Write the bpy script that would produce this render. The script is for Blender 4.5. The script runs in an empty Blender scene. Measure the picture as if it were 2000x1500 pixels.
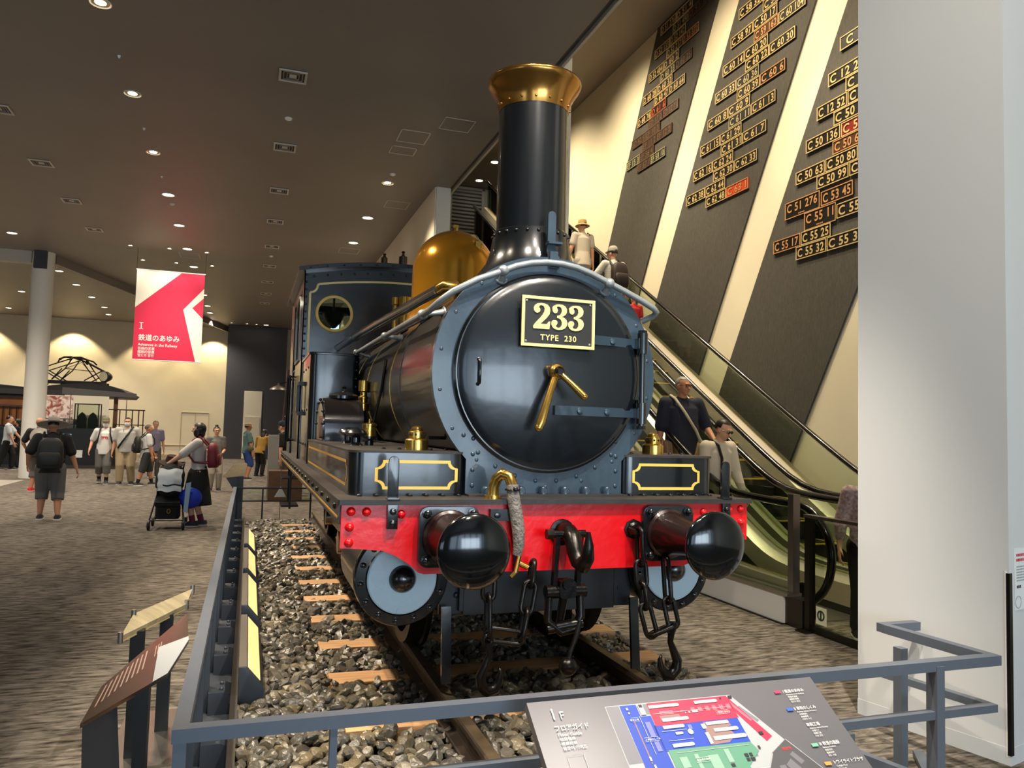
# Steam locomotive hall of a railway museum: display track, escalators and number-plate wall.
# World axes: X across the track (right positive), Y along the track (away from the viewer), Z up, metres, carpet at Z = 0.
import bpy, bmesh, math, random
from mathutils import Vector, Matrix
from math import sin, cos, pi, radians, sqrt, atan2
random.seed(7)
SC = bpy.context.scene
COL = SC.collection

# ------------------------------------------------------------------ camera
cam_data = bpy.data.cameras.new('camera')
cam_data.sensor_width = 36.0
cam_data.lens = 36.0 * 1510 / 2000
cam_data.clip_start = 0.05
cam_data.clip_end = 200
cam = bpy.data.objects.new('camera', cam_data)
COL.objects.link(cam)
cam.matrix_world = Matrix(((0.94658459, -0.04540783, -0.31924244, 0.0),
                           (-0.32129382, -0.04885169, -0.94571866, 0.0),
                           (0.0273475, 0.99777334, -0.06083152, 1.6),
                           (0, 0, 0, 1)))
SC.camera = cam

# ------------------------------------------------------------------ view and world
SC.view_settings.view_transform = 'Standard'
SC.view_settings.look = 'None'
SC.view_settings.gamma = 1.0
SC.view_settings.use_curve_mapping = False
SC.view_settings.exposure = 0.68
SC.cycles.transparent_max_bounces = 32
world = bpy.data.worlds.new('daylight_outside')
SC.world = world
world.use_nodes = True
bg = world.node_tree.nodes['Background']
bg.inputs['Color'].default_value = (0.62, 0.80, 1.0, 1)
bg.inputs['Strength'].default_value = 1.8


# ------------------------------------------------------------------ lamps of the hall
def spot(name, loc, target, power, angle, color=(1.0, 0.80, 0.56), blend=0.6, size=0.06):
    d = bpy.data.lights.new(name, 'SPOT')
    d.energy = power
    d.color = color
    d.spot_size = radians(angle)
    d.spot_blend = blend
    d.shadow_soft_size = size
    o = bpy.data.objects.new(name, d)
    COL.objects.link(o)
    o.location = loc
    o.rotation_euler = (Vector(target) - Vector(loc)).to_track_quat('-Z', 'Y').to_euler()
    return o


def area(name, loc, target, power, sx, sy, color):
    d = bpy.data.lights.new(name, 'AREA')
    d.shape = 'RECTANGLE'
    d.size, d.size_y = sx, sy
    d.energy = power
    d.color = color
    o = bpy.data.objects.new(name, d)
    COL.objects.link(o)
    o.location = loc
    o.rotation_euler = (Vector(target) - Vector(loc)).to_track_quat('-Z', 'Y').to_euler()
    return o


WARM = (1.0, 0.84, 0.63)
NEUT = (1.0, 0.90, 0.76)
HALL = (1.0, 0.88, 0.73)
# display spotlights aimed at the locomotive and its track bed
spot('display_spot', (-1.73, 6.68, 6.0), (1.2, 5.2, 0.2), 850, 46, WARM)
spot('display_spot', (-1.73, 9.13, 6.0), (0.9, 7.6, 0.4), 850, 46, WARM)
spot('display_spot', (-1.74, 11.56, 6.0), (0.9, 9.6, 0.6), 850, 46, WARM)
spot('display_spot', (-1.72, 13.99, 6.0), (0.9, 11.6, 0.6), 700, 46, WARM)
spot('display_spot', (2.21, 1.77, 6.0), (1.7, 3.9, 1.2), 900, 50, NEUT, 0.5, 0.05)
spot('display_spot', (-1.73, 4.23, 6.0), (1.1, 3.2, 0.0), 650, 44, WARM)
spot('display_spot', (0.35, 1.9, 6.0), (1.5, 4.1, 1.3), 500, 52, NEUT, 0.5, 0.05)
# general downlights over the floor
for y, w in ((6.0, 75), (11.5, 260), (16.5, 480), (20.2, 540), (26.5, 540), (31.6, 520), (36.0, 480)):
    for x in (-9.5, -5.7, -1.73):
        spot('ceiling_downlight', (x, y, 6.04), (x, y, 0), w, 130, HALL, 0.9, 0.12)
for y in (14.0, 19.0, 24.0, 29.0):
    spot('ceiling_downlight', (2.21, y, 6.04), (2.21, y, 0), 240, 120, WARM, 0.8, 0.12)
# wall washers along the far wall
for x in (-14.6, -11.0, -7.6, -4.3, -1.75):
    spot('wall_washer', (x, 38.2, 6.0), (x, 38.75, 2.2), 230, 95, (1.0, 0.80, 0.48), 0.35, 0.05)
for x in (-3.10, -2.17, -1.27):
    spot('banner_spot', (x, 21.3, 6.04), (x * .6 - .85, 22.0, 4.9), 45, 75, NEUT, 0.9, 0.05)
# washers of the escalator hall
for y in (6.5, 10.0, 13.5, 17.0):
    spot('escalator_washer', (4.6, y, 9.4), (7.2, y + 0.3, 5.0), 620, 110, (1.0, 0.83, 0.55), 0.9, 0.12)
spot('escalator_downlight', (5.6, 8.0, 9.4), (5.6, 8.0, 1.0), 900, 70, (1.0, 0.84, 0.60), 0.7, 0.1)
spot('escalator_downlight', (5.6, 12.0, 9.4), (5.6, 12.0, 3.0), 700, 70, (1.0, 0.84, 0.60), 0.7, 0.1)
spot('pillar_fill_spot', (1.2, 0.2, 6.0), (3.6, 3.2, 2.4), 420, 80, NEUT, 0.9, 0.15)  # added unseen lamp that brightens the pale pillar
# daylight arriving through the glazed entrance front behind the viewer
area('entrance_daylight', (2.4, -8.0, 1.9), (2.0, 3.0, 1.6), 240, 5.0, 2.6, (0.72, 0.87, 1.0))


# ------------------------------------------------------------------ materials
def lin(h):
    if not isinstance(h, str):
        return (*h, 1.0)
    o = []
    for i in (0, 2, 4):
        c = int(h[i:i + 2], 16) / 255
        o.append(c / 12.92 if c <= 0.04045 else ((c + 0.055) / 1.055) ** 2.4)
    return (*o, 1.0)


MATS = {}


def M(name, col='808080', rough=0.5, metal=0.0, var=0.0, vscale=8.0, bump=0.0, bscale=60.0, coat=0.0,
      col2=None, stretch=(1, 1, 1), emit=0.0, alpha=None, spec=0.5, detail=4.0):
    if name in MATS:
        return MATS[name]
    m = bpy.data.materials.new(name)
    m.use_nodes = True
    nt = m.node_tree
    b = nt.nodes['Principled BSDF']
    b.inputs['Base Color'].default_value = lin(col)
    b.inputs['Roughness'].default_value = rough
    b.inputs['Metallic'].default_value = metal
    b.inputs['Specular IOR Level'].default_value = spec
    b.inputs['Coat Weight'].default_value = coat
    b.inputs['Coat Roughness'].default_value = 0.08
    if emit:
        b.inputs['Emission Color'].default_value = lin(col)
        b.inputs['Emission Strength'].default_value = emit
    if var or bump:
        tc = nt.nodes.new('ShaderNodeTexCoord')
        mp = nt.nodes.new('ShaderNodeMapping')
        mp.inputs['Scale'].default_value = stretch
        nt.links.new(tc.outputs['Object'], mp.inputs['Vector'])
    if var:
        nz = nt.nodes.new('ShaderNodeTexNoise')
        nz.inputs['Scale'].default_value = vscale
        nz.inputs['Detail'].default_value = detail
        nt.links.new(mp.outputs['Vector'], nz.inputs['Vector'])
        rp = nt.nodes.new('ShaderNodeValToRGB')
        a, c = lin(col), lin(col2) if col2 else None
        rp.color_ramp.elements[0].position = 0.3
        rp.color_ramp.elements[1].position = 0.7
        rp.color_ramp.elements[0].color = tuple(x * (1 - var) for x in a[:3]) + (1,)
        rp.color_ramp.elements[1].color = c if c else tuple(min(1, x * (1 + var)) for x in a[:3]) + (1,)
        nt.links.new(nz.outputs['Fac'], rp.inputs['Fac'])
        nt.links.new(rp.outputs['Color'], b.inputs['Base Color'])
    if bump:
        nb = nt.nodes.new('ShaderNodeTexNoise')
        nb.inputs['Scale'].default_value = bscale
        nb.inputs['Detail'].default_value = 3
        nt.links.new(mp.outputs['Vector'], nb.inputs['Vector'])
        bp = nt.nodes.new('ShaderNodeBump')
        bp.inputs['Strength'].default_value = bump
        bp.inputs['Distance'].default_value = 0.02
        nt.links.new(nb.outputs['Fac'], bp.inputs['Height'])
        nt.links.new(bp.outputs['Normal'], b.inputs['Normal'])
    MATS[name] = m
    return m


def glass_mat(name, tint='f2f7f4', refl=0.12, rough=0.0):
    """thin architectural glass: straight-through transparency with a fresnel reflection"""
    if name in MATS:
        return MATS[name]
    m = bpy.data.materials.new(name)
    m.use_nodes = True
    nt = m.node_tree
    nt.nodes.clear()
    out = nt.nodes.new('ShaderNodeOutputMaterial')
    mix = nt.nodes.new('ShaderNodeMixShader')
    tr = nt.nodes.new('ShaderNodeBsdfTransparent')
    tr.inputs['Color'].default_value = lin(tint)
    gl = nt.nodes.new('ShaderNodeBsdfGlossy')
    gl.inputs['Roughness'].default_value = rough
    lw = nt.nodes.new('ShaderNodeLayerWeight')
    lw.inputs['Blend'].default_value = refl
    nt.links.new(lw.outputs['Fresnel'], mix.inputs['Fac'])
    nt.links.new(tr.outputs[0], mix.inputs[1])
    nt.links.new(gl.outputs[0], mix.inputs[2])
    nt.links.new(mix.outputs[0], out.inputs['Surface'])
    MATS[name] = m
    return m


# ------------------------------------------------------------------ mesh building
OFF = {}


def frame_of(d):
    d = Vector(d).normalized()
    a = Vector((0, 0, 1)) if abs(d.z) < 0.9 else Vector((1, 0, 0))
    u = a.cross(d).normalized()
    return u, d.cross(u)


class MB:
    def __init__(s):
        s.v, s.f, s.m = [], [], []

    def add(s, vs, fs, mi=0):
        k = len(s.v)
        s.v += [Vector(p) for p in vs]
        s.f += [tuple(i + k for i in f) for f in fs]
        s.m += [mi] * len(fs)
        return s

    def box(s, lo, hi, mi=0, T=None):
        (a, b, c), (d, e, f) = lo, hi
        vs = [(a, b, c), (d, b, c), (d, e, c), (a, e, c), (a, b, f), (d, b, f), (d, e, f), (a, e, f)]
        if T:
            vs = [T @ Vector(p) for p in vs]
        return s.add(vs, [(0, 3, 2, 1), (4, 5, 6, 7), (0, 1, 5, 4), (1, 2, 6, 5), (2, 3, 7, 6), (3, 0, 4, 7)], mi)

    def rbox(s, lo, hi, r, mi=0, axis='z', n=5, T=None):
        """box with rounded vertical edges along axis"""
        i = 'xyz'.index(axis)
        j, k = [(1, 2), (0, 2), (0, 1)][i]
        poly = []
        for cx, cy, a0 in ((hi[j] - r, hi[k] - r, 0), (lo[j] + r, hi[k] - r, 90), (lo[j] + r, lo[k] + r, 180),
                           (hi[j] - r, lo[k] + r, 270)):
            for q in range(n + 1):
                a = radians(a0 + 90 * q / n)
                poly.append((cx + r * cos(a), cy + r * sin(a)))

        def fn(u, v, w):
            p = [0, 0, 0]
            p[i], p[j], p[k] = w, u, v
            return T @ Vector(p) if T else Vector(p)
        return s.prism(poly, fn, lo[i], hi[i], mi)

    def prism(s, poly, fn, w0, w1, mi=0):
        n = len(poly)
        vs = [fn(u, v, w0) for u, v in poly] + [fn(u, v, w1) for u, v in poly]
        fs = [tuple(range(n)), tuple(range(n, 2 * n))]
        fs += [(i, (i + 1) % n, n + (i + 1) % n, n + i) for i in range(n)]
        return s.add(vs, fs, mi)

    def quad(s, *p, mi=0):
        return s.add(p, [tuple(range(len(p)))], mi)

    def cyl(s, p0, p1, r0, r1=None, n=16, mi=0):
        r1 = r0 if r1 is None else r1
        p0, p1 = Vector(p0), Vector(p1)
        u, w = frame_of(p1 - p0)
        vs = []
        for p, r in ((p0, r0), (p1, r1)):
            vs += [p + (u * cos(2 * pi * i / n) + w * sin(2 * pi * i / n)) * r for i in range(n)]
        fs = [tuple(range(n)), tuple(range(n, 2 * n))] + [(i, (i + 1) % n, n + (i + 1) % n, n + i) for i in range(n)]
        return s.add(vs, fs, mi)

    def lathe(s, prof, org=(0, 0, 0), axis=(0, 0, 1), n=32, mi=0):
        """profile of (radius, height along axis); radius 0 closes to a point"""
        org = Vector(org)
        ax = Vector(axis).normalized()
        u, w = frame_of(ax)
        vs, rings = [], []
        for r, h in prof:
            if r < 1e-6:
                rings.append([len(vs)])
                vs.append(org + ax * h)
            else:
                rings.append(list(range(len(vs), len(vs) + n)))
                vs += [org + ax * h + (u * cos(2 * pi * i / n) + w * sin(2 * pi * i / n)) * r for i in range(n)]
        fs = []
        for A, B in zip(rings, rings[1:]):
            for i in range(n):
                j = (i + 1) % n
                if len(A) == 1 and len(B) == 1:
                    break
                if len(A) == 1:
                    fs.append((A[0], B[i], B[j]))
                elif len(B) == 1:
                    fs.append((A[i], A[j], B[0]))
                else:
                    fs.append((A[i], A[j], B[j], B[i]))
        return s.add(vs, fs, mi)

    def tube(s, pts, r, n=8, closed=False, mi=0, sq=None):
        """swept round bar; r may be a list; sq=(w,h) sweeps a rectangle instead"""
        P = [Vector(p) for p in pts]
        N = len(P)
        R = r if isinstance(r, (list, tuple)) else [r] * N
        T = []
        for i in range(N):
            a = P[(i - 1) % N] if (closed or i > 0) else P[i]
            b = P[(i + 1) % N] if (closed or i < N - 1) else P[i]
            T.append((b - a).normalized())
        u, _ = frame_of(T[0])
        vs = []
        for i in range(N):
            u = (u - T[i] * u.dot(T[i])).normalized()
            w = T[i].cross(u)
            for k in range(n):
                a = 2 * pi * k / n
                vs.append(P[i] + (u * cos(a) + w * sin(a)) * R[i])
        fs = []
        for i in range(N if closed else N - 1):
            j = (i + 1) % N
            fs += [(i * n + k, i * n + (k + 1) % n, j * n + (k + 1) % n, j * n + k) for k in range(n)]
        if not closed:
            fs += [tuple(range(n)), tuple(range((N - 1) * n, N * n))]
        return s.add(vs, fs, mi)

    def bar(s, p0, p1, w, h, up=(0, 0, 1), mi=0):
        """rectangular bar between two points, w across and h along up"""
        p0, p1 = Vector(p0), Vector(p1)
        d = (p1 - p0).normalized()
        up = Vector(up)
        a = d.cross(up).normalized() * w / 2
        b = a.cross(d).normalized() * h / 2
        vs = [p + i * a + j * b for p in (p0, p1) for i, j in ((-1, -1), (1, -1), (1, 1), (-1, 1))]
        return s.add(vs, [(0, 3, 2, 1), (4, 5, 6, 7), (0, 1, 5, 4), (1, 2, 6, 5), (2, 3, 7, 6), (3, 0, 4, 7)], mi)

    def sph(s, c, r, n=10, m=6, T=None, mi=0):
        r = r if isinstance(r, (tuple, list)) else (r, r, r)
        c = Vector(c)
        vs, fs = [], []
        for i in range(1, m):
            t = pi * i / m
            for k in range(n):
                a = 2 * pi * k / n
                p = Vector((r[0] * sin(t) * cos(a), r[1] * sin(t) * sin(a), r[2] * cos(t)))
                vs.append(c + (T @ p if T else p))
        for e in (1, -1):
            p = Vector((0, 0, e * r[2]))
            vs.append(c + (T @ p if T else p))
        top, bot = len(vs) - 2, len(vs) - 1
        for i in range(m - 2):
            fs += [(i * n + k, i * n + (k + 1) % n, (i + 1) * n + (k + 1) % n, (i + 1) * n + k) for k in range(n)]
        fs += [(top, k, (k + 1) % n) for k in range(n)]
        q = (m - 2) * n
        fs += [(bot, q + (k + 1) % n, q + k) for k in range(n)]
        return s.add(vs, fs, mi)

    def text(s, body, org, ux, uy, size=1.0, ext=0.002, off=0.0, xs=1.0, align='LEFT', mi=0, space=1.0):
        """lettering standing on the plane (ux, uy) at org; size is the em height"""
        ux, uy = Vector(ux), Vector(uy)
        n = ux.cross(uy)
        vs, fs = glyphs(body, off, align, space)
        org = Vector(org)
        front = [org + ux * (x * size * xs) + uy * (y * size) + n * ext for x, y in vs]
        return s.add(front, fs, mi)

    def build(s, name, mats, parent=None, sharp=38, bevel=0.0, flat=False, normals=True):
        off = OFF.get(parent.name, Vector((0, 0, 0))) if parent else Vector((0, 0, 0))
        me = bpy.data.meshes.new(name)
        me.from_pydata([p - off for p in s.v], [], s.f)
        for mt in (mats if isinstance(mats, (list, tuple)) else [mats]):
            me.materials.append(mt)
        me.polygons.foreach_set('material_index', s.m)
        if normals or bevel:
            b = bmesh.new()
            b.from_mesh(me)
            if normals:
                bmesh.ops.recalc_face_normals(b, faces=b.faces)
            if bevel:
                ed = [e for e in b.edges if len(e.link_faces) == 2 and e.calc_face_angle(0) > 0.6]
                bmesh.ops.bevel(b, geom=ed, offset=bevel, segments=2, affect='EDGES', profile=0.7, clamp_overlap=True)
            b.to_mesh(me)
            b.free()
        if not flat:
            me.shade_smooth()
            me.set_sharp_from_angle(angle=radians(sharp))
        o = bpy.data.objects.new(name, me)
        COL.objects.link(o)
        OFF[o.name] = off
        if parent:
            o.parent = parent
        return o


def pieces(mb, name, mats, parent, **kw):
    """one object for every separate piece of mb (touching shells stay together)"""
    n = len(mb.v)
    up = list(range(n))

    def find(i):
        while up[i] != i:
            up[i] = up[up[i]]
            i = up[i]
        return i
    for f in mb.f:
        r = find(f[0])
        for i in f[1:]:
            up[find(i)] = r
    isl = {}
    for i in range(n):
        isl.setdefault(find(i), []).append(i)
    grp = []
    for ids in isl.values():
        lo = [min(mb.v[i][k] for i in ids) - .001 for k in range(3)]
        hi = [max(mb.v[i][k] for i in ids) + .001 for k in range(3)]
        hit = [g for g in grp if all(g[0][k] <= hi[k] and lo[k] <= g[1][k] for k in range(3))]
        for g in hit:
            grp.remove(g)
            lo = [min(a, b) for a, b in zip(lo, g[0])]
            hi = [max(a, b) for a, b in zip(hi, g[1])]
            ids = ids + g[2]
        grp.append((lo, hi, ids))
    out = []
    for _, _, ids in grp:
        mp = {i: j for j, i in enumerate(ids)}
        q = MB()
        q.v = [mb.v[i] for i in ids]
        for f, mi in zip(mb.f, mb.m):
            if f[0] in mp:
                q.f.append(tuple(mp[i] for i in f))
                q.m.append(mi)
        out.append(q.build(name, mats, parent, **kw))
    return out


GLY = {}


def glyphs(body, off, align, space):
    k = (body, off, align, space)
    if k not in GLY:
        cu = bpy.data.curves.new('lettering', 'FONT')
        cu.body = body
        cu.offset = off
        cu.align_x = align
        cu.space_character = space
        cu.resolution_u = 3
        o = bpy.data.objects.new('lettering', cu)
        me = o.to_mesh()
        GLY[k] = ([(v.co.x, v.co.y) for v in me.vertices], [tuple(p.vertices) for p in me.polygons])
        o.to_mesh_clear()
        bpy.data.objects.remove(o)
        bpy.data.curves.remove(cu)
    return GLY[k]


def thing(name, label, cat, loc=(0, 0, 0), group=None):
    o = bpy.data.objects.new(name, None)
    o.empty_display_size = 0.2
    COL.objects.link(o)
    o.location = loc
    o['label'], o['category'] = label, cat
    if group:
        o['group'] = group
    OFF[o.name] = Vector(loc)
    return o


def tag(o, label, cat, group=None, kind=None):
    o['label'], o['category'] = label, cat
    if group:
        o['group'] = group
    if kind:
        o['kind'] = kind
    return o


def struct(o):
    o['kind'] = 'structure'
    return o


def dup(root, loc, label=None, children=True):
    """a copy of a thing with copies of its parts and sub-parts"""
    def cp(o, par):
        c = o.copy()
        COL.objects.link(c)
        c.parent = par
        for ch in [x for x in KIDS.get(o.name, [])]:
            cp(ch, c)
        return c
    KIDS = {}
    for o in bpy.data.objects:
        if o.parent:
            KIDS.setdefault(o.parent.name, []).append(o)
    r = cp(root, None)
    r.location = loc
    OFF[r.name] = Vector(loc)
    if label:
        r['label'] = label
    return r


XY = lambda u, v, w: Vector((u, v, w))
XZ = lambda u, v, w: Vector((u, w, v))
YZ = lambda u, v, w: Vector((w, u, v))


def circ(cx, cy, r, n=32, a0=0, a1=360):
    return [(cx + r * cos(radians(a0 + (a1 - a0) * i / n)), cy + r * sin(radians(a0 + (a1 - a0) * i / n)))
            for i in range(n if a1 - a0 == 360 else n + 1)]


def lined(mb, a, b, notch, w, fn, d, mi=0):
    """thin painted lining: rectangle a..b with scooped corners, stroke w, raised by d"""
    (x0, y0), (x1, y1) = a, b
    pts = []
    for cx, cy, s in ((x0, y0, 0), (x1, y0, 1), (x1, y1, 2), (x0, y1, 3)):
        for q in range(5):
            t = radians(90 - 22.5 * q) if s in (0, 2) else radians(22.5 * q)
            ex = notch * cos(t) * (1 if s in (0, 3) else -1)
            ey = notch * sin(t) * (1 if s in (0, 1) else -1)
            if s in (1, 3):
                ex, ey = notch * sin(radians(90 - 22.5 * q)) * (-1 if s == 1 else 1), notch * cos(
                    radians(90 - 22.5 * q)) * (1 if s == 1 else -1)
            pts.append((cx + ex, cy + ey))
    cx, cy = (x0 + x1) / 2, (y0 + y1) / 2
    hx, hy = (x1 - x0) / 2, (y1 - y0) / 2
    inn = [(cx + (p[0] - cx) * (hx - w) / hx, cy + (p[1] - cy) * (hy - w) / hy) for p in pts]
    n = len(pts)
    vs = [fn(u, v, d) for u, v in pts] + [fn(u, v, d) for u, v in inn]
    mb.add(vs, [(i, (i + 1) % n, n + (i + 1) % n, n + i) for i in range(n)], mi)


# ------------------------------------------------------------------ the hall
CREAM = M('cream_plaster', 'e9dfc6', 0.75, var=0.03, vscale=1.5)
GREYW = M('pale_grey_paint', 'cfcfca', 0.45, var=0.02, vscale=2)
CEIL = M('dark_brown_ceiling', '847c76', 0.5, var=0.05, vscale=0.7, spec=0.4)
CEIL2 = M('brown_ceiling', '877a6d', 0.6, var=0.04, vscale=0.7)
SLATE = M('slate_wall_panel', '4c4842', 0.8, var=0.22, vscale=26, stretch=(1, 3.0, 0.5), bump=0.25, bscale=70)
DGREY = M('dark_grey_paint', '3a3b40', 0.6, var=0.05)
FENCE = M('fence_grey_paint', '636b76', 0.42, 0.25, var=0.03, vscale=20)
FDARK = M('fence_dark_grey', '3b4048', 0.45, 0.2)
STEEL = M('brushed_steel', 'b9b4ab', 0.28, 0.95, var=0.06, vscale=90, stretch=(1, 0.03, 1))
BLACKM = M('black_satin', '0d0d0e', 0.4)
WHITE = M('white_paint', 'e9e9e6', 0.5)


def carpet():
    m = bpy.data.materials.new('streaked_carpet')
    m.use_nodes = True
    nt = m.node_tree
    b = nt.nodes['Principled BSDF']
    b.inputs['Roughness'].default_value = 0.95
    b.inputs['Specular IOR Level'].default_value = 0.15
    tc = nt.nodes.new('ShaderNodeTexCoord')
    mp = nt.nodes.new('ShaderNodeMapping')
    mp.inputs['Scale'].default_value = (4.2, 17.0, 1)
    nt.links.new(tc.outputs['Object'], mp.inputs['Vector'])
    n1 = nt.nodes.new('ShaderNodeTexNoise')
    n1.inputs['Scale'].default_value = 1.6
    n1.inputs['Detail'].default_value = 6
    n1.inputs['Roughness'].default_value = 0.62
    n1.inputs['Distortion'].default_value = 0.35
    nt.links.new(mp.outputs['Vector'], n1.inputs['Vector'])
    rp = nt.nodes.new('ShaderNodeValToRGB')
    e = rp.color_ramp.elements
    e[0].position, e[0].color = 0.36, lin('37332e')
    e[1].position, e[1].color = 0.66, lin('8d8479')
    e2 = rp.color_ramp.elements.new(0.5)
    e2.color = lin('6b645a')
    nt.links.new(n1.outputs['Fac'], rp.inputs['Fac'])
    # carpet tiles laid in a half-metre grid: each tile slightly lighter or darker
    vm = nt.nodes.new('ShaderNodeVectorMath')
    vm.operation = 'FLOOR'
    mp2 = nt.nodes.new('ShaderNodeMapping')
    mp2.inputs['Scale'].default_value = (2, 2, 1)
    nt.links.new(tc.outputs['Object'], mp2.inputs['Vector'])
    nt.links.new(mp2.outputs['Vector'], vm.inputs[0])
    wn = nt.nodes.new('ShaderNodeTexWhiteNoise')
    nt.links.new(vm.outputs['Vector'], wn.inputs['Vector'])
    mr = nt.nodes.new('ShaderNodeMapRange')
    mr.inputs['To Min'].default_value = 0.88
    mr.inputs['To Max'].default_value = 1.08
    nt.links.new(wn.outputs['Value'], mr.inputs['Value'])
    mx = nt.nodes.new('ShaderNodeVectorMath')
    mx.operation = 'SCALE'
    nt.links.new(rp.outputs['Color'], mx.inputs[0])
    nt.links.new(mr.outputs['Result'], mx.inputs['Scale'])
    nt.links.new(mx.outputs['Vector'], b.inputs['Base Color'])
    n2 = nt.nodes.new('ShaderNodeTexNoise')
    n2.inputs['Scale'].default_value = 350
    nt.links.new(tc.outputs['Object'], n2.inputs['Vector'])
    bp = nt.nodes.new('ShaderNodeBump')
    bp.inputs['Strength'].default_value = 0.4
    bp.inputs['Distance'].default_value = 0.004
    nt.links.new(n2.outputs['Fac'], bp.inputs['Height'])
    nt.links.new(bp.outputs['Normal'], b.inputs['Normal'])
    return m


XW, XE, XM, ZC, ZH = -21.0, 7.2, 3.35, 6.1, 9.5
struct(MB().box((XW, -10, -0.2), (9.0, 41, 0)).build('floor', carpet()))
struct(MB().box((-9, 18.6, 0), (-5.4, 22.9, 0.006)).build('floor_tiles', M('pale_floor_tile', 'b9b2a6', 0.4, var=0.05)))
struct(MB().box((XW, -10, ZC), (XM, 41, ZC + 0.25)).build('ceiling', CEIL))
struct(MB().box((XM + 0.12, -10, ZH), (XE + 0.3, 41, ZH + 0.25)).build('ceiling_high', CEIL2))
# edge of the low ceiling: upstand with a pale metal track along it
struct(MB().box((XM - 0.15, -10, ZC + 0.25), (XM, 41, ZH + 0.2)).build('wall_upstand', CEIL2))
struct(MB().box((XM + 0.002, -10, ZC + 0.04), (XM + 0.075, 24, ZC + 0.16)).build('trim_1', M('dark_track', '4b4946', 0.5)))
struct(MB().box((XM + 0.08, -10, ZC - 0.01), (XM + 0.118, 24, ZC + 0.05)).build('trim_2', M('pale_track', 'b9b3aa', 0.4)))
struct(MB().box((XW, 39, 0), (9, 39.3, ZC)).build('wall_far', CREAM))
struct(MB().box((XW - 0.3, -10, 0), (XW, 41, ZC)).build('wall_left', CREAM))
# partition wall under the ceiling edge, its grey end facing the engine
struct(MB().box((3.08, 13.9, 0), (XM + 0.02, 30, ZC - 0.001)).build('wall_partition', CREAM))
struct(MB().box((3.10, 13.86, 0), (XM + 0.02, 13.899, ZC - 0.002)).build('wall_partition_end', GREYW))
struct(MB().box((XM + 0.1, 24, 0), (XE, 24.3, ZH)).build('wall_end', GREYW))
# entrance front behind the viewer: mullions and solid bands with glazed openings between
m = MB()
m.box((XW, -10.3, 0), (9, -10, 0.3)).box((XW, -10.3, 4.9), (9, -10, ZH))
for x in (-21, -17, -13, -9.4, -5.6, -2.0, 0.55, 2.4, 4.5, 6.6, 8.6):
    m.box((x, -10.3, 0.3), (x + 0.4, -10, 4.9))
m.box((-13, -10.3, 0.3), (-5.6, -10, 4.9))
struct(m.build('wall_back', GREYW))

# plate wall of the escalator hall: cream plaster with slanting slate bands
WS = 7.2 / 7.6


def wall_pt(y, z, d=0.0):
    return Vector((XE - d, y * WS, 1.6 + (z - 1.6) * WS))


struct(MB().box((XE, -10, 0), (XE + 0.3, 41, ZH)).build('wall_right', CREAM))


def band(name, a, b, c, d):
    """slanting band between the line a-b and the line c-d, carried from floor to ceiling"""
    def at(p, q, z):
        t = (z - p[1]) / (q[1] - p[1])
        return p[0] + (q[0] - p[0]) * t
    z0, z1 = 1.6 - 1.6 / WS, 1.6 + (ZH - 1.6) / WS - 0.003
    pts = [(at(a, b, z0), z0), (at(c, d, z0), z0), (at(c, d, z1), z1), (at(a, b, z1), z1)]
    mb = MB()
    v = [wall_pt(y, z, 0.0) for y, z in pts] + [wall_pt(y, z, 0.03) for y, z in pts]
    mb.add(v, [(0, 1, 2, 3), (4, 5, 6, 7), (0, 1, 5, 4), (1, 2, 6, 5), (2, 3, 7, 6), (3, 0, 4, 7)])
    struct(mb.build(name, SLATE))


band('wall_band_1', (13.68, 9.94), (15.91, 5.66), (11.53, 9.38), (14.07, 4.96))
band('wall_band_2', (10.89, 9.04), (13.43, 4.53), (9.00, 8.03), (11.85, 3.01))
band('wall_band_3', (8.36, 7.68), (11.20, 2.62), (5.9, 7.68), (9.31, 1.66))

# square pillar between the engine and the escalators
struct(MB().box((3.48, 10.3, 0), (4.28, 11.05, ZH)).build('pillar', GREYW))
# big pale pillar at the right
P_A, P_B = Vector((3.467, 3.742, 0)), Vector((3.673, 2.939, 0))
dv = (P_B - P_A).normalized()
nv = Vector((-dv.y, dv.x, 0))
if nv.x < 0:
    nv = -nv


def pil(a, b, z):
    p = P_A + dv * a + nv * b
    return Vector((p.x, p.y, z))


L_ = (P_B - P_A).length


def pbox(mb, a0, a1, b0, b1, z0, z1, mi=0):
    v = [pil(a, b, z) for z in (z0, z1) for a, b in ((a0, b0), (a1, b0), (a1, b1), (a0, b1))]
    return mb.add(v, [(0, 1, 2, 3), (4, 5, 6, 7), (0, 1, 5, 4), (1, 2, 6, 5), (2, 3, 7, 6), (3, 0, 4, 7)], mi)


PGREY = M('pillar_paint', 'd5d5d2', 0.38, var=0.015, vscale=1.0)
struct(pbox(MB(), 0, L_, 0, 0.95, 0, ZH).build('pillar_right', PGREY))
m = MB()
pbox(m, -0.002, L_ + 0.002, -0.002, 0.952, 0, 0.085)
struct(m.build('baseboard_pillar', M('pillar_base_paint', 'd3d4d3', 0.36)))
m = MB()
pbox(m, L_ - 0.012, L_ + 0.006, -0.006, 0.022, 0.05, 0.95, 0)
pbox(m, L_ - 0.020, L_ - 0.012, -0.004, 0.002, 0.04, 0.96, 1)
struct(m.build('trim_corner_guard', [M('dark_metal_guard', '2b2a2a', 0.25, 0.8), WHITE]))
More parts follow.
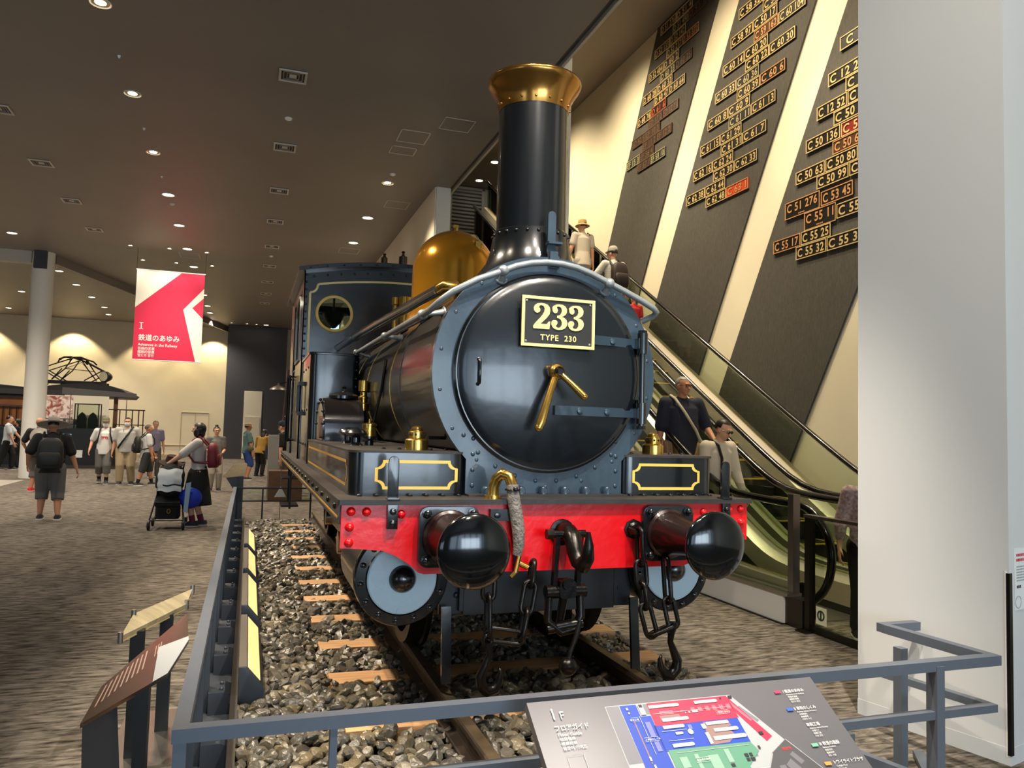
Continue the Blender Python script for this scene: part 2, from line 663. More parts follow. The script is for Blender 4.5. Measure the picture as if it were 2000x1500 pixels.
# notice on the pillar's front
no = thing('notice_sheet', 'white printed notice with red heading stuck on the front of the pale pillar', 'notice',
           pil(L_ + 0.004, 0.07, 0.95))
pbox(MB(), L_ + 0.001, L_ + 0.004, 0.055, 0.30, 0.76, 1.07).build('sheet', WHITE, no)
m = MB()
for k, (z, w, c) in enumerate([(1.03, .12, 0), (1.005, .16, 0)] + [(0.975 - .014 * q, .2, 1) for q in range(6)] + [(.87, .06, 2)]):
    for q in range(int(w / .016)):
        pbox(m, L_ + 0.0045, L_ + 0.0052, 0.07 + q * .016, 0.07 + q * .016 + .011, z, z + (.014 if c != 1 else .006), c)
m.build('lettering', [M('red_print', 'c02040', 0.6), M('grey_print', '8e979b', 0.6), M('black_print', '222222', 0.6)], no)
mb = MB()
mb.tube([pil(L_ + .005, .085 + .03 * cos(t * .35), .80 + .03 * sin(t * .35)) for t in range(18)], .0016, 5, closed=True)
mb.build('round_pictogram', MATS['grey_print'], no)

# left hall: round column, bulkhead beam, dark lift block
col_ = MB().cyl((-5.5, 23.85, 0), (-5.5, 23.85, ZC), 0.27, n=40)
struct(col_.build('column', M('column_paint', 'e4e1d8', 0.5)))
struct(MB().box((-5.66, 23.5, 5.62), (-5.36, 23.62, ZC)).build('trim_3', DGREY))
struct(MB().box((-12, 23.7, 5.78), (-5.76, 24.0, ZC - 0.002)).build('trim_4', M('bulkhead_paint', 'b8b4ac', 0.6)))
m = MB().bar((-5.3, 24.1, 5.98), (-1.0, 38.9, 5.98), 0.12, 0.235)
struct(m.build('trim_5', CEIL))
struct(MB().box((-1.10, 37.3, 0), (1.50, 38.99, ZC - 0.003)).build('wall_block', M('charcoal_wall', '45454a', 0.6, var=0.03)))
struct(MB().box((1.5, 37.9, 0), (3.07, 38.99, ZC - 0.003)).build('wall_block_side', CREAM))
struct(MB().box((-0.28, 37.26, 0.02), (0.50, 37.295, 3.10)).build('wall_niche', M('niche_cream', 'f0e8d2', 0.7)))
struct(MB().box((-0.22, 37.22, 0.02), (0.44, 37.258, 1.92)).build('door_1', M('pale_door', 'e3d9c2', 0.55)))
# double door and rails in the far wall
m = MB()
for x in (-3.02, -2.42, -1.84):
    m.box((x, 38.97, 0), (x + .015, 38.999, 2.05))
m.box((-3.02, 38.97, 2.05), (-1.82, 38.999, 2.065))
struct(m.build('door_2', M('door_joint', 'c4b696', 0.6)))
struct(MB().box((XW, 38.96, 0), (-1.1, 38.999, 0.09)).build('baseboard_far', M('skirting_beige', 'b3a68a', 0.6)))
struct(MB().box((XW, 38.965, 0.52), (-1.1, 38.999, 0.535)).build('trim_6', MATS['door_joint']))
# louvre high on the end wall
lv = thing('wall_louvre', 'grey slatted air louvre high on the end wall beyond the brass dome', 'louvre', (6.35, 23.9, 6.5))
MB().box((5.80, 23.96, 4.6), (6.92, 23.999, 9.45)).build('backing', M('louvre_backing', '6d6b66', 0.6), lv)  # plain mid-grey sheet behind the slats
m = MB()
for k in range(40):
    z = 4.7 + k * 0.118
    m.add([(5.86, 23.90, z), (6.86, 23.90, z), (6.86, 23.955, z + .075), (5.86, 23.955, z + .075),
           (5.86, 23.91, z - .012), (6.86, 23.91, z - .012), (6.86, 23.958, z + .06), (5.86, 23.958, z + .06)],
          [(0, 1, 2, 3), (4, 5, 6, 7), (0, 1, 5, 4), (2, 3, 7, 6), (1, 2, 6, 5), (0, 3, 7, 4)])
m.build('slats', M('louvre_grey', 'b4b2ac', 0.45), lv)
m = MB()
m.box((5.78, 23.89, 4.6), (5.86, 23.96, 9.45)).box((6.86, 23.89, 4.6), (6.94, 23.96, 9.45)).box((5.78, 23.89, 9.4), (6.94, 23.96, 9.47))
m.build('frame', GREYW, lv)

# ------------------------------------------------------------------ ceiling fittings
GLOW = M('lamp_glow', 'fff3da', 0.5, emit=7.0)
GLOWS = M('spot_glow', 'fff0d0', 0.5, emit=25.0)
RING = M('lamp_ring', 'd8d0c2', 0.4)
proto = {}


def downlight(x, y, z, r, bright, label, group):
    k = (r, bright)
    if k not in proto:
        t = thing('ceiling_downlight', label, 'ceiling light', (x, y, z), group)
        MB().lathe([(r * .80, -.001), (r, -.001), (r * 1.0, -.012), (r * .93, -.014), (r * .80, -.001)], (x, y, z), n=24).build('trim_ring', RING, t)
        MB().lathe([(0, -.004), (r * (.82 if not bright else .5), -.004), (r * (.82 if not bright else .45), -.0005)], (x, y, z), n=20).build(
            'lens', GLOWS if bright else GLOW, t)
        if bright:
            MB().lathe([(r * .5, -.002), (r * .8, -.0045)], (x, y, z), n=20).build('reflector', M('lamp_reflector', 'cdbf9f', 0.2, 0.9), t)
        proto[k] = t
        return t
    t = dup(proto[k], (x, y, z), label)
    t['group'] = group
    return t


ordn = ['nearest', 'second', 'third', 'fourth', 'fifth', 'sixth', 'seventh', 'eighth', 'ninth', 'tenth', 'eleventh', 'twelfth']
G1 = 'downlights in the dark ceiling'
for i, y in enumerate((6.68, 9.13, 11.56, 13.99)):
    if i:
        downlight(-1.73, y, ZC, 0.115, True, 'glaring spotlight recessed in the dark ceiling, %s of the row left of the engine' % (['', 'nearest', 'middle', 'farthest'][i]), G1)
downlight(2.21, 14.02, ZC, 0.115, True, 'glaring spotlight recessed in the ceiling above the engine cab by the cream partition', G1)
for i, y in enumerate((16.53, 19.03, 21.56, 23.97, 29.13, 31.81, 33.8)):
    downlight(-1.73, y, ZC, 0.125, False, 'round cream downlight in the ceiling row over the banner, %s from the viewer' % ordn[i], G1)
for i, y in enumerate((16.56, 18.99)):
    downlight(2.21, y, ZC, 0.125, False, 'round cream downlight above the cab roof, %s of two by the partition' % ('nearer' if i == 0 else 'farther'), G1)
for i, y in enumerate((21.6, 26.57, 29.04, 31.71, 34.35)):
    downlight(-5.7, y, ZC, 0.125, False, 'round cream downlight in the ceiling row by the white column, %s from the viewer' % ordn[i], G1)
for i, (x, y) in enumerate(((-7.91, 31.56), (-9.6, 36.6), (-5.9, 36.6), (0.52, 36.6))):
    downlight(x, y, ZC, 0.125, False, ['small round downlight in the ceiling left of the white column',
              'far round downlight near the cream wall left of the column', 'far round downlight near the cream wall right of the column',
              'far round downlight in front of the charcoal block'][i], G1)
for i, (x, y) in enumerate(((-3.10, 21.77), (-2.17, 21.70), (-1.27, 21.78), (-3.02, 23.6), (-2.16, 23.58), (-1.22, 23.58))):
    downlight(x, y, ZC, 0.062, True, 'tiny bright spot in the %s row above the red banner, %s' % ('upper' if i < 3 else 'lower', ['at its left', 'in the middle', 'at its right'][i % 3]), 'banner spots')
for i, x in enumerate((-0.95, -0.3, 0.1)):
    downlight(x, 36.6, ZC, 0.065, True, 'tiny bright spot above the charcoal block, %s of three' % ['leftmost', 'middle', 'rightmost'][i], 'spots at the charcoal block')
for i, (x, y) in enumerate(((6.5, 21.4), (6.55, 23.2))):
    downlight(x, y, ZH, 0.13, False, 'round downlight in the high ceiling left of the chimney, %s' % ['upper one', 'lower one'][i], 'high ceiling downlights')
for i, (x, y) in enumerate(((-12.5, 21.6), (-12.5, 26.5))):
    downlight(x, y, ZC, 0.125, False, 'round downlight out over the left hall, %s' % ['nearer one', 'farther one'][i], G1)

VW = M('vent_white', 'c9c3b6', 0.45)
VD = M('vent_dark', '15120f', 0.6)


def vent_mesh(x, y, s, t):
    MB().box((x - s, y - s, ZC - .006), (x + s, y + s, ZC - .0005)).build('throat', VD, t)
    for k, (q, w) in enumerate(((s, .028), (s * .70, .012), (s * .46, .012))):
        m = MB()
        z0, z1 = ZC - .022 + .004 * k, ZC - .006
        m.box((x - q, y - q, z0), (x + q, y - q + w, z1)).box((x - q, y + q - w, z0), (x + q, y + q, z1))
        m.box((x - q, y - q + w, z0), (x - q + w, y + q - w, z1)).box((x + q - w, y - q + w, z0), (x + q, y + q - w, z1))
        m.build('outer_rim' if k == 0 else 'louvre_ring', VW if k == 0 else M('vent_grey', '8d8579', 0.5), t)
    MB().box((x - .045, y - .045, ZC - .014), (x + .045, y + .045, ZC - .006)).build('core', VW, t)


v0 = thing('ceiling_vent', 'square ceiling air vent nearest the viewer in the row over the engine', 'air vent', (0.33, 10.15, ZC), 'square ceiling vents')
vent_mesh(0.33, 10.15, .175, v0)
for i, y in enumerate((12.86, 15.33, 17.71, 20.27, 22.82, 25.4, 27.72, 29.98)):
    dup(v0, (0.34, y, ZC), 'square ceiling air vent in the row left of the cab roof, %s from the viewer' % ordn[i + 1])
for i, y in enumerate((12.88, 15.37, 17.81, 20.3)):
    dup(v0, (-3.68, y, ZC), 'square ceiling air vent in the row over the open floor, %s from the viewer' % ordn[i])


def hatch(x, y, sx, sy, label, w=.012):
    t = thing('ceiling_hatch', label, 'access hatch', (x, y, ZC), 'flush ceiling hatches')
    MB().box((x - sx + w, y - sy + w, ZC - .002), (x + sx - w, y + sy - w, ZC - .0003)).build('lid', CEIL, t)
    m = MB().box((x - sx, y - sy, ZC - .006), (x + sx, y - sy + w, ZC - .0003)).box((x - sx, y + sy - w, ZC - .006), (x + sx, y + sy, ZC - .0003))
    m.box((x - sx, y - sy, ZC - .006), (x - sx + w, y + sy, ZC - .0003)).box((x + sx - w, y - sy, ZC - .006), (x + sx, y + sy, ZC - .0003))
    m.build('rim', VW, t)


hatch(2.71, 10.9, .23, .23, 'flush square ceiling hatch nearest the chimney, faintly outlined')
hatch(2.20, 11.62, .23, .26, 'larger flush ceiling hatch above the dome, upper of the adjacent pair', .02)
hatch(2.16, 12.27, .21, .18, 'smaller flush ceiling hatch above the dome, lower of the adjacent pair', .02)
hatch(2.62, 15.35, .23, .25, 'flush square ceiling hatch by the corner of the cream partition')
hatch(2.22, 19.93, .25, .3, 'flush square ceiling hatch just above the cab roof')
hatch(-1.73, 22.4, .25, .35, 'flush ceiling hatch among the spots over the red banner')
s0 = None
for i, (x, y) in enumerate(((0.34, 11.61), (-1.72, 17.2), (2.21, 13.49), (0.35, 21.47), (-1.74, 12.88), (-1.73, 15.32), (-1.73, 10.4))):
    lab = ['small white ceiling sensor between the two nearest vents over the engine', 'small white ceiling sensor between cream downlights left of the engine',
           'small white ceiling sensor beside the glaring spot over the cab', 'small white ceiling sensor far down the vent row',
           'tiny ceiling sprinkler between the middle and farthest glaring spots', 'tiny ceiling sprinkler beyond the farthest glaring spot',
           'tiny ceiling sprinkler between the nearest and middle glaring spots'][i]
    r = .055 if i < 4 else .02
    t = tag(MB().lathe([(r, -.0005), (r * .9, -.02), (r * .4, -.035), (0, -.036)], (x, y, ZC), n=16).build('ceiling_sensor', WHITE), lab, 'sensor', 'small ceiling sensors')


# ------------------------------------------------------------------ track bed
XC, YB, ZR = 1.59, 3.82, 0.245          # track centre, engine buffer beam, top of rail
WOOD = M('sleeper_wood', 'bd9266', 0.6, var=0.28, vscale=3, stretch=(1.0, 14, 8), bump=0.25, bscale=8, detail=6)
RAILM = M('rail_steel', '4a4037', 0.5, 0.55, var=0.35, vscale=14)
RTOP = M('rail_head_steel', '8a7860', 0.38, 0.8, var=0.25, vscale=10)
struct(MB().box((0.0, 2.80, 0), (2.78, 12.70, 0.05)).build('ground_track_bed', M('bed_soil', '3a332b', 0.9, var=0.3, vscale=20)))


def stone_mat():
    m = bpy.data.materials.new('ballast_stone')
    m.use_nodes = True
    nt = m.node_tree
    b = nt.nodes['Principled BSDF']
    b.inputs['Roughness'].default_value = 0.36
    b.inputs['Specular IOR Level'].default_value = 0.6
    g = nt.nodes.new('ShaderNodeNewGeometry')
    rp = nt.nodes.new('ShaderNodeValToRGB')
    e = rp.color_ramp.elements
    e[0].position, e[0].color = 0.0, lin('443f37')
    e[1].position, e[1].color = 1.0, lin('7d7667')
    for p, c in ((0.3, '5e594d'), (0.55, '55524b'), (0.8, '6d6148')):
        rp.color_ramp.elements.new(p).color = lin(c)
    nt.links.new(g.outputs['Random Per Island'], rp.inputs['Fac'])
    tc = nt.nodes.new('ShaderNodeTexCoord')
    nz = nt.nodes.new('ShaderNodeTexNoise')
    nz.inputs['Scale'].default_value = 45
    nz.inputs['Detail'].default_value = 4
    nt.links.new(tc.outputs['Object'], nz.inputs['Vector'])
    mr = nt.nodes.new('ShaderNodeMapRange')
    mr.inputs['To Min'].default_value = 0.6
    mr.inputs['To Max'].default_value = 1.4
    nt.links.new(nz.outputs['Fac'], mr.inputs['Value'])
    mx = nt.nodes.new('ShaderNodeVectorMath')
    mx.operation = 'SCALE'
    nt.links.new(rp.outputs['Color'], mx.inputs[0])
    nt.links.new(mr.outputs['Result'], mx.inputs['Scale'])
    nt.links.new(mx.outputs['Vector'], b.inputs['Base Color'])
    bp = nt.nodes.new('ShaderNodeBump')
    bp.inputs['Strength'].default_value = 0.5
    bp.inputs['Distance'].default_value = 0.01
    nt.links.new(nz.outputs['Fac'], bp.inputs['Height'])
    nt.links.new(bp.outputs['Normal'], b.inputs['Normal'])
    return m


def ballast():
    ico = bmesh.new()
    bmesh.ops.create_icosphere(ico, subdivisions=1, radius=1)
    V1 = [v.co.copy() for v in ico.verts]
    F1 = [tuple(v.index for v in f.verts) for f in ico.faces]
    ico.free()
    ico = bmesh.new()
    bmesh.ops.create_icosphere(ico, subdivisions=2, radius=1)
    V2 = [v.co.copy() for v in ico.verts]
    F2 = [tuple(v.index for v in f.verts) for f in ico.faces]
    ico.free()
    rnd = random.Random(3)
    mb = MB()

    def stone(x, y, z, r):
        V, F = (V2, F2) if y < 4.6 else (V1, F1)
        sc = (rnd.uniform(.75, 1.35), rnd.uniform(.7, 1.15), rnd.uniform(.5, .85))
        R = Matrix.Rotation(rnd.uniform(0, 6.3), 3, 'Z') @ Matrix.Rotation(rnd.uniform(-.7, .7), 3, 'X') @ Matrix.Rotation(rnd.uniform(-.7, .7), 3, 'Y')
        cuts = [(Vector((rnd.gauss(0, 1), rnd.gauss(0, 1), rnd.gauss(0, 1))).normalized(), rnd.uniform(.5, .8)) for _ in range(5)]
        vs = []
        for v in V:
            p = v.copy()
            for n, d in cuts:           # chip flat facets off the pebble
                h = p.dot(n) - d
                if h > 0:
                    p = p - n * h
            p = Vector((p.x * sc[0], p.y * sc[1], p.z * sc[2])) * (r * 1.12)
            vs.append(R @ p + Vector((x, y, z)))
        mb.add(vs, F)

    y = 2.82
    while y < 12.68:
        far = (y - 2.8) / 9.9
        st = 0.056 + 0.012 * far
        x = 0.03
        while x < 2.72:
            xx, yy = x + rnd.uniform(-.4, .4) * st, y + rnd.uniform(-.4, .4) * st
            under = 1.05 < x < 2.15 and y > 6.5
            edge = min(1.0, max(0.0, (2.75 - xx) / 0.45)) if xx > 2.3 else min(1, 0.75 + xx)
            h = 0.055 + 0.05 * edge
            ts = ((yy - 2.52) / 0.7268) % 1.0
            onsl = (ts < .155 or ts > .845) and .5 < xx < 2.68
            if (not under or rnd.random() < .6) and (not onsl or rnd.random() < .06):
                stone(xx, yy, h + rnd.uniform(-.012, .018), rnd.uniform(.029, .048) * (1 + .15 * far))
                if rnd.random() < .25 and y < 8:
                    stone(xx + rnd.uniform(-.02, .02), yy + rnd.uniform(-.02, .02), h + .02 + rnd.uniform(0, .018), rnd.uniform(.018, .032))
            x += st
        y += st
    for _ in range(60):     # strays rolled off the right shoulder
        stone(rnd.uniform(2.7, 2.86), rnd.uniform(2.9, 8), .02, rnd.uniform(.016, .028))
    o = mb.build('ballast_gravel', stone_mat(), flat=True, normals=False)
    tag(o, 'grey brown crushed stone ballast around the sleepers under the engine', 'gravel', kind='stuff')


ballast()
slp = None
ys = [2.52 + 0.7268 * k for k in range(1, 14)]
for i, y in enumerate(ys):
    lab = 'pale wooden sleeper across the track bed, %s counted from the front railing' % (ordn + ['thirteenth'])[i]
    if slp is None:
        slp = thing('railway_sleeper', lab, 'sleeper', (XC, y, 0.05), 'wooden sleepers')
        MB().box((XC - 1.08, y - .105, .05), (XC + 1.08, y + .105, .128)).build('timber', WOOD, slp, bevel=.006)
        m = MB()
        for s in (-1, 1):
            for d in (-.10, .10):
                xx = XC + s * .565 + d
                m.box((xx - .018, y - .03, .128), (xx + .018, y + .03, .15)).sph((xx, y + .0, .152), .016, 8, 5)
        pieces(m, 'rail_spike', RAILM, slp)
    else:
        dup(slp, (XC, y, .05), lab)
for s, lab in ((-1, 'left steel rail of the display track, running under the engine'), (1, 'right steel rail of the display track, dark on its shaded side')):
    x = XC + s * .565
    prof = [(-.061, .128), (.061, .128), (.061, .138), (.012, .152), (.008, .205), (.031, .215), (.033, .238), (.026, ZR), (-.026, ZR),
            (-.033, .238), (-.031, .215), (-.008, .205), (-.012, .152), (-.061, .138)]
    t = thing('rail', lab, 'rail', (x, 2.82, .128), 'track rails')
    MB().prism([(x + a, b) for a, b in prof], XZ, 2.82, 12.68).build('rail_section', RAILM, t, sharp=25)
    MB().box((x - .026, 2.82, ZR - .0006), (x + .026, 12.68, ZR + .0006)).build('running_surface', RTOP, t)

# ------------------------------------------------------------------ railing round the display
fz = 0.62
fr = thing('display_railing', 'grey painted steel railing round the front and left of the engine track bed', 'railing', (-0.17, 2.78, 0))
W_, H_ = 0.05, 0.045
zt = fz - H_ / 2
m = MB()
m.bar((-0.165, 2.7805, zt), (-0.165, 12.80, zt), W_, H_)
m.bar((-0.19, 2.755, zt), (3.36, 2.755, zt), W_, H_)
m.bar((3.335, 2.7805, zt), (3.287, 3.3395, zt), W_, H_)
m.bar((3.265, 3.365, zt), (3.52, 3.365, zt), W_, H_)
m.build('top_rail', FENCE, fr)
m = MB()
zm = 0.38
m.bar((-0.02, 2.755, zm), (2.97, 2.755, zm), .04, .035)
m.bar((3.02, 2.755, zm), (3.34, 2.755, zm), .04, .035)
m.bar((3.32, 2.776, zm), (3.21, 3.36, zm), .04, .035)
m.build('mid_rail', FENCE, fr)
m = MB()
m.bar((2.98, 2.74, .07), (2.82, 3.30, .07), .04, .05).bar((2.80, 3.30, .07), (3.02, 3.30, .07), .04, .05)
m.bar((3.02, 2.78, .02), (3.30, 3.15, .02), .05, .03)
m.build('foot_rail', FENCE, fr)
for x in (0.32, 1.5, 2.25):
    MB().box((x - .012, 2.735, 0), (x + .012, 2.775, zt)).build('post', FENCE, fr)
MB().box((2.965, 2.725, 0), (3.01, 2.785, zt)).build('post', FENCE, fr)
MB().box((3.04, 3.0, 0), (3.08, 3.05, zt)).build('post', FENCE, fr)
MB().box((-0.185, 2.735, 0), (-0.145, 2.775, zt)).build('post', FENCE, fr)
y = 3.25
while y < 12.7:
    m = MB()
    # tapered stay plate with a foot reaching in to the ballast curb
    m.prism([(-.185, 0), (-.145, 0), (-.145, zt), (-.178, zt)], XZ, y - .03, y + .03)
    m.prism([(-.145, 0), (-.012, 0), (-.012, .11), (-.06, .13), (-.145, .13)], XZ, y - .1, y + .1)
    for q in (-.05, .05):
        m.sph((-.08, y + q, .135), .012, 8, 5)
    m.build('stay_plate', FDARK, fr)
    y += 0.72
m = MB().box((-0.185, 2.8, 0.0), (-.012, 12.7, .012)).box((-.016, 2.78, 0), (0.0, 12.75, .14)).box((-.016, 2.78, .0), (2.6, 2.795, .10))
m.build('base_plate', FDARK, fr)
MB().box((-.03, 2.78, .14), (0.006, 12.75, .152)).build('curb_strip', STEEL, fr)
# low glass screen closing the far end
gs = thing('glass_end_screen', 'low glass screen in a thin black frame closing the far end of the track bed', 'glass screen', (0.3, 12.8, 0))
m = MB()
m.bar((-.13, 12.8, .60), (1.0, 12.8, .60), .03, .025).bar((-.13, 12.8, .40), (1.0, 12.8, .40), .02, .02)
m.bar((.25, 12.8, 0), (.25, 12.8, .6), .025, .025, (0, 1, 0)).bar((-.13, 12.8, 0), (-.13, 12.8, .6), .03, .03, (0, 1, 0)).bar((.98, 12.8, 0), (.98, 12.8, .6), .025, .025, (0, 1, 0))
m.build('frame', BLACKM, gs)
MB().box((-.12, 12.795, .41), (.97, 12.805, .59)).build('pane', glass_mat('clear_glass'), gs)

# light boxes along the curb
LEDP = M('warm_light_panel', 'ffd08a', 0.5, emit=0.55)
bx0 = None
for i, (a, b) in enumerate(((4.43, 5.62), (5.92, 7.16), (7.42, 8.62), (8.92, 10.25))):
    lab = 'dark floor light box with glowing slanted panel, %s along the curb from the viewer' % ordn[i]
    t = thing('floor_light_box', lab, 'light box', (0.06, a, .08), 'floor light boxes along the left curb')
    pr = [(.008, .05), (.138, .05), (.138, .165), (.125, .212), (.045, .305), (.008, .305)]
    MB().prism(pr, XZ, a, b).build('housing', M('light_box_grey', '343940', 0.4, 0.3), t, bevel=.002)
    MB().box((.006, a, .304), (.046, b, .310)).build('top_strip', M('light_box_top', '8b837a', 0.35, 0.6), t)
    d = Vector((.080, 0, -.093)).normalized()
    n = Vector((.093, 0, .080)).normalized()
    p0 = Vector((.047, 0, .303)) + d * .006
    p1 = Vector((.125, 0, .212)) - d * .012
    MB().add([p0 + n * .002 + Vector((0, a + .02, 0)), p0 + n * .002 + Vector((0, b - .02, 0)), p1 + n * .002 + Vector((0, b - .02, 0)), p1 + n * .002 + Vector((0, a + .02, 0))],
             [(0, 1, 2, 3)]).build('light_panel', LEDP, t)


# ------------------------------------------------------------------ the locomotive
BLK = M('engine_black_paint', '0b0e11', 0.24, coat=0.5, bump=0.05, bscale=9, spec=0.5)
BLU = M('engine_black_daylight_tint', '263846', 0.40, coat=0.35, bump=0.12, bscale=14, var=0.18, vscale=5)  # black paint with the bluish daylight reflection put into its colour
BLD = M('door_black_paint', '0d1319', 0.26, coat=0.4, bump=0.06, bscale=10)
BRN = M('boiler_cladding_paint', '17130f', 0.33, coat=0.25, bump=0.03, bscale=6, var=.1, vscale=3)
RED = M('buffer_beam_red', 'd4040f', 0.30, coat=0.4, bump=0.10, bscale=16)
BRASS = M('polished_brass', 'c8a050', 0.22, 0.95, var=0.12, vscale=14)
COPPER = M('chimney_cap_copper', 'c08c46', 0.2, 0.95, var=0.22, vscale=5, bump=.03, bscale=20)
DOME = M('dome_brass', 'cf8f26', 0.2, 0.6, var=0.08, vscale=3, bump=0.03, bscale=5)
GOLD = M('cream_gold_lining', 'e3bd58', 0.45)
CREAMP = M('plate_cream_gold', 'ecd48a', 0.4)
SILV = M('silver_paint', '868c8e', 0.38, 0.35)
CYLW = M('pale_blue_paint', 'a9c0cc', 0.4, bump=.15, bscale=18)
IRON = M('oiled_black_iron', '15120f', 0.3, 0.55, bump=.1, bscale=30)
SHANK = M('iron_reflected_maroon', '241413', 0.3, 0.35, coat=.3)  # dark iron with a red-brown reflection put into its colour
TANKS = M('tank_side_paint', '16150f', 0.3, coat=0.35, bump=0.05, bscale=7)
DUST = M('footplate_paint', '2b2724', 0.5, var=.35, vscale=5, bump=.1, bscale=20)
HOSE = M('canvas_hose', '77716a', 0.6, var=.3, vscale=40, bump=.6, bscale=60)

LO = thing('steam_locomotive', 'black tank steam engine with red buffer beam, brass dome and plate 233', 'locomotive', (XC, YB, ZR))


def X(o):
    return XC + o


def P(o, y, z):
    return Vector((XC + o, y, z))


FP = 1.245
# --- frames and footplate
m = MB()
for s in (-1, 1):
    m.box((X(s * .46 - .012), 4.10, .62), (X(s * .46 + .012), 11.0, FP - .02))
m.box((X(-.45), 4.10, .60), (X(.45), 4.13, 1.2)).box((X(-.45), 7.2, .7), (X(.45), 7.23, 1.2)).box((X(-.45), 10.9, .7), (X(.45), 10.95, 1.2))
m.build('frame', M('frame_paint', '0e1013', .4), LO)
fp = MB().box((X(-1.165), 3.795, FP - .02), (X(1.165), 11.1, FP)).build('footplate', DUST, LO)
for s in (-1, 1):
    MB().box((X(s * 1.15 - .008), 3.86, 1.125), (X(s * 1.15 + .008), 11.08, FP - .02)).build('valance', TANKS, LO)
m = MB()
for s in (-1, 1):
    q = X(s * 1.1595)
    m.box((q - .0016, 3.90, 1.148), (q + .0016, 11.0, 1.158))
pieces(m, 'valance_lining', M('brown_gold_lining', 'a8803c', .5), LO)
m = MB()
for k in range(20):
    m.sph((X(-1.16), 4.05 + k * .36, 1.195), (.012, .018, .018), 8, 5)
m.build('valance_rivets', TANKS, LO)

# --- buffer beam
half = [(-1.15, 1.225), (-1.15, 1.014), (-1.045, 1.008), (-.945, .998), (-.885, .974), (-.825, .938), (-.785, .907), (-.765, .887), (-.735, .878)]
poly = half + [(-a, b) for a, b in reversed(half)]
beam = MB()
beam.prism([(X(a), b) for a, b in poly], XZ, YB, YB + .035)
for s in (-1, 1):
    for o, z in ((1.105, 1.19), (1.03, 1.188), (1.11, 1.115), (1.11, 1.04), (.86, 1.175)):
        beam.lathe([(0, .020), (.010, .018), (.019, .010), (.023, 0)], P(s * o, YB, z), (0, -1, 0), 10)
beam.build('buffer_beam', RED, LO)
MB().box((X(-1.165), 3.793, FP - .022), (X(1.165), 3.825, FP + .003)).build('footplate_lip', DUST, LO)
for s in (-1, 1):
    c = .62 * s
    b = MB()
    b.rbox((X(c - .155), YB - .035, .914), (X(c + .155), YB - .001, 1.216), .05, axis='y', n=4)
    bf = b.build('buffer', BLK, LO, bevel=.004)
    m = MB()
    for i in (-1, 1):
        for j in (-1, 1):
            q = P(c + i * .118, YB - .035, 1.065 + j * .116)
            m.lathe([(.026, 0), (.026, .006), (.018, .007), (.018, .026), (.012, .032), (0, .034)], q, (0, -1, 0), 8)
    pieces(m, 'bolt', BLK, bf)
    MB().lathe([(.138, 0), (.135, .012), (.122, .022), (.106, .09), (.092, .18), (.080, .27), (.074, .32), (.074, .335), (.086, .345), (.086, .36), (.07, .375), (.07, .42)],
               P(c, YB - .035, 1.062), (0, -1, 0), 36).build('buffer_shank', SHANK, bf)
    MB().lathe([(.05, .395), (.10, .41), (.160, .435), (.168, .443), (.168, .455), (.160, .463), (.135, .476), (.10, .487), (.055, .496), (0, .5)],
               P(c, YB - .035, 1.062), (0, -1, 0), 56).build('buffer_head', M('buffer_head_black', '07090b', .13, coat=.5), bf, sharp=50)

# --- lamp brackets on the beam
for o, w in ((-.905, .052), (1.0, .05)):
    m = MB()
    m.box((X(o - w / 2), YB - .022, 1.105), (X(o + w / 2), YB - .001, FP))
    m.box((X(o - w / 2 - .004), YB - .03, FP), (X(o + w / 2 + .006), YB + .03, FP + .012))
    m.prism([(X(o - w / 2), FP), (X(o + w / 2), FP), (X(o + w / 2), 1.435)] + [(X(o) + w / 2 * cos(t * pi / 6), 1.435 + w / 2 * sin(t * pi / 6)) for t in range(1, 6)] + [(X(o - w / 2), 1.435)],
            XZ, YB - .012, YB + .006)
    for z in (1.135, 1.19):
        m.lathe([(.017, 0), (.017, .01), (.01, .016), (0, .017)], P(o, YB - .022, z), (0, -1, 0), 8)
    m.build('lamp_bracket', BLK, LO, bevel=.002)

# --- coupling
ck = MB()
ck.lathe([(.07, 0), (.07, .01), (.05, .014), (.045, .05)], P(0, YB, 1.075), (0, -1, 0), 16)
ck.tube([P(0, YB - .01, 1.085), P(0, 3.72, 1.085), P(0, 3.665, 1.06), P(0, 3.635, 1.00), P(.005, 3.60, .955), P(.01, 3.555, .945), P(.015, 3.52, .985), P(.015, 3.51, 1.05), P(.015, 3.515, 1.115)],
        [.045, .046, .046, .044, .042, .040, .035, .025, .010], 12)
ck = ck.build('coupling_hook', IRON, LO, sharp=60)
m = MB()
m.cyl(P(-.115, 3.71, 1.08), P(.085, 3.71, 1.08), .02, n=10).cyl(P(-.13, 3.71, 1.08), P(-.095, 3.71, 1.08), .028, n=6)
m.bar(P(-.07, 3.71, 1.085), P(-.075, 3.73, .80), .024, .034, (0, 1, 0)).bar(P(.06, 3.71, 1.085), P(.055, 3.73, .80), .024, .034, (0, 1, 0))
m.build('shackle', IRON, ck)
m = MB()
m.cyl(P(-.12, 3.73, .785), P(.10, 3.73, .785), .034, n=14).rbox((X(-.055), 3.69, .755), (X(.035), 3.77, .845), .02, axis='y')
m.cyl(P(-.012, 3.70, .83), P(-.012, 3.675, .83), .032, n=16).cyl(P(-.012, 3.73, .80), P(-.03, 3.76, .60), .022, n=10)
m.build('screw_trunnion', IRON, ck)
m = MB()
m.tube([P(-.10, 3.73, .785), P(-.11, 3.72, .64), P(-.04, 3.70, .585), P(.03, 3.70, .60), P(.065, 3.70, .66), P(.07, 3.73, .785)], .022, 8)
m.cyl(P(-.11, 3.72, .60), P(.075, 3.70, .63), .026, n=10)
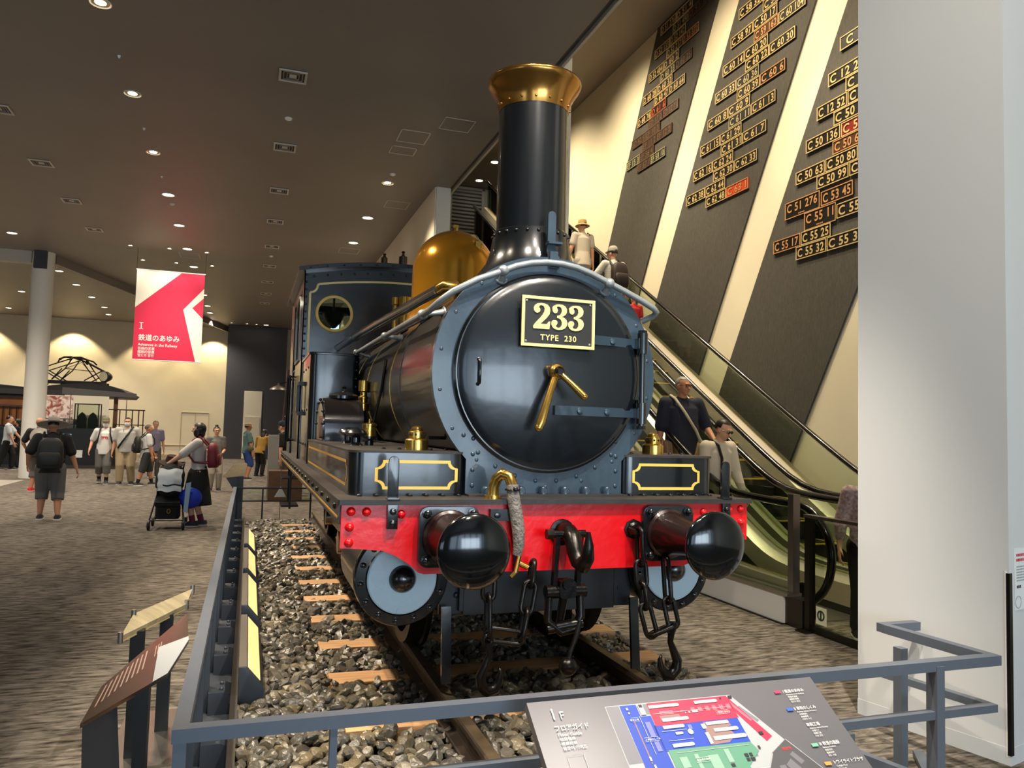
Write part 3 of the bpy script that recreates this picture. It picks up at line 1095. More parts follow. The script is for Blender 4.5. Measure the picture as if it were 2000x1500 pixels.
m.tube([P(.055, 3.69, .64), P(.03, 3.67, .575), P(-.01, 3.65, .50), P(-.02, 3.64, .47)], [.016, .014, .012, .012], 8)
m.sph(P(-.03, 3.63, .435), .046, 14, 10)
m.build('weighted_lever', IRON, ck, sharp=60)


def link(mb, a, b, r, w, roll):
    """one chain link as a closed oval between a and b"""
    a, b = Vector(a), Vector(b)
    d = (b - a)
    L = d.length
    d.normalize()
    u, v = frame_of(d)
    e = u * cos(roll) + v * sin(roll)
    h = w / 2
    pts = []
    for k in range(7):
        t = pi * k / 6
        pts.append(b - d * h + e * h * cos(t) + d * h * sin(t))
    for k in range(7):
        t = pi + pi * k / 6
        pts.append(a + d * h + e * h * cos(t) + d * h * sin(t))
    mb.tube(pts, r, 7, closed=True)


def chain(name, pts, r=.0125, w=.062):
    m0 = MB()
    for i, (a, b) in enumerate(zip(pts, pts[1:])):
        a, b = Vector(a), Vector(b)
        d = (b - a).normalized()
        link(m0, a - d * r * 1.2, b + d * r * 1.2, r, w, (pi / 2) * (i % 2))
    return m0.build(name, IRON, LO, sharp=80)


eye = MB()
for o in (-.42, .42):
    eye.lathe([(.055, 0), (.055, .01), (.042, .012), (.042, .02), (.03, .03), (.03, .045), (0, .046)], P(o, YB, 1.085), (0, -1, 0), 8)
    eye.tube([P(o - .03, YB - .02, 1.085), P(o - .02, YB - .07, 1.075), P(o + .02, YB - .07, 1.075), P(o + .03, YB - .02, 1.085)], .016, 8)
pieces(eye, 'chain_eye', IRON, LO)
chain('safety_chain', [P(.42, 3.745, 1.085), P(.425, 3.74, .915), P(.432, 3.73, .80), P(.445, 3.72, .69), P(.48, 3.70, .545), P(.585, 3.66, .60), P(.575, 3.70, .72), P(.578, 3.74, .93)])
chain('safety_chain', [P(-.42, 3.745, 1.085), P(-.42, 3.74, .94), P(-.425, 3.73, .77), P(-.43, 3.70, .60), P(-.265, 3.68, .575), P(-.235, 3.70, .70), P(-.205, 3.72, .83), P(-.185, 3.75, .93)])


def drop_hook(o, y, z, s):
    pts = [P(o, y, z), P(o - .008, y, z - .06), P(o + .012, y, z - .11), P(o + .035, y, z - .16), P(o + .03, y, z - .205), P(o, y, z - .235),
           P(o - .04, y, z - .225), P(o - .062, y, z - .19), P(o - .068, y, z - .15), P(o - .06, y, z - .125)]
    mb = MB().tube([p if s > 0 else Vector((2 * X(o) - p.x, p.y, p.z)) for p in pts], [.02, .016, .02, .026, .03, .03, .026, .02, .013, .005], 10)
    mb.tube([P(o - .005 + .022 * cos(t), y + .0, z + .01 + .026 * sin(t)) for t in [k * pi / 5 for k in range(10)]], .011, 7, closed=True)
    mb.build('chain_hook', IRON, LO, sharp=80)


drop_hook(.575, 3.66, .575, 1)
drop_hook(-.43, 3.69, .56, -1)

# --- brake hose
m = MB()
m.tube([P(-.375, 3.86, FP), P(-.372, 3.86, 1.31), P(-.36, 3.85, 1.352), P(-.335, 3.83, 1.378), P(-.308, 3.805, 1.365), P(-.295, 3.79, 1.325), P(-.293, 3.785, 1.30)], .029, 14)
m.cyl(P(-.375, 3.86, FP), P(-.375, 3.86, FP + .02), .045, n=16)
hs = m.build('brake_pipe', BRASS, LO, sharp=60)
MB().tube([P(-.294, 3.787, 1.325), P(-.291, 3.78, 1.27), P(-.277, 3.772, 1.19), P(-.262, 3.768, 1.10), P(-.258, 3.77, 1.02), P(-.262, 3.778, .97)], [.031, .033, .034, .033, .03, .024], 14).build('hose', HOSE, hs)
m = MB()
m.tube([P(-.294 + .036 * cos(t), 3.786 + .036 * sin(t), 1.30) for t in [k * pi / 6 for k in range(12)]], .006, 6, closed=True)
m.sph(P(-.29, 3.748, 1.305), .014)
m.box((X(-.405), YB - .03, 1.14), (X(-.30), YB - .002, 1.20)).lathe([(.016, 0), (.016, .012), (0, .016)], P(-.37, YB - .03, 1.17), (0, -1, 0), 8)
m.cyl(P(-.262, YB - .015, 1.15), P(-.262, YB - .015, .88), .014, n=8)
pieces(m, 'hose_clip', BLK, hs)
m = MB()
m.cyl(P(-.255, 3.78, .93), P(-.205, 3.76, .905), .014, n=10).cyl(P(-.25, 3.775, .965), P(-.27, 3.77, .88), .012, n=8).cyl(P(-.27, 3.77, .885), P(-.30, 3.76, .86), .009, n=8)
m.build('drain_cock', BRASS, hs)

# --- boxes on the footplate in front of the tanks
for s in (-1, 1):
    a, b = (X(-1.09), X(-.462)) if s < 0 else (X(.462), X(1.09))
    sb = MB().rbox((a, 4.06, FP), (b, 7.12, 1.468), .075, n=6).build('footplate_box', BLK, LO, sharp=30)
    MB().rbox((a - .006, 4.054, 1.468), (b + .006, 7.12, 1.480), .075, n=6).build('box_top', DUST, sb)
    m = MB()
    l0, l1 = (X(-.96), X(-.515)) if s < 0 else (X(.535), X(.985))
    lined(m, (l0, 1.278), (l1, 1.432), .042, .016, XZ, 4.0585)
    m.build('front_lining', GOLD, sb)
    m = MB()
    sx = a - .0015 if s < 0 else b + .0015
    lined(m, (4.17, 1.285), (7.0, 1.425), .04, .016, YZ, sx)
    m.build('side_lining', MATS['brown_gold_lining'], sb)  # gold made browner: reflections on the side put into the colour
    m = MB()
    for k in range(7):
        m.sph((a + .05 + k * (b - a - .1) / 6, 4.03, FP + .004), (.014, .012, .01), 8, 5)
    for k in range(5):
        m.sph((b - .05 - k * .09, 4.35, 1.482), (.014, .014, .009), 8, 5)
    m.build('rivets', BLK, sb)
    px = X(-.695) if s < 0 else X(.80)
    lu = MB().lathe([(.066, 0), (.066, .055), (.060, .062), (.045, .067), (.045, .072), (.047, .074), (.047, .1), (.043, .104), (.036, .106), (.036, .112), (.030, .126), (.012, .134), (0, .135)],
                    (px, 4.30, 1.48), n=20).build('lubricator', BRASS, sb)
    m = MB()
    for k in range(10):
        m.sph((px + .046 * cos(k * pi / 5), 4.30 + .046 * sin(k * pi / 5), 1.567), (.007, .007, .007), 6, 4)
    m.build('vent_holes', BLACKM, lu)
    if s < 0:
        m = MB()
        m.lathe([(.03, 0), (.03, .03), (.045, .045), (.045, .06)], (X(-.83), 5.2, 1.48), n=14)
        m.build('small_oil_cup_foot', BLK, sb)
        MB().lathe([(.045, .06), (.045, .13), (.05, .132), (.05, .142), (.01, .15), (.008, .175), (0, .176)], (X(-.83), 5.2, 1.48), n=16).build('oil_cup', BRASS, sb)
        m = MB()
        for q, yy in ((-.93, 5.1), (-.90, 5.75)):
            m.lathe([(.05, 0), (.03, .02), (.03, .05), (.06, .065), (.075, .08), (.06, .10), (.02, .115), (0, .117)], (X(q), yy, 1.48), n=16)
        pieces(m, 'filler_knob', BLK, sb)
        m = MB()
        m.tube([(px + .07, 4.31, 1.55), (px + .16, 4.33, 1.55), (px + .24, 4.36, 1.56), (px + .30, 4.4, 1.595), (px + .33, 4.4, 1.56), (px + .35, 4.4, 1.50)], .011, 8)
        m.sph((px + .30, 4.39, 1.59), .022).lathe([(.05, 0), (.03, .02), (.015, .06)], (px + .34, 4.4, 1.48), n=10)
        m.build('feed_pipe', BLK, sb)

# --- smokebox
ZB = 1.925
pts = []
R = .672
a0 = math.acos(.468 / R)
for k in range(49):
    t = -a0 + (pi + 2 * a0) * k / 48
    pts.append((X(R * cos(t)), ZB + R * sin(t)))
pts += [(X(-.468), FP), (X(.468), FP)]
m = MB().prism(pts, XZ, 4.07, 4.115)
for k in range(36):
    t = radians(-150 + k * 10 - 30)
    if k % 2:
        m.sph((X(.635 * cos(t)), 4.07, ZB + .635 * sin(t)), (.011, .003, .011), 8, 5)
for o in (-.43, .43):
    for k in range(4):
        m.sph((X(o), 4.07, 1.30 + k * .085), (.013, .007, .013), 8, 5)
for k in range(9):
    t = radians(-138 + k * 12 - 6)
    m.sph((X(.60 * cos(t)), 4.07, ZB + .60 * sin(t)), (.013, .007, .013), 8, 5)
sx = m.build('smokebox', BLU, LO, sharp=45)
m = MB().lathe([(.645, 0), (.645, 1.05), (.60, 1.05)], (XC, 4.115, ZB), (0, 1, 0), 64)
m.box((X(-.46), 4.12, FP), (X(.46), 5.1, 1.6))
m.build('smokebox_wrapper', BRN, sx, sharp=45)
m = MB()
for o in (-.36, -.156, -.027, .105, .233, .366):
    m.lathe([(.027, 0), (.027, .035), (.018, .05), (0, .055)], P(o, 4.045, FP), (0, 0, 1), 12).cyl(P(o, 4.05, FP + .028), P(o, 4.02, FP + .028), .017, n=10)
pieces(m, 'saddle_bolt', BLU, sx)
m = MB()
m.box((X(-.468), 3.99, FP), (X(.468), 4.07, FP + .012))
m.build('saddle_angle', DUST, sx)
# smokebox door
dz = 1.932
d = MB().lathe([(.562, -.002), (.562, .02), (.548, .03), (.540, .03)], P(0, 4.07, dz), (0, -1, 0), 72).build('smokebox_door', M('door_rim_black', '06080a', .2, coat=.5), LO, sharp=30)
MB().lathe([(.541, .012), (.541, .034), (.532, .041), (.50, .050), (.42, .066), (.30, .083), (.18, .092), (.08, .0955), (0, .096)], P(0, 4.07, dz), (0, -1, 0), 72).build('door_plate', BLD, d, sharp=25)
for z, o0 in ((2.128, .20), (1.722, .0)):
    m = MB()

    def ys(o, z):
        r = sqrt(o * o + (z - dz) ** 2)
        return 4.07 - .096 * max(0, 1 - (r / .56) ** 2) - .008
    st = 7
    for k in range(st):
        q0, q1 = o0 + (.53 - o0) * k / st, o0 + (.53 - o0) * (k + 1) / st
        y0, y1 = ys(q0, z) - .012, ys(q1, z) - .012
        y0, y1 = min(y0, 4.05) - .012, min(y1, 4.05) - .012
        m.add([P(q0, y0, z - .026), P(q1, y1, z - .026), P(q1, y1, z + .026), P(q0, y0, z + .026), P(q0, y0 + .03, z - .026), P(q1, y1 + .03, z - .026), P(q1, y1 + .03, z + .026), P(q0, y0 + .03, z + .026)],
              [(0, 1, 2, 3), (4, 5, 6, 7), (0, 1, 5, 4), (2, 3, 7, 6), (1, 2, 6, 5), (0, 3, 7, 4)])
    for q in ((.36,) if z > 2 else (.15, .33)):
        m.lathe([(.02, 0), (.016, .008), (0, .012)], P(q, ys(q, z) - .026, z), (0, -1, 0), 10)
    m.box((X(.525), 3.985, z - .03), (X(.555), 4.07, z + .03))
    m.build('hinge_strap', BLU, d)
m = MB()
m.cyl(P(.555, 4.0, 1.64), P(.555, 4.0, 2.195), .017, n=12)
for z in (2.128, 1.722):
    m.cyl(P(.555, 4.0, z - .06), P(.555, 4.0, z + .06), .031, n=14)
m.cyl(P(.555, 4.0, 2.19), P(.555, 4.0, 2.205), .026, n=6).cyl(P(.555, 4.0, 1.63), P(.555, 4.0, 1.65), .026, n=6)
m.box((X(.535), 4.0, 2.06), (X(.575), 4.07, 2.10)).box((X(.535), 4.0, 1.755), (X(.575), 4.07, 1.80))
m.build('hinge_pin', BLK, d)
m = MB()
h0 = P(-.01, 3.955, 1.93)
m.lathe([(.035, 0), (.045, .015), (.045, .045), (.034, .055), (.028, .06), (.028, .075)], h0, (0, -1, 0), 20)
m.tube([P(-.015, 3.92, 1.915), P(-.06, 3.90, 1.80), P(-.11, 3.88, 1.655), P(-.122, 3.878, 1.625)], [.020, .020, .026, .022], 12)
m.tube([P(.005, 3.89, 1.915), P(.06, 3.85, 1.855), P(.108, 3.82, 1.80)], [.017, .018, .021], 12)
m.sph(P(.111, 3.818, 1.797), .021).sph(P(-.123, 3.878, 1.622), .023)
m.build('door_handle', BRASS, d, sharp=60)
MB().cyl(P(-.01, 3.88, 1.93), P(-.01, 3.862, 1.93), .017, n=10).build('spindle_nut', IRON, d)
m = MB()
m.tube([P(-.43, 4.03, 1.985), P(-.43, 3.985, 1.98), P(-.43, 3.98, 1.97), P(-.43, 3.98, 1.865), P(-.43, 3.985, 1.855), P(-.43, 4.03, 1.85)], .009, 8)
m.sph(P(-.43, 4.02, 1.985), .017).sph(P(-.43, 4.02, 1.85), .017)
m.build('grab_handle', BLK, d, sharp=70)

# number plate
pl = MB().box((X(-.213), 3.948, 2.066), (X(.222), 3.962, 2.344)).build('number_plate', M('plate_black', '1b1a19', .5, var=.1), LO)
m = MB()
x0, x1, z0, z1, w = X(-.213), X(.222), 2.066, 2.344, .017
m.box((x0, 3.940, z0), (x1, 3.949, z0 + w)).box((x0, 3.940, z1 - w), (x1, 3.949, z1)).box((x0, 3.940, z0 + w), (x0 + w, 3.949, z1 - w)).box((x1 - w, 3.940, z0 + w), (x1, 3.949, z1 - w))
m.build('plate_rim', CREAMP, pl, bevel=.002)


def big2(mb, cx, cz, h, y):
    """bold slab numeral 2 with ball terminal"""
    o = [(-.33, -.5), (.33, -.5), (.36, -.20), (.30, -.20), (.24, -.30), (.16, -.31), (-.04, -.31), (.20, -.08), (.32, .08), (.35, .22), (.33, .34), (.25, .44), (.12, .49), (-.02, .50),
         (-.17, .48), (-.28, .41), (-.33, .30), (-.32, .20), (-.26, .13), (-.17, .11), (-.09, .15), (-.06, .22), (-.08, .29), (-.12, .33), (-.09, .40), (-.01, .42), (.08, .38), (.12, .29), (.11, .18),
         (.05, .06), (-.06, -.08), (-.20, -.23), (-.31, -.36), (-.34, -.42)]
    mb.prism([(cx + a * h, cz + b * h) for a, b in o], XZ, y, y + .006)


def big3(mb, cx, cz, h, y):
    o = [(-.30, .28), (-.31, .36), (-.24, .44), (-.13, .49), (0, .50), (.13, .49), (.24, .43), (.30, .33), (.30, .21), (.25, .11), (.15, .04), (.07, .02), (.19, -.01), (.29, -.09), (.33, -.20), (.31, -.32),
         (.24, -.42), (.12, -.48), (-.02, -.50), (-.17, -.48), (-.28, -.41), (-.34, -.30), (-.33, -.20), (-.26, -.13), (-.17, -.12), (-.10, -.16), (-.08, -.23), (-.11, -.30), (-.15, -.34), (-.12, -.40),
         (-.03, -.42), (.05, -.39), (.10, -.31), (.10, -.20), (.06, -.10), (-.01, -.05), (-.10, -.03), (-.10, .05), (-.01, .07), (.06, .13), (.09, .22), (.08, .33), (.03, .40), (-.05, .42), (-.11, .40),
         (-.13, .36), (-.09, .31), (-.08, .24), (-.11, .17), (-.18, .14), (-.25, .17), (-.29, .22)]
    mb.prism([(cx + a * h, cz + b * h) for a, b in o], XZ, y, y + .006)


m = MB()
zc = 2.236
big2(m, X(-.098), zc, .142, 3.942)
big3(m, X(.008), zc, .142, 3.942)
big3(m, X(.108), zc, .142, 3.942)
m.text('TYPE  230', P(.004, 3.942, 2.104), (1, 0, 0), (0, 0, 1), .044, .0, .018, 1.0, 'CENTER', space=1.15)
m.build('lettering', CREAMP, pl, flat=True)
m = MB()
for a in (-.185, .194):
    for b in (2.094, 2.316):
        m.sph(P(a, 3.947, b), (.007, .005, .007), 8, 5)
pieces(m, 'plate_screw', SILV, pl)
MB().cyl(P(-.14, 3.962, 2.2), P(-.14, 4.03, 2.2), .012).cyl(P(.15, 3.962, 2.2), P(.15, 4.03, 2.2), .012).build('plate_studs', BLK, pl)

# --- chimney
ch = MB().lathe([(.36, 2.50), (.315, 2.555), (.275, 2.61), (.25, 2.68), (.236, 2.76), (.232, 2.805), (.226, 2.812), (.2145, 2.812), (.2145, 3.575), (.20, 3.585), (.19, 3.58), (.19, 2.9), (.0, 2.9)],
                (XC, 4.43, 0), n=56).build('chimney', BLK, LO, sharp=35)
m = MB()
for k in range(22):
    t = 2 * pi * k / 22
    m.sph((X(.234 * cos(t)), 4.43 + .234 * sin(t), 2.785), .011, 8, 5)
m.build('chimney_rivets', BLK, ch)
MB().lathe([(.216, 3.568), (.219, 3.585), (.224, 3.61), (.236, 3.645), (.256, 3.685), (.278, 3.717), (.289, 3.735), (.293, 3.750), (.289, 3.762), (.278, 3.768), (.262, 3.762), (.235, 3.735), (.21, 3.69), (.196, 3.6)],
           (XC, 4.43, 0), n=64).build('chimney_cap', COPPER, ch, sharp=70)
m = MB()
for k in range(16):
    t = 2 * pi * k / 16 + .1
    m.sph((X(.224 * cos(t)), 4.43 + .224 * sin(t), 3.598), .008, 8, 5)
m.build('cap_screws', COPPER, ch)
m = MB()
m.prism([(X(-.012), 2.52), (X(.036), 2.52), (X(.036), 2.85), (X(.030), 2.868), (X(.012), 2.876), (X(-.006), 2.868), (X(-.012), 2.85)], XZ, 4.10, 4.118)
m.box((X(-.02), 4.06, 2.676), (X(.065), 4.118, 2.69)).box((X(-.016), 4.045, 2.53), (X(.04), 4.068, 2.60)).box((X(-.012), 4.055, 2.59), (X(.036), 4.118, 2.63))
m.lathe([(.018, 0), (.018, .016), (.01, .02), (0, .021)], P(.012, 4.045, 2.555), (0, -1, 0), 8)
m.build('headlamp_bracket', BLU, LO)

# --- boiler, dome and fittings
bo = MB().lathe([(.60, 0), (.622, 0), (.622, 3.35), (.5, 3.35)], (XC, 5.15, ZB), (0, 1, 0), 64).build('boiler', BRN, LO, sharp=45)
for y, r, mt in ((5.165, .650, BRN), (5.70, .6245, BRASS), (6.9, .6245, BRASS), (7.7, .6245, BRASS)):
    w = .014 if mt is BRN else .006
    MB().lathe([(r - .01, 0), (r, 0), (r, w), (r - .01, w)], (XC, y, ZB), (0, 1, 0), 64).build('boiler_band', mt, bo, sharp=30)
dm = MB().lathe([(.44, 2.40), (.42, 2.46), (.385, 2.52), (.362, 2.58), (.354, 2.66), (.352, 2.93)] + [(.352 * cos(radians(t)), 2.93 + .352 * sin(radians(t))) for t in range(6, 90, 6)] + [(0, 3.283)],
                (XC, 6.33, 0), n=64).build('steam_dome', DOME, LO, sharp=70)
m = MB().cyl(P(0, 6.33, 3.27), P(0, 6.33, 3.325), .022, n=8)
q = Vector((.14, -.30, .13))
m.box((X(.10), 6.045, 3.02), (X(.145), 6.075, 3.13), T=None).box((X(.10), 6.03, 3.10), (X(.145), 6.10, 3.145))
m.box((X(-.022), 6.31, 3.315), (X(.022), 6.35, 3.34))
pieces(m, 'dome_clip', BRASS, dm)
hr = MB()
hp = [P(-.66, 7.5, 2.30), P(-.664, 6.0, 2.285), P(-.667, 4.5, 2.262), P(-.665, 4.2, 2.262), P(-.645, 4.08, 2.29), P(-.58, 4.03, 2.345), P(-.45, 4.02, 2.42)]
for t in range(118, 62, -8):
    hp.append(P(.66 * cos(radians(t)) * 1.0 + .0, 4.02, 1.895 + .66 * sin(radians(t))))
hp += [P(.43, 4.02, 2.435), P(.55, 4.02, 2.385), P(.635, 4.022, 2.345), P(.66, 4.03, 2.325), P(.655, 4.06, 2.305), P(.60, 4.10, 2.275)]
hr = hr.tube(hp, .0185, 12).build('handrail', SILV, LO, sharp=70)


def stanchion(a, b):
    m = MB()
    a, b = Vector(a), Vector(b)
    dd = (b - a).normalized()
    m.sph(a, .031, 14, 10).tube([a, a + (b - a) * .45, b], [.014, .014, .024], 10)
    m.cyl(b - dd * .006, b + dd * .002, .034, n=14)
    m.build('stanchion', SILV, hr, sharp=60)


for y in (4.40, 5.72, 7.35):
    zz = 2.262 + (y - 4.4) * .0126
    stanchion(P(-.665, y, zz), P(-.535, y, ZB + (.345 if y > 5 else .36)))
for o, z in ((-.30, 2.483), (.345, 2.468)):
    stanchion(P(o, 4.02, z), P(o * .98, 4.072, z - .045))
m = MB()
m.tube([P(-.40, 4.62, 2.36), P(-.43, 4.48, 2.425), P(-.475, 4.42, 2.455), P(-.52, 4.45, 2.45), P(-.545, 4.55, 2.44)], .033, 14)
m.build('exhaust_elbow', BRASS, LO, sharp=60)
m = MB().tube([P(-.545, 4.53, 2.44), P(-.60, 5.6, 2.44), P(-.68, 7.2, 2.445), P(-.72, 8.48, 2.45)], .036, 12)
m.cyl(P(-.685, 7.3, 2.445), P(-.688, 7.36, 2.445), .044, n=14)
m.build('exhaust_pipe', BLK, LO, sharp=60)
m = MB().tube([P(-.50, 4.6, 2.34), P(-.55, 6.0, 2.33), P(-.60, 8.4, 2.33)], .014, 8).tube([P(-.62, 5.9, 2.12), P(-.63, 6.0, 1.9), P(-.66, 6.2, 1.62), P(-.60, 6.3, 1.50)], .012, 8)
pieces(m, 'small_pipe', BLK, LO)
m = MB()
m.lathe([(.05, 0), (.05, .06), (.036, .07), (.036, .10), (.042, .105), (.042, .12), (.03, .13), (.03, .16), (.045, .17), (.045, .26), (.0, .27)], P(-.665, 6.75, 1.74), n=14)
m.build('check_valve', BRASS, LO)
m = MB().tube([P(-.665, 6.75, 1.76), P(-.67, 6.72, 1.65), P(-.68, 6.6, 1.55), P(-.70, 6.5, 1.49)], .026, 10).cyl(P(-.6, 6.75, 1.92), P(-.70, 6.75, 1.92), .02)
m.build('feed_pipe', BLK, LO)
m = MB()
m.lathe([(.07, 0), (.07, .05), (.05, .06), (.05, .30), (.065, .31), (.065, .40), (.05, .41), (.0, .42)], P(-.17, 7.6, 2.50), n=16)
m.lathe([(.03, 0), (.03, .3), (.04, .31), (.04, .38), (.0, .39)], P(-.26, 7.65, 2.52), n=12)
pieces(m, 'safety_valve', BRASS, LO)

# --- side tanks and cab
for s in (-1, 1):
    a, b = (X(-1.08), X(-.625)) if s < 0 else (X(.625), X(1.08))
    tk = MB().rbox((a, 7.35, FP), (b, 10.4, 2.262), .07, n=6)
    for k in range(12):
        tk.sph(((b if s < 0 else a) - s * -.03 * 0 + (-.03 if s < 0 else .03), 7.348, 1.35 + k * .078), .011, 8, 5)
    tk = tk.build('side_tank', BLK, LO, sharp=30)
    MB().rbox((a - .012, 7.335, 2.262), (b + .008, 10.4, 2.285), .075, n=6).build('tank_beading', BLK, tk, bevel=.006)
    sx_ = a - .002 if s < 0 else b + .002
    m = MB()
    for z in (1.42, 1.75, 2.15):
        for k in range(9):
            m.sph((sx_, 7.55 + k * .33, z), (.008, .014, .014), 8, 5)
    m.box((sx_ - .006, 7.5, 1.40), (sx_ + .006, 10.3, 1.41)).box((sx_ - .006, 8.45, FP + .02), (sx_ + .006, 8.5, 2.25))
    m.box((sx_ - .012, 8.9, 1.52), (sx_ + .006, 9.02, 1.62))
    m.build('tank_rivets', TANKS, tk)
    m = MB()
    m.bar((sx_ - .05, 8.0, 2.02), (sx_ - .05, 8.35, 2.02), .02, .03).bar((sx_ - .05, 8.0, 1.72), (sx_ - .05, 8.6, 1.74), .02, .02).bar((sx_ - .05, 8.2, 1.72), (sx_ - .05, 8.2, 2.02), .03, .03, (0, 1, 0))
    m.box((sx_ - .06, 8.05, 2.0), (sx_, 8.1, 2.04)).box((sx_ - .06, 8.05, 1.70), (sx_, 8.1, 1.74))
    m.build('tool_rack', IRON, tk)
    m = MB()
    for q in (.06, .16):
        m.sph((a + q * .45, 7.345, 1.33), .017, 8, 5)
    m.sph((a + .06, 7.345, 1.28), .014, 8, 5)
    pieces(m, 'corner_bolt', BLK, tk)
    cx_ = X(-.845 * -s * -1) if s < 0 else X(.845)
    fl = MB().lathe([(.150, 0), (.150, .10), (.172, .105), (.178, .118), (.165, .13), (.09, .155), (.03, .165), (.02, .175), (.03, .19), (.0, .2)], (cx_, 7.65, 2.285), n=32).build('filler_lid', BLK, tk, sharp=40)

m = MB()
m.prism([(6.30, 1.48), (6.98, 1.48)] + [(6.64 + .34 * cos(radians(t)), 1.62 + .215 * sin(radians(t))) for t in range(0, 181, 12)], YZ, X(-1.02), X(-.715))
cp = m.build('mechanical_lubricator', M('lubricator_paint', '1a1719', .25, .3, coat=.4), LO, sharp=35)
m = MB().lathe([(.125, 0), (.125, .025), (.11, .035), (.05, .06), (.02, .065), (.014, .085), (.022, .1), (0, .115)], (X(-.845), 6.64, 1.833), n=24)
m.build('lid', BLK, cp)
m = MB().prism([(6.36, 1.49), (6.92, 1.49)] + [(6.64 + .30 * cos(radians(t)), 1.61 + .19 * sin(radians(t))) for t in range(0, 181, 15)], YZ, X(-1.035), X(-1.02))
for t in range(0, 181, 30):
    m.sph((X(-1.036), 6.64 + .32 * cos(radians(t)), 1.62 + .2 * sin(radians(t))), .014, 8, 5)
m.build('end_cover', BLK, cp)
m = MB().rbox((X(-1.06), 6.34, 1.50), (X(-1.035), 6.44, 1.68), .02, axis='x')
m.build('drive_gear', M('worn_bronze', '6b4a3a', .4, .6), cp)

CABY = 8.5
hw, ze, zm_ = 1.10, 3.262, 3.375


def roof_z(o):
    return ze + (zm_ - ze) * (1 - (o / hw) ** 2)


cab = MB()
pts = [(X(-hw), FP), (X(-.62), FP)] + [(X(.62), FP), (X(hw), FP)] + [(X(hw * (1 - k / 10)), roof_z(hw * (1 - k / 10))) for k in range(21)]
# front sheet with two round holes is built as a ring of quads round each window
RW = .182
WZ, WO = 2.815, .773


def plate_with_holes(mb, y0, y1):
    """cab front: solid strips around two round openings"""
    for s in (-1, 1):
        c = s * WO
        b0, b1, c0, c1 = c - .26, c + .26, WZ - .26, WZ + .26
        n = 32
        sq = []
        for k in range(n):
            t = 2 * pi * k / n
            dx, dz_ = cos(t), sin(t)
            q = .26 / max(abs(dx), abs(dz_))
            sq.append((c + dx * q, WZ + dz_ * q))
        ci = [(c + RW * cos(2 * pi * k / n), WZ + RW * sin(2 * pi * k / n)) for k in range(n)]
        vs = [P(a, y, b) for y in (y0, y1) for a, b in sq + ci]
        fs = []
        for k in range(n):
            j = (k + 1) % n
            fs += [(k, j, n + j, n + k), (2 * n + k, 2 * n + j, 3 * n + j, 3 * n + k), (n + k, n + j, 3 * n + j, 3 * n + k)]
        mb.add(vs, fs)
        e = s * hw
        lo, hi = sorted((s * (WO + .26), e))
        mb.prism([(X(lo), FP), (X(hi), FP), (X(hi), roof_z(hi)), (X(lo), roof_z(lo))], XZ, y0, y1)
        mb.prism([(X(b0), FP), (X(b1), FP), (X(b1), c0), (X(b0), c0)], XZ, y0, y1)
        mb.prism([(X(b0), c1), (X(b1), c1), (X(b1), roof_z(b1)), (X(c), roof_z(c)), (X(b0), roof_z(b0))], XZ, y0, y1)
    i = WO - .26
    mb.prism([(X(-i), FP), (X(i), FP)] + [(X(i * (1 - k / 4)), roof_z(i * (1 - k / 4))) for k in range(9)], XZ, y0, y1)


plate_with_holes(cab, CABY, CABY + .012)
for k in range(15):
    o = -1.0 + k / 7
    cab.sph(P(o, CABY - .001, roof_z(o) - .075), (.013, .008, .013), 8, 5)
for k in range(12):
    for s in (-1, 1):
        cab.sph(P(s * 1.075, CABY - .001, 2.34 + k * .08), (.013, .008, .013), 8, 5)
for s in (-1, 1):
    x0_, x1_ = sorted((X(s * hw), X(s * (hw - .012))))
    cab.box((x0_, CABY, FP), (x1_, 8.72, ze)).box((x0_, 8.72, 3.10), (x1_, 10.95, ze)).box((x0_, 8.72, FP), (x1_, 9.62, 2.30)).box((x0_, 9.5, 2.30), (x1_, 9.62, 3.1))
    cab.box((x0_, 10.25, FP), (x1_, 10.95, 3.1))
cab.box((X(-hw), 10.93, FP), (X(hw), 10.95, 2.45)).box((X(-hw), 10.93, 3.15), (X(hw), 10.95, ze))
cab.box((X(-.9), 8.9, 1.3), (X(.9), 9.0, 2.2))
cab = cab.build('cab', BLK, LO, sharp=40)
m = MB()
rp_ = [(o, roof_z(o) + .03) for o in [-1.165 + .1165 * k for k in range(21)]]
poly = [(X(a), b) for a, b in rp_] + [(X(a), b - .045) for a, b in reversed(rp_)]
m.prism(poly, XZ, 8.38, 11.05)
for k in range(13):
    o = -1.05 + k * .175
    m.sph(P(o, 8.378, roof_z(o) + .005), (.013, .01, .011), 8, 5)
rf = m.build('cab_roof', BLK, cab, sharp=40)
m = MB().tube([P(-.76 + .04 * cos(t * pi / 8), 8.6, roof_z(.76) + .02 + .045 * sin(t * pi / 8)) for t in range(9)], .009, 7)
m.build('lifting_eye', BLK, rf)
for o, h in ((-.215, .13), (.0, .175)):
    m = MB().lathe([(.05, -.02), (.035, .02), (.016, .035), (.016, .05), (.044 * h / .16, .055), (.044 * h / .16, .055 + h * .6), (.02, .055 + h * .68), (.012, .06 + h * .8), (.022, .06 + h * .9), (0, .06 + h)], P(o, 8.75, roof_z(o) + .03), n=18)
    m.build('whistle', M('dull_bronze', '4c4336', .35, .8), rf)
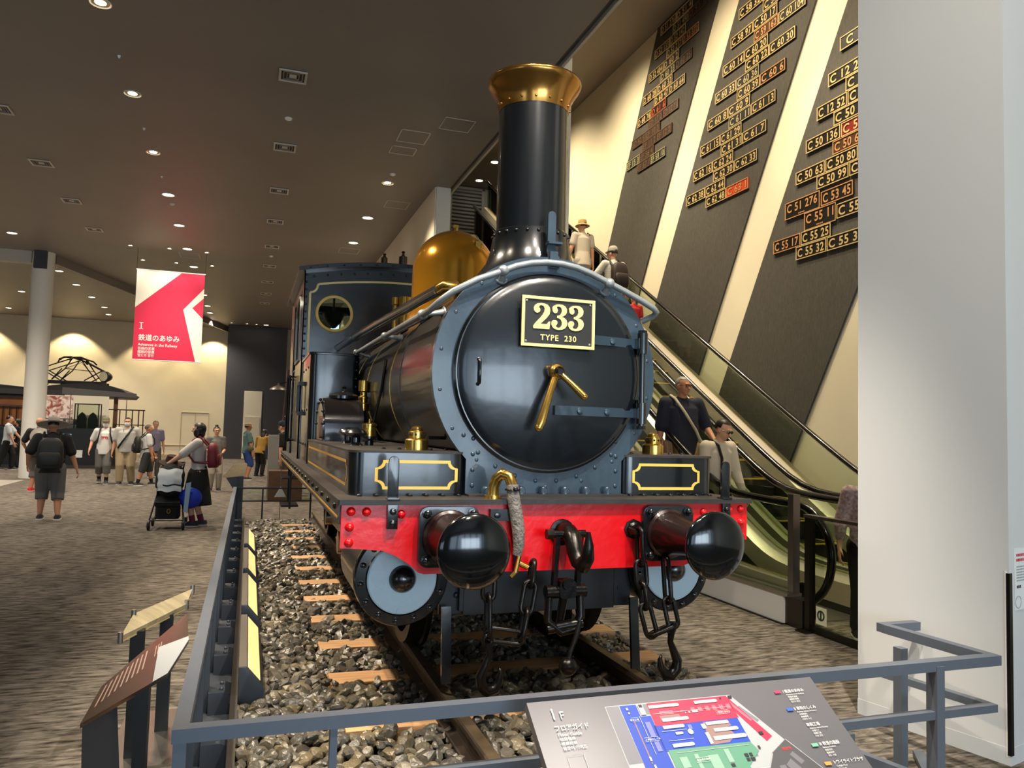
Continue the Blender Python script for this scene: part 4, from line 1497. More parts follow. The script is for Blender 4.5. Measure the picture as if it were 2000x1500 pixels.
for s in (-1, 1):
    ring = MB().lathe([(RW - .012, 0), (RW - .012, .014), (RW + .012, .016), (RW + .018, .010), (RW + .018, 0)], P(s * WO, CABY, WZ), (0, -1, 0), 48)
    for k in range(8):
        t = pi * (2 * k + 1) / 8
        ring.sph(P(s * WO + (RW + .004) * cos(t), CABY - .015, WZ + (RW + .004) * sin(t)), .006, 6, 4)
    ring = ring.build('cab_window', GOLD, cab, sharp=40)
    MB().cyl(P(s * WO, CABY + .002, WZ), P(s * WO, CABY + .006, WZ), RW - .003, n=40).build('pane', glass_mat('cab_glass', 'cfdcd8', .2), ring)
# gauge lamp hanging behind the spectacle glass
m = MB().lathe([(.15, .0), (.155, .012), (.12, .0), (.10, -.05), (.085, -.085), (.03, -.15), (0, -.16)], P(-.76, 8.72, 2.84), n=28)
m.cyl(P(-.76, 8.72, 2.84), P(-.76, 8.72, 3.3), .012)
m.build('cab_lamp', M('lamp_shade_green', '20251a', .3, .3), cab)
m = MB()
zt0 = 2.29
pts2 = [(-1.035, zt0), (-1.035, 3.03)]
for q in range(6):
    t = radians(18 * q)
    pts2.append((-1.035 + .075 * sin(t), 3.105 - .075 * cos(t)))
pts2 += [(o, roof_z(o) - .185 + .02) for o in [-.95 + .19 * k for k in range(11)]]
right_ = [(-a, b) for a, b in reversed(pts2[:8])]
pts2 += right_
for (a, b), (c, e) in zip(pts2, pts2[1:]):
    dx, dz_ = c - a, e - b
    L = sqrt(dx * dx + dz_ * dz_) or 1
    nx, nz = -dz_ / L * .011, dx / L * .011
    m.add([P(a + nx, CABY - .002, b + nz), P(c + nx, CABY - .002, e + nz), P(c - nx, CABY - .002, e - nz), P(a - nx, CABY - .002, b - nz)], [(0, 1, 2, 3)])
m.build('cab_lining', CREAMP, cab)
m = MB()
for s in (-1, 1):
    x_ = X(s * (hw + .004))
    pts3 = [(x_, 8.74, 2.32), (x_, 8.74, 2.85)] + [(x_, 9.11 - .37 * cos(radians(t)), 2.85 + .2 * sin(radians(t))) for t in range(15, 180, 15)] + [(x_, 9.48, 2.85), (x_, 9.48, 2.32)]
    m.tube(pts3, .018, 8, closed=True)
pieces(m, 'side_window_rim', M('window_rim_steel', '8b8a84', .35, .7), cab)
m = MB()
for s in (-1, 1):
    m.tube([P(s * (hw + .05), 9.66, 1.4), P(s * (hw + .05), 9.66, 2.2)], .014, 8).tube([P(s * (hw + .05), 10.22, 1.4), P(s * (hw + .05), 10.22, 2.2)], .014, 8)
    for z in (1.42, 2.18):
        for y in (9.66, 10.22):
            m.tube([P(s * (hw - .0), y, z), P(s * (hw + .05), y, z)], .012, 6)
pieces(m, 'cab_handrail', IRON, cab)
m = MB()
for s in (-1, 1):
    m.box((X(s * 1.09 - .1), 9.7, .62), (X(s * 1.09 + .1), 10.15, .64)).box((X(s * 1.09 - .1), 9.7, .95), (X(s * 1.09 + .1), 10.15, .965)).box((X(s * 1.09 - .012), 9.68, .6), (X(s * 1.09 + .012), 9.70, 1.13)).box((X(s * 1.09 - .012), 10.15, .6), (X(s * 1.09 + .012), 10.17, 1.13))
pieces(m, 'cab_step', IRON, LO)

# --- cylinders and motion
for s in (-1, 1):
    o = .80 * s
    z = .818
    c = MB().lathe([(.236, .06), (.236, .70), (.1, .70)], P(o, 4.05, z), (0, 1, 0), 48)
    c.box((X(o - .22 if s > 0 else o - .05), 4.2, .85), (X(o + .05 if s > 0 else o + .22), 4.7, 1.12))
    c = c.build('cylinder', M('cylinder_cladding', '4a453f', .35, .2, coat=.2, var=.3, vscale=6), LO, sharp=40)
    m = MB().lathe([(.19, -.008), (.24, -.004), (.247, .006), (.247, .07), (.236, .075)], P(o, 4.05, z), (0, 1, 0), 56)
    for k in range(14):
        t = 2 * pi * k / 14 + .1
        m.lathe([(.017, 0), (.017, .012), (.009, .018), (0, .02)], P(o + .216 * cos(t), 4.05, z + .216 * sin(t)), (0, -1, 0), 8)
    m.build('cylinder_flange', BLK, c)
    m = MB().lathe([(.07, .018), (.176, .014), (.183, .008), (.183, 0)], P(o, 4.048, z), (0, -1, 0), 56)
    for t in (20, 160, 265):
        m.lathe([(.011, 0), (.011, .004), (0, .005)], P(o + .165 * cos(radians(t)), 4.034, z + .165 * sin(radians(t))), (0, -1, 0), 12)
    m.build('cover_plate', CYLW, c)
    MB().lathe([(.072, .012), (.070, .03), (.058, .055), (.035, .072), (0, .08)], P(o, 4.048, z), (0, -1, 0), 32).build('cover_boss', BLK, c)
m = MB().box((X(-.575), 4.14, .60), (X(.575), 4.165, .92))
for k in range(7):
    m.sph(P(-.48 + k * .16, 4.14, .70 + .06 * (k % 2)), (.018, .012, .018), 8, 5)
m.build('frame_stretcher', M('stretcher_blue_black', '141b24', .4), LO)


def wheel(o, y, r, spokes):
    zc_ = ZR + r
    m = MB().lathe([(r - .07, -.06), (r + .025, -.06), (r + .028, -.035), (r, -.03), (r - .004, .06), (r - .07, .06), (r - .07, -.06)], P(o, y, zc_), (1 if o > 0 else -1, 0, 0), 40)
    m.cyl(P(o - .09, y, zc_), P(o + .09, y, zc_), .11, n=20)
    for k in range(spokes):
        t = 2 * pi * k / spokes
        m.bar((X(o), y + .08 * cos(t), zc_ + .08 * sin(t)), (X(o), y + (r - .05) * cos(t), zc_ + (r - .05) * sin(t)), .045, .04, (1, 0, 0))
    return m.build('wheel', M('wheel_black', '12100d', .4, .3), LO, sharp=40)


for s in (-1, 1):
    for y, r, n in ((4.98, .41, 9), (6.45, .60, 12), (8.25, .60, 12), (10.0, .41, 9)):
        wheel(s * .565, y, r, n)
    o = .80 * s
    m = MB()
    m.bar(P(o, 4.75, .905), P(o, 5.75, .905), .05, .035).bar(P(o, 4.75, .735), P(o, 5.75, .735), .05, .035).cyl(P(o, 4.75, .818), P(o, 5.3, .818), .025, n=10)
    m.bar(P(o, 5.76, .68), P(o, 5.76, 1.2), .07, .05, (0, 1, 0))
    pieces(m, 'slide_bar', M('bright_steel', '9b9183', .3, .9), LO)
    m = MB().rbox((X(o - .05), 5.2, .72), (X(o + .05), 5.42, .92), .03, axis='x')
    m.build('crosshead', BRASS, LO)
    m = MB().bar(P(o + .03 * s, 5.3, .818), P(o + .03 * s, 6.45, .66), .035, .09).cyl(P(o - .02 * s, 6.45, .66), P(o + .07 * s, 6.45, .66), .09, n=20)
    m.build('connecting_rod', M('rod_steel', '8f8474', .3, .9), LO)
    m = MB().bar(P(o - .06 * s, 6.45, .66), P(o - .06 * s, 8.25, .66), .03, .08).cyl(P(o - .1 * s, 8.25, .66), P(o + .0 * s, 8.25, .66), .08, n=20)
    m.build('coupling_rod', MATS['rod_steel'], LO)
    m = MB().bar(P(s * .555, 4.02, .27), P(s * .555, 4.06, .66), .05, .022, (0, 1, 0))
    m.build('guard_iron', BLK, LO)
    m = MB().rbox((X(o - .03), 4.80, .94), (X(o + .03), 4.95, 1.08), .015, axis='x').cyl(P(o, 4.88, 1.08), P(o, 4.88, 1.12), .02)
    m.build('oil_box', BRASS, LO)
m = MB()
for y in (4.98, 6.45, 8.25, 10.0):
    r = .41 if y in (4.98, 10.0) else .60
    m.cyl(P(-.56, y, ZR + r), P(.56, y, ZR + r), .07, n=14)
pieces(m, 'axle', MATS['wheel_black'], LO)


# ------------------------------------------------------------------ escalators
GLASS = glass_mat('balustrade_glass', 'eef3ea', .10)
RUBBER = M('black_rubber_handrail', '0c0c0d', .22, coat=.4)
STEP = M('escalator_step', '141312', .5, .3)
YEL = M('step_edge_yellow', 'eab63c', .5)
DECK = M('escalator_deck_steel', 'd6cdbd', .36, .6, var=.05, vscale=60, stretch=(30, .2, 1))


def nl(y):
    """height of the step line"""
    t = y - 7.0
    return .5774 * .5 * (t + sqrt(t * t + .12)) - .012 if y > 5.6 else 0.0


def escalator(xa, xb, label, y0=5.75, y1=17.0, top_only=False):
    t = thing('escalator', label, 'escalator', ((xa + xb) / 2, y0, 0), 'escalators')
    ys = [y0 + (y1 - y0) * k / 60 for k in range(61)]
    for k, x in enumerate((xa, xb)):
        pts = []
        for a in range(-80, 91, 10):     # newel: round nose at the foot
            q = radians(a)
            pts.append((x, y0 + .05 - .43 * cos(q), .58 + .43 * sin(q)))
        pts += [(x, y, nl(y) + 1.01) for y in ys[1:]]
        pts = [(x, y0 + .6, .15), (x, y0 + .3, .15)] + pts
        MB().tube(pts, .036, 10).build('handrail', RUBBER, t, sharp=70)
        s = 1 if k == 0 else -1
        yy = y0 - .28
        while yy < y1:
            ye = min(yy + 1.55, y1)
            n = 8
            P_ = [yy + (ye - .012 - yy) * q / n for q in range(n + 1)]
            m = MB()
            m.prism([(y, nl(y) + .335) for y in P_] + [(y, nl(y) + .985) for y in reversed(P_)], YZ, x - .005, x + .005)
            m.build('glass_panel', GLASS, t, sharp=20)
            yy += 1.55
        m = MB()      # inner deck band: brushed steel sloping up from skirt to glass
        vs = []
        for y in ys:
            z = nl(y)
            vs += [(x + s * .168, y, z + .07), (x + s * .15, y, z + .27), (x + s * .02, y, z + .33), (x - s * .09, y, z + .33), (x - s * .09, y, z + .05)]
        fs = []
        for q in range(60):
            for r in range(4):
                fs.append((q * 5 + r, q * 5 + r + 1, q * 5 + r + 6, q * 5 + r + 5))
        m.add(vs, fs)
        m.build('deck', DECK, t, sharp=60)
        m = MB()
        vs = []
        for y in ys:
            z = nl(y)
            vs += [(x + s * .17, y, z - .25), (x + s * .17, y, z + .07), (x + s * .16, y, z + .085)]
        m.add(vs, [(q * 3 + r, q * 3 + r + 1, q * 3 + r + 4, q * 3 + r + 3) for q in range(60) for r in range(2)])
        m.build('skirt', BLACKM, t)
        m = MB()
        vs = []
        for y in ys:
            z = nl(y)
            vs += [(x - s * .09, y, max(0, z - 1.0)), (x - s * .09, y, z + .05)]
        m.add(vs, [(q * 2, q * 2 + 1, q * 2 + 3, q * 2 + 2) for q in range(60)])
        m.build('truss_cladding', M('escalator_cladding', '1b1a19', .3, .4), t)
        MB().tube([(x - s * .0, y, nl(y) + .34) for y in ys], .006, 5).build('glass_edge_glint', M('glint_pale_yellow', 'e6d48a', .3), t)  # yellow reflection along the glass foot, drawn as a coloured line
    y = 6.25
    first = None
    a, b = xa + .175, xb - .175
    while y < y1 - .4:
        z = nl(y + .2)
        zp = nl(y - .2)
        st = MB().box((a, y, zp - .06), (b, y + .41, z)).build('step', STEP, t)
        m = MB().box((a, y - .003, z - .012), (b, y + .022, z + .003)).box((b - .028, y, z), (b, y + .40, z + .003)).box((a, y, z), (a + .028, y + .40, z + .003))
        m.build('step_edge', YEL, st)
        y += .40
    MB().box((a, y0 - .1, -.01), (b, 6.24, .012)).build('comb_plate', STEEL, t)
    return t


escalator(4.70, 5.44, 'nearer escalator beside the glass barrier, carrying people down toward the floor')
escalator(5.74, 6.80, 'farther escalator along the number plate wall, carrying people up', 5.6, 19.5)

# glass barrier on a white plinth along the nearer escalator
gb = thing('glass_barrier', 'glass barrier with steel post on a low white plinth along the nearer escalator', 'glass barrier', (4.46, 5.7, 0))
MB().box((4.44, 5.66, .012), (4.50, 13.5, .245)).build('plinth', M('plinth_white', 'd6d6d4', .4), gb)
MB().box((4.42, 5.66, 0), (4.50, 13.5, .012)).build('plinth_foot', BLACKM, gb)
MB().box((4.432, 5.60, .245), (4.585, 13.5, .27)).build('ledge', STEEL, gb)
MB().box((4.46, 5.44, 0), (4.585, 5.66, .245)).build('end_box', M('smoked_steel', '4a4744', .25, .9), gb)
MB().box((4.475, 5.58, .27), (4.545, 5.65, 1.12)).build('post', M('post_steel', '8f8c88', .3, .9), gb)
for k in range(5):
    MB().box((4.495, 5.68 + 1.5 * k, .27), (4.507, 7.17 + 1.5 * k, 1.16)).build('glass_panel', GLASS, gb)
# lower barrier in front of the escalator landing
lb = thing('landing_barrier', 'low glass barrier with dark frame and round sign sticker by the escalator landing', 'glass barrier', (4.46, 5.4, 0))
m = MB().box((4.47, 5.37, 0), (4.53, 5.43, .95)).box((4.49, 4.70, .0), (4.51, 5.37, .06)).box((4.40, 5.34, 0), (4.58, 5.46, .012))
m.build('frame', M('barrier_dark_steel', '35332f', .3, .8), lb)
MB().bar((4.5, 5.44, .955), (4.5, 4.70, .955), .07, .025).build('top_rail', MATS['post_steel'], lb)
MB().box((4.495, 4.70, .06), (4.505, 5.36, .92)).build('glass_panel', GLASS, lb)
m = MB().box((4.488, 5.19, .09), (4.4945, 5.31, .23))
m.build('sticker', M('sticker_cream', 'd6d8bb', .5), lb)
m = MB()
m.tube([(4.487, 5.25 + .036 * cos(t * pi / 8), .165 + .036 * sin(t * pi / 8)) for t in range(16)], .007, 5, closed=True)
m.bar((4.487, 5.25, .135), (4.487, 5.25, .195), .012, .012, (0, 1, 0))
m.build('sticker_symbol', M('sticker_green', '22382a', .5), lb)

# ------------------------------------------------------------------ number plates on the wall
PB = [M('number_plate_black', '16130f', .4), M('number_plate_tan', '4a2d18', .45), M('number_plate_red', '7e1710', .45), M('number_plate_orange', 'c1431c', .45),
      M('number_plate_brown', '3a2a20', .5), M('number_plate_green', '1f2a22', .45)]
PL = [M('plate_letters_brass', 'd9bd84', .4, .2), M('plate_letters_orange', 'cf9a68', .4, .2), M('plate_letters_pale', 'c9bb92', .4, .4), M('plate_letters_dim', '7d6450', .45, .4), M('plate_letters_rust', 'b3562f', .45)]
SEEN = set()


def wall_plate(txt, y, z, label, bk=0, lt=0, w=.62, h=.193, sub=None):
    d0, d1 = .031, .052
    c = wall_pt(y - w / 2, z + h / 2, d1)
    t = thing('locomotive_number_plate', label, 'number plate', c, 'locomotive number plates on the wall')

    def wp(u, v, d):
        return wall_pt(y - u, z + v, d)

    def wbox(m, u0, u1, v0, v1, a, b):
        vs = [wp(u, v, d) for d in (a, b) for u, v in ((u0, v0), (u1, v0), (u1, v1), (u0, v1))]
        m.add(vs, [(0, 1, 2, 3), (4, 5, 6, 7), (0, 1, 5, 4), (1, 2, 6, 5), (2, 3, 7, 6), (3, 0, 4, 7)])
    m = MB()
    wbox(m, .004, w - .004, .003, h - .003, d0, d1)
    m.build('backing', PB[bk], t)
    e = .013
    m = MB()
    wbox(m, .004, w - .004, .003, .003 + e, d1, d1 + .008)
    wbox(m, .004, w - .004, h - .003 - e, h - .003, d1, d1 + .008)
    wbox(m, .004, .004 + e, .003 + e, h - .003 - e, d1, d1 + .008)
    wbox(m, w - .004 - e, w - .004, .003 + e, h - .003 - e, d1, d1 + .008)
    m.build('rim', PL[lt], t)
    vs, fs = glyphs(txt, .022, 'LEFT', 1.1)
    wx = max(v[0] for v in vs)
    x0 = min(v[0] for v in vs)
    ch = (h if not sub else h * .78) * .62
    em = ch / .72
    sx = (w * .86) / (wx - x0)
    sx = min(sx, em * 1.1)
    off = (w - sx * (wx - x0)) / 2
    m = MB()
    base = (h - ch) / 2 + (.03 if sub else 0)
    m.add([wp(off + (a - x0) * sx, base + b * em, d1 + .007) for a, b in vs], fs)
    if sub:
        for k in range(4):
            wbox(m, w * .4 + k * .035, w * .4 + k * .035 + .022, .035, .052, d1, d1 + .004)
    m.build('lettering', PL[lt], t, flat=True, normals=False)
    return t


def lab(txt, look, pos):
    s = '%s wall number plate reading %s, %s' % (look, txt, pos)
    w_ = s.split()
    return ' '.join(w_[:16])


C1 = [[('EF 15 3', 5, 2), ('EF 56 4', 4, 3), ('EF 57 1', 4, 3), ('EF 58 10', 5, 2)], [('ED 42 5', 4, 3), ('EF 10 3', 4, 3), ('EF 11 2', 4, 3), ('EF 12 2', 4, 3)],
      [('D 60 76', 0, 0), ('D 61 6', 0, 4), ('ED 17 2', 4, 3), ('ED 12 11', 4, 3)], [('D 60 28', 0, 0), ('D 60 32', 0, 0), ('D 60 47', 0, 0), ('D 60 64', 0, 0)],
      [('D 52 404', 0, 0), ('D 60 2', 0, 0), ('D 60 23', 0, 2), ('D 60 25', 0, 3)], [('D 52 133', 0, 0), ('D 52 142', 0, 0), ('D 52 217', 0, 0), ('D 52 372', 1, 1)],
      [('D 51 276', 0, 0), ('D 51 4', 0, 0), ('D 51 490', 0, 2), ('D 51 3', 4, 3)]]
for k, row in enumerate(C1):
    for i, (tx, bk, lt) in enumerate(row):
        y = 14.93 - .235 * k - (0, .6, .48, 1.06)[i] - (.0 if i < 2 else .0)
        z = 7.32 + .392 * k - (.196 if i > 1 else 0)
        wall_plate(tx, y, z, lab(tx, 'dull' if lt == 3 else 'brass lettered', 'far column'), bk, lt, .60)
C2 = [[('C 62 38', 0, 0), ('C 62 44', 0, 0), ('C 62 48', 0, 0), ('C 63 1', 3, 1)], [('C 62 16', 0, 0), ('C 62 24', 0, 0), ('C 62 30', 0, 0), ('C 62 33', 0, 0)],
      [('C 61 15', 0, 0), ('C 61 29', 0, 0), ('C 61 31', 0, 0), ('C 61 7', 0, 0)], [('C 60 8', 0, 0), ('C 60 9', 0, 0), ('C 61 11', 0, 2), ('C 61 13', 0, 0)],
      [('C 60 33', 0, 0), ('C 60 36', 0, 2), ('C 60 39', 0, 0), ('C 60 6', 0, 1)], [('C 60 14', 0, 0), ('C 60 20', 0, 0), ('C 60 22', 0, 0), ('C 60 30', 0, 0)],
      [('C 58 97', 0, 0), ('C 50 17', 0, 0), ('C 59 162', 1, 1), ('C 60 104', 0, 0)], [('C 58 32', 0, 0), ('C 58 327', 0, 0), ('C 58 33', 0, 0), ('C 58 36', 0, 0)]]
for k, row in enumerate(C2):
    for i, (tx, bk, lt) in enumerate(row):
        y = 12.45 - .228 * k - (0, .625, .65, 1.275)[i]
        z = 5.865 + .397 * k - (.197 if i > 1 else 0)
        if k == 7 and i == 3:
            continue
        wall_plate(tx, y, z, lab(tx, 'red-orange' if bk == 3 else 'brass lettered', 'middle column'), bk, lt)
for tx, y, z, bk, lt, w, h, sub in (('C 55 17', 9.90, 4.43, 0, 1, .62, .2, 0), ('C 55 25', 9.27, 4.43, 0, 0, .62, .2, 0), ('C 55 32', 9.38, 4.23, 0, 0, .64, .2, 0), ('C 55 3', 8.73, 4.23, 0, 0, .62, .2, 0),
                                ('C 51 276', 9.63, 4.89, 0, 1, .76, .26, 1), ('C 53 45', 8.85, 4.90, 0, 1, .62, .21, 0), ('C 55 11', 9.20, 4.625, 0, 1, .65, .27, 1), ('C 55 1', 8.54, 4.64, 0, 0, .6, .21, 0),
                                ('C 50 63', 9.39, 5.36, 0, 0, .62, .195, 0), ('C 50 80', 8.76, 5.36, 0, 0, .62, .195, 0), ('C 50 99', 8.94, 5.165, 0, 0, .63, .195, 0), ('C 50 4', 8.30, 5.165, 0, 0, .6, .195, 0),
                                ('C 50 136', 9.17, 5.765, 0, 0, .70, .2, 0), ('C 50 5', 8.455, 5.76, 2, 0, .6, .2, 0), ('C 50 60', 8.62, 5.565, 1, 1, .62, .195, 0),
                                ('C 12 52', 8.94, 6.17, 0, 0, .60, .2, 0), ('C 12 7', 8.33, 6.17, 0, 0, .6, .2, 0), ('C 50 7', 8.60, 5.97, 0, 0, .6, .2, 0),
                                ('C 12 2', 8.71, 6.57, 0, 0, .62, .2, 0), ('C 12 9', 8.37, 6.37, 0, 0, .62, .2, 0), ('C 11', 8.48, 6.99, 0, 0, .62, .2, 0)):
    wall_plate(tx, y, z, lab(tx, 'red' if bk == 2 else ('tan' if bk == 1 else 'brass lettered'), 'near column'), bk, lt, w, h, sub)

# ------------------------------------------------------------------ hanging banner
bn = thing('hanging_banner', 'red and white banner with slanted shapes hanging below the ceiling in the left hall', 'banner', (-2.12, 22, 5.53))
BW, BR = M('banner_cream', 'f0ead6', .8), M('banner_red', 'd6254a', .7)
MB().box((-2.943, 22.0, 3.19), (-1.30, 22.012, 5.53)).build('cloth', BW, bn)


def flatpoly(pts, y, name, mt, par):
    return MB().add([(a, y, b) for a, b in pts], [tuple(range(len(pts)))]).build(name, mt, par, flat=True, normals=False)


flatpoly([(-1.873, 5.525), (-1.30, 5.525), (-1.30, 5.16), (-1.79, 4.56), (-1.433, 3.195), (-2.943, 3.195), (-2.943, 4.54)], 21.998, 'red_shape', BR, bn)
flatpoly([(-1.57, 4.62), (-1.30, 4.90), (-1.30, 4.345)], 21.998, 'red_shape', BR, bn)
m = MB()
for tx, x, z, s, o_ in (('I', -2.80, 3.98, .25, .0), ('鉄道のあゆみ', -2.83, 3.70, .18, .012), ('Advances in the Railway', -2.83, 3.55, .105, .008), ('铁路的发展', -2.83, 3.45, .088, .006), ('鐵路的發展', -2.83, 3.36, .088, .006), ('철도의 발전', -2.83, 3.27, .088, .006)):
    m.text(tx, (x, 21.997, z), (1, 0, 0), (0, 0, 1), s, 0, o_, .92)
for q in (3.98, 4.145):
    m.add([(-2.82, 21.997, q), (-2.725, 21.997, q), (-2.725, 21.997, q + .016), (-2.82, 21.997, q + .016)], [(0, 1, 2, 3)])
m.build('lettering', M('banner_text_white', 'f6f1e6', .7), bn, flat=True, normals=False)
m = MB().cyl((-2.96, 22.006, 5.54), (-1.28, 22.006, 5.54), .016, n=8).cyl((-2.95, 22.006, 3.185), (-1.29, 22.006, 3.185), .014, n=8)
pieces(m, 'rod', WHITE, bn)
for x, dx in ((-2.95, .0), (-1.29, .0)):
    MB().cyl((x, 22.006, 5.54), (x + dx, 22.006, ZC), .004, n=5).build('cord', MATS['dark_metal_guard'], bn)

# ------------------------------------------------------------------ floor guide board in front
mbd = thing('floor_guide_board', 'slanted grey floor guide board with a coloured map, standing before the front railing', 'map board', (1.566, 2.3, 0))
TL = radians(33.8)
UY = Vector((0, -cos(TL), -sin(TL)))
NB = Vector((0, -sin(TL), cos(TL)))
O_ = Vector((0, 2.6, .652))


def bp_(u, v, d=0.0):
    return O_ + Vector((u, 0, 0)) + UY * v + NB * d


def bprism(mb, u0, u1, v0, v1, d0, d1, mi=0):
    vs = [bp_(u, v, d) for d in (d0, d1) for u, v in ((u0, v0), (u1, v0), (u1, v1), (u0, v1))]
    return mb.add(vs, [(0, 1, 2, 3), (4, 5, 6, 7), (0, 1, 5, 4), (1, 2, 6, 5), (2, 3, 7, 6), (3, 0, 4, 7)], mi)


BOARD = M('board_grey', '67666b', .42, .2, var=.02)
bprism(MB(), .963, 2.17, 0, .62, -.035, 0).build('board', BOARD, mbd, bevel=.003)
m = MB()
for x in (1.15, 1.98):
    m.box((x - .04, 2.2, 0), (x + .04, 2.26, .40)).box((x - .12, 2.05, 0), (x + .12, 2.4, .012))
pieces(m, 'leg', FDARK, mbd)
LV = [0]
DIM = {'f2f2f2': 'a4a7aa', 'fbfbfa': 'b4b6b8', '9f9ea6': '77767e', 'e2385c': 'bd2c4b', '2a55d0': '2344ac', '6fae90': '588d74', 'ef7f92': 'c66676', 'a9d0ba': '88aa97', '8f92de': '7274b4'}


def bpoly(name, col, polys):
    LV[0] += .0004
    m = MB()
    for p in polys:
        m.add([bp_(u, v, LV[0]) for u, v in p], [tuple(range(len(p)))])
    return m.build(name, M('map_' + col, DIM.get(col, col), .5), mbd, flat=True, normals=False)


def rect(u0, v0, u1, v1):
    return [(u0, v0), (u1, v0), (u1, v1), (u0, v1)]


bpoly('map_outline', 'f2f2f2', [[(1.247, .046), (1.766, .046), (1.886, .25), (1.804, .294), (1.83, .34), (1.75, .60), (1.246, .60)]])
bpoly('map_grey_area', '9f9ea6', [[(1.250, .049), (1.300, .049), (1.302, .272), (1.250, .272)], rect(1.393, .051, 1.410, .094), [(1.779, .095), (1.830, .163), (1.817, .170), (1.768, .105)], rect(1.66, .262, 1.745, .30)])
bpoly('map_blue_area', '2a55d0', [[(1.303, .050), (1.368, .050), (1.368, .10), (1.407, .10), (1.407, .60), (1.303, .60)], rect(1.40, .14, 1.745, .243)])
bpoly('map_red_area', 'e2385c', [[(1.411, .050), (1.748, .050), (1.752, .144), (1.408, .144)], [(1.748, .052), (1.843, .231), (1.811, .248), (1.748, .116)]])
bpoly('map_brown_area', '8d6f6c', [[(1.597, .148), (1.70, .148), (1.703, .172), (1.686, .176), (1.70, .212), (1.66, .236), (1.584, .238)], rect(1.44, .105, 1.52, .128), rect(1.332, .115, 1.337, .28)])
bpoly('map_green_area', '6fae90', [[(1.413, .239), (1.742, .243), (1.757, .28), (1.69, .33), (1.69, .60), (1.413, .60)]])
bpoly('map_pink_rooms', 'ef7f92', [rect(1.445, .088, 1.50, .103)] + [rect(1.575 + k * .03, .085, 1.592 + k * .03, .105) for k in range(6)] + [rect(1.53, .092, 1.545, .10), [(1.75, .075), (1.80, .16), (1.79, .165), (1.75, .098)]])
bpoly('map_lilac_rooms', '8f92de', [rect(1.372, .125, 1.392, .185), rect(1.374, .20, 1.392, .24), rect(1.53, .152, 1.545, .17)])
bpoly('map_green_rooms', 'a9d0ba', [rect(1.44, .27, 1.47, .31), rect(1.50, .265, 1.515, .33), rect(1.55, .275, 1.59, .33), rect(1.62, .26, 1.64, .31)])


def pill(u0, v0, u1, v1):
    r = (v1 - v0) / 2
    c = (v0 + v1) / 2
    return [(u0, v0)] + [(u1 - r + r * sin(t * pi / 6), c - r * cos(t * pi / 6)) for t in range(7)] + [(u0, v1)]


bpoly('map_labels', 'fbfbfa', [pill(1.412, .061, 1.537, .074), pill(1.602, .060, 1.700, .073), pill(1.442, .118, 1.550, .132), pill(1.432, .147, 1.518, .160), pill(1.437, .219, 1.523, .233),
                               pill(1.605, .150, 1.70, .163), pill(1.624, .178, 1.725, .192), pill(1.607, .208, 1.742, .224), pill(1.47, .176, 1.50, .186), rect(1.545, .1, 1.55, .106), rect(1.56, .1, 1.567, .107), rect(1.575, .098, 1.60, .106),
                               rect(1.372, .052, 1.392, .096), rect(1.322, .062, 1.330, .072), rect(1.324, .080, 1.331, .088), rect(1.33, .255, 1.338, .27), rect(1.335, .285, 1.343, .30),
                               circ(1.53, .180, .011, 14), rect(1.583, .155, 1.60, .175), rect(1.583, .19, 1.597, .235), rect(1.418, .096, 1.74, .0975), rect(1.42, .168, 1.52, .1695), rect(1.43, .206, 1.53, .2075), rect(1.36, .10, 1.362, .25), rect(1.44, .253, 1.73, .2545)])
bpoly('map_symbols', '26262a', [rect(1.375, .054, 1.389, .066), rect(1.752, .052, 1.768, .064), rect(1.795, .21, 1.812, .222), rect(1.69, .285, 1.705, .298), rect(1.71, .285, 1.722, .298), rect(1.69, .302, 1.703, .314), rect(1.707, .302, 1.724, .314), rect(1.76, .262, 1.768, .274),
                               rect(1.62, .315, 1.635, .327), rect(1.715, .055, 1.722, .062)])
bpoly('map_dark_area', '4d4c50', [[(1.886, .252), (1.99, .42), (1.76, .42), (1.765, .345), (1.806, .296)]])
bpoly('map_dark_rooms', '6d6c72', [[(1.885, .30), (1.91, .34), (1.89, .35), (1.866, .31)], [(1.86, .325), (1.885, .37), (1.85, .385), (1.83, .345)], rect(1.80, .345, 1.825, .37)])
m = MB()


def btext(tx, u, v, s, off=.0, xs=1.0, lay=.0062):
    m.text(tx, bp_(u, v, lay), (1, 0, 0), -UY, s, 0, off, xs)


btext('1', 1.028, .082, .064, 0, .9)
btext('F', 1.064, .082, .044, 0, .95)
btext('フロアガイド', 1.030, .125, .0265, .004, .82)
btext('Floor Guide', 1.035, .147, .018, .004, 1)
btext('楼层指南', 1.037, .164, .0145, .006)
btext('樓層指南', 1.037, .180, .0145, .006)
btext('플로어 가이드', 1.037, .197, .0145, .006, 1.05)
for u, v, a, b, ls in ((1.998, .065, 'I 鉄道のあゆみ', 'Advances in the Railway', ('铁路的发展', '鐵路的發展', '철도의 발전')), (1.999, .142, 'II 車両のしくみ', 'Railway vehicle Structure', ('车辆结构', '車輛構造', '차량의 구조')),
                       (2.008, .213, '車両工場', 'Railway vehicle Factory', ('车辆工厂', '車輛工廠', '차량 공장')), (2.010, .292, 'III 鉄道の施設', 'Railway Facilities', ('铁路设施', '鐵路設施', '철도 시설')),
                       (2.018, .366, 'トワイライトプラザ', 'Twilight Plaza', ('暮光广场', '暮光廣場', '트와일라이트'))):
    btext(a, u, v, .0165, .010, .9)
    btext(b, u + .006, v + .0115, .0085, .006, 1)
    for k, q in enumerate(ls):
        btext(q, u + .008, v + .023 + .0105 * k, .0085, .006)
for tx, u, v in (('I 鉄道のあゆみ', 1.672, .121), ('車両工場', 1.318, .117), ('II 車両のしくみ', 1.345, .197), ('III 鉄道の施設', 1.50, .292)):
    btext(tx, u, v, .0085, .004)
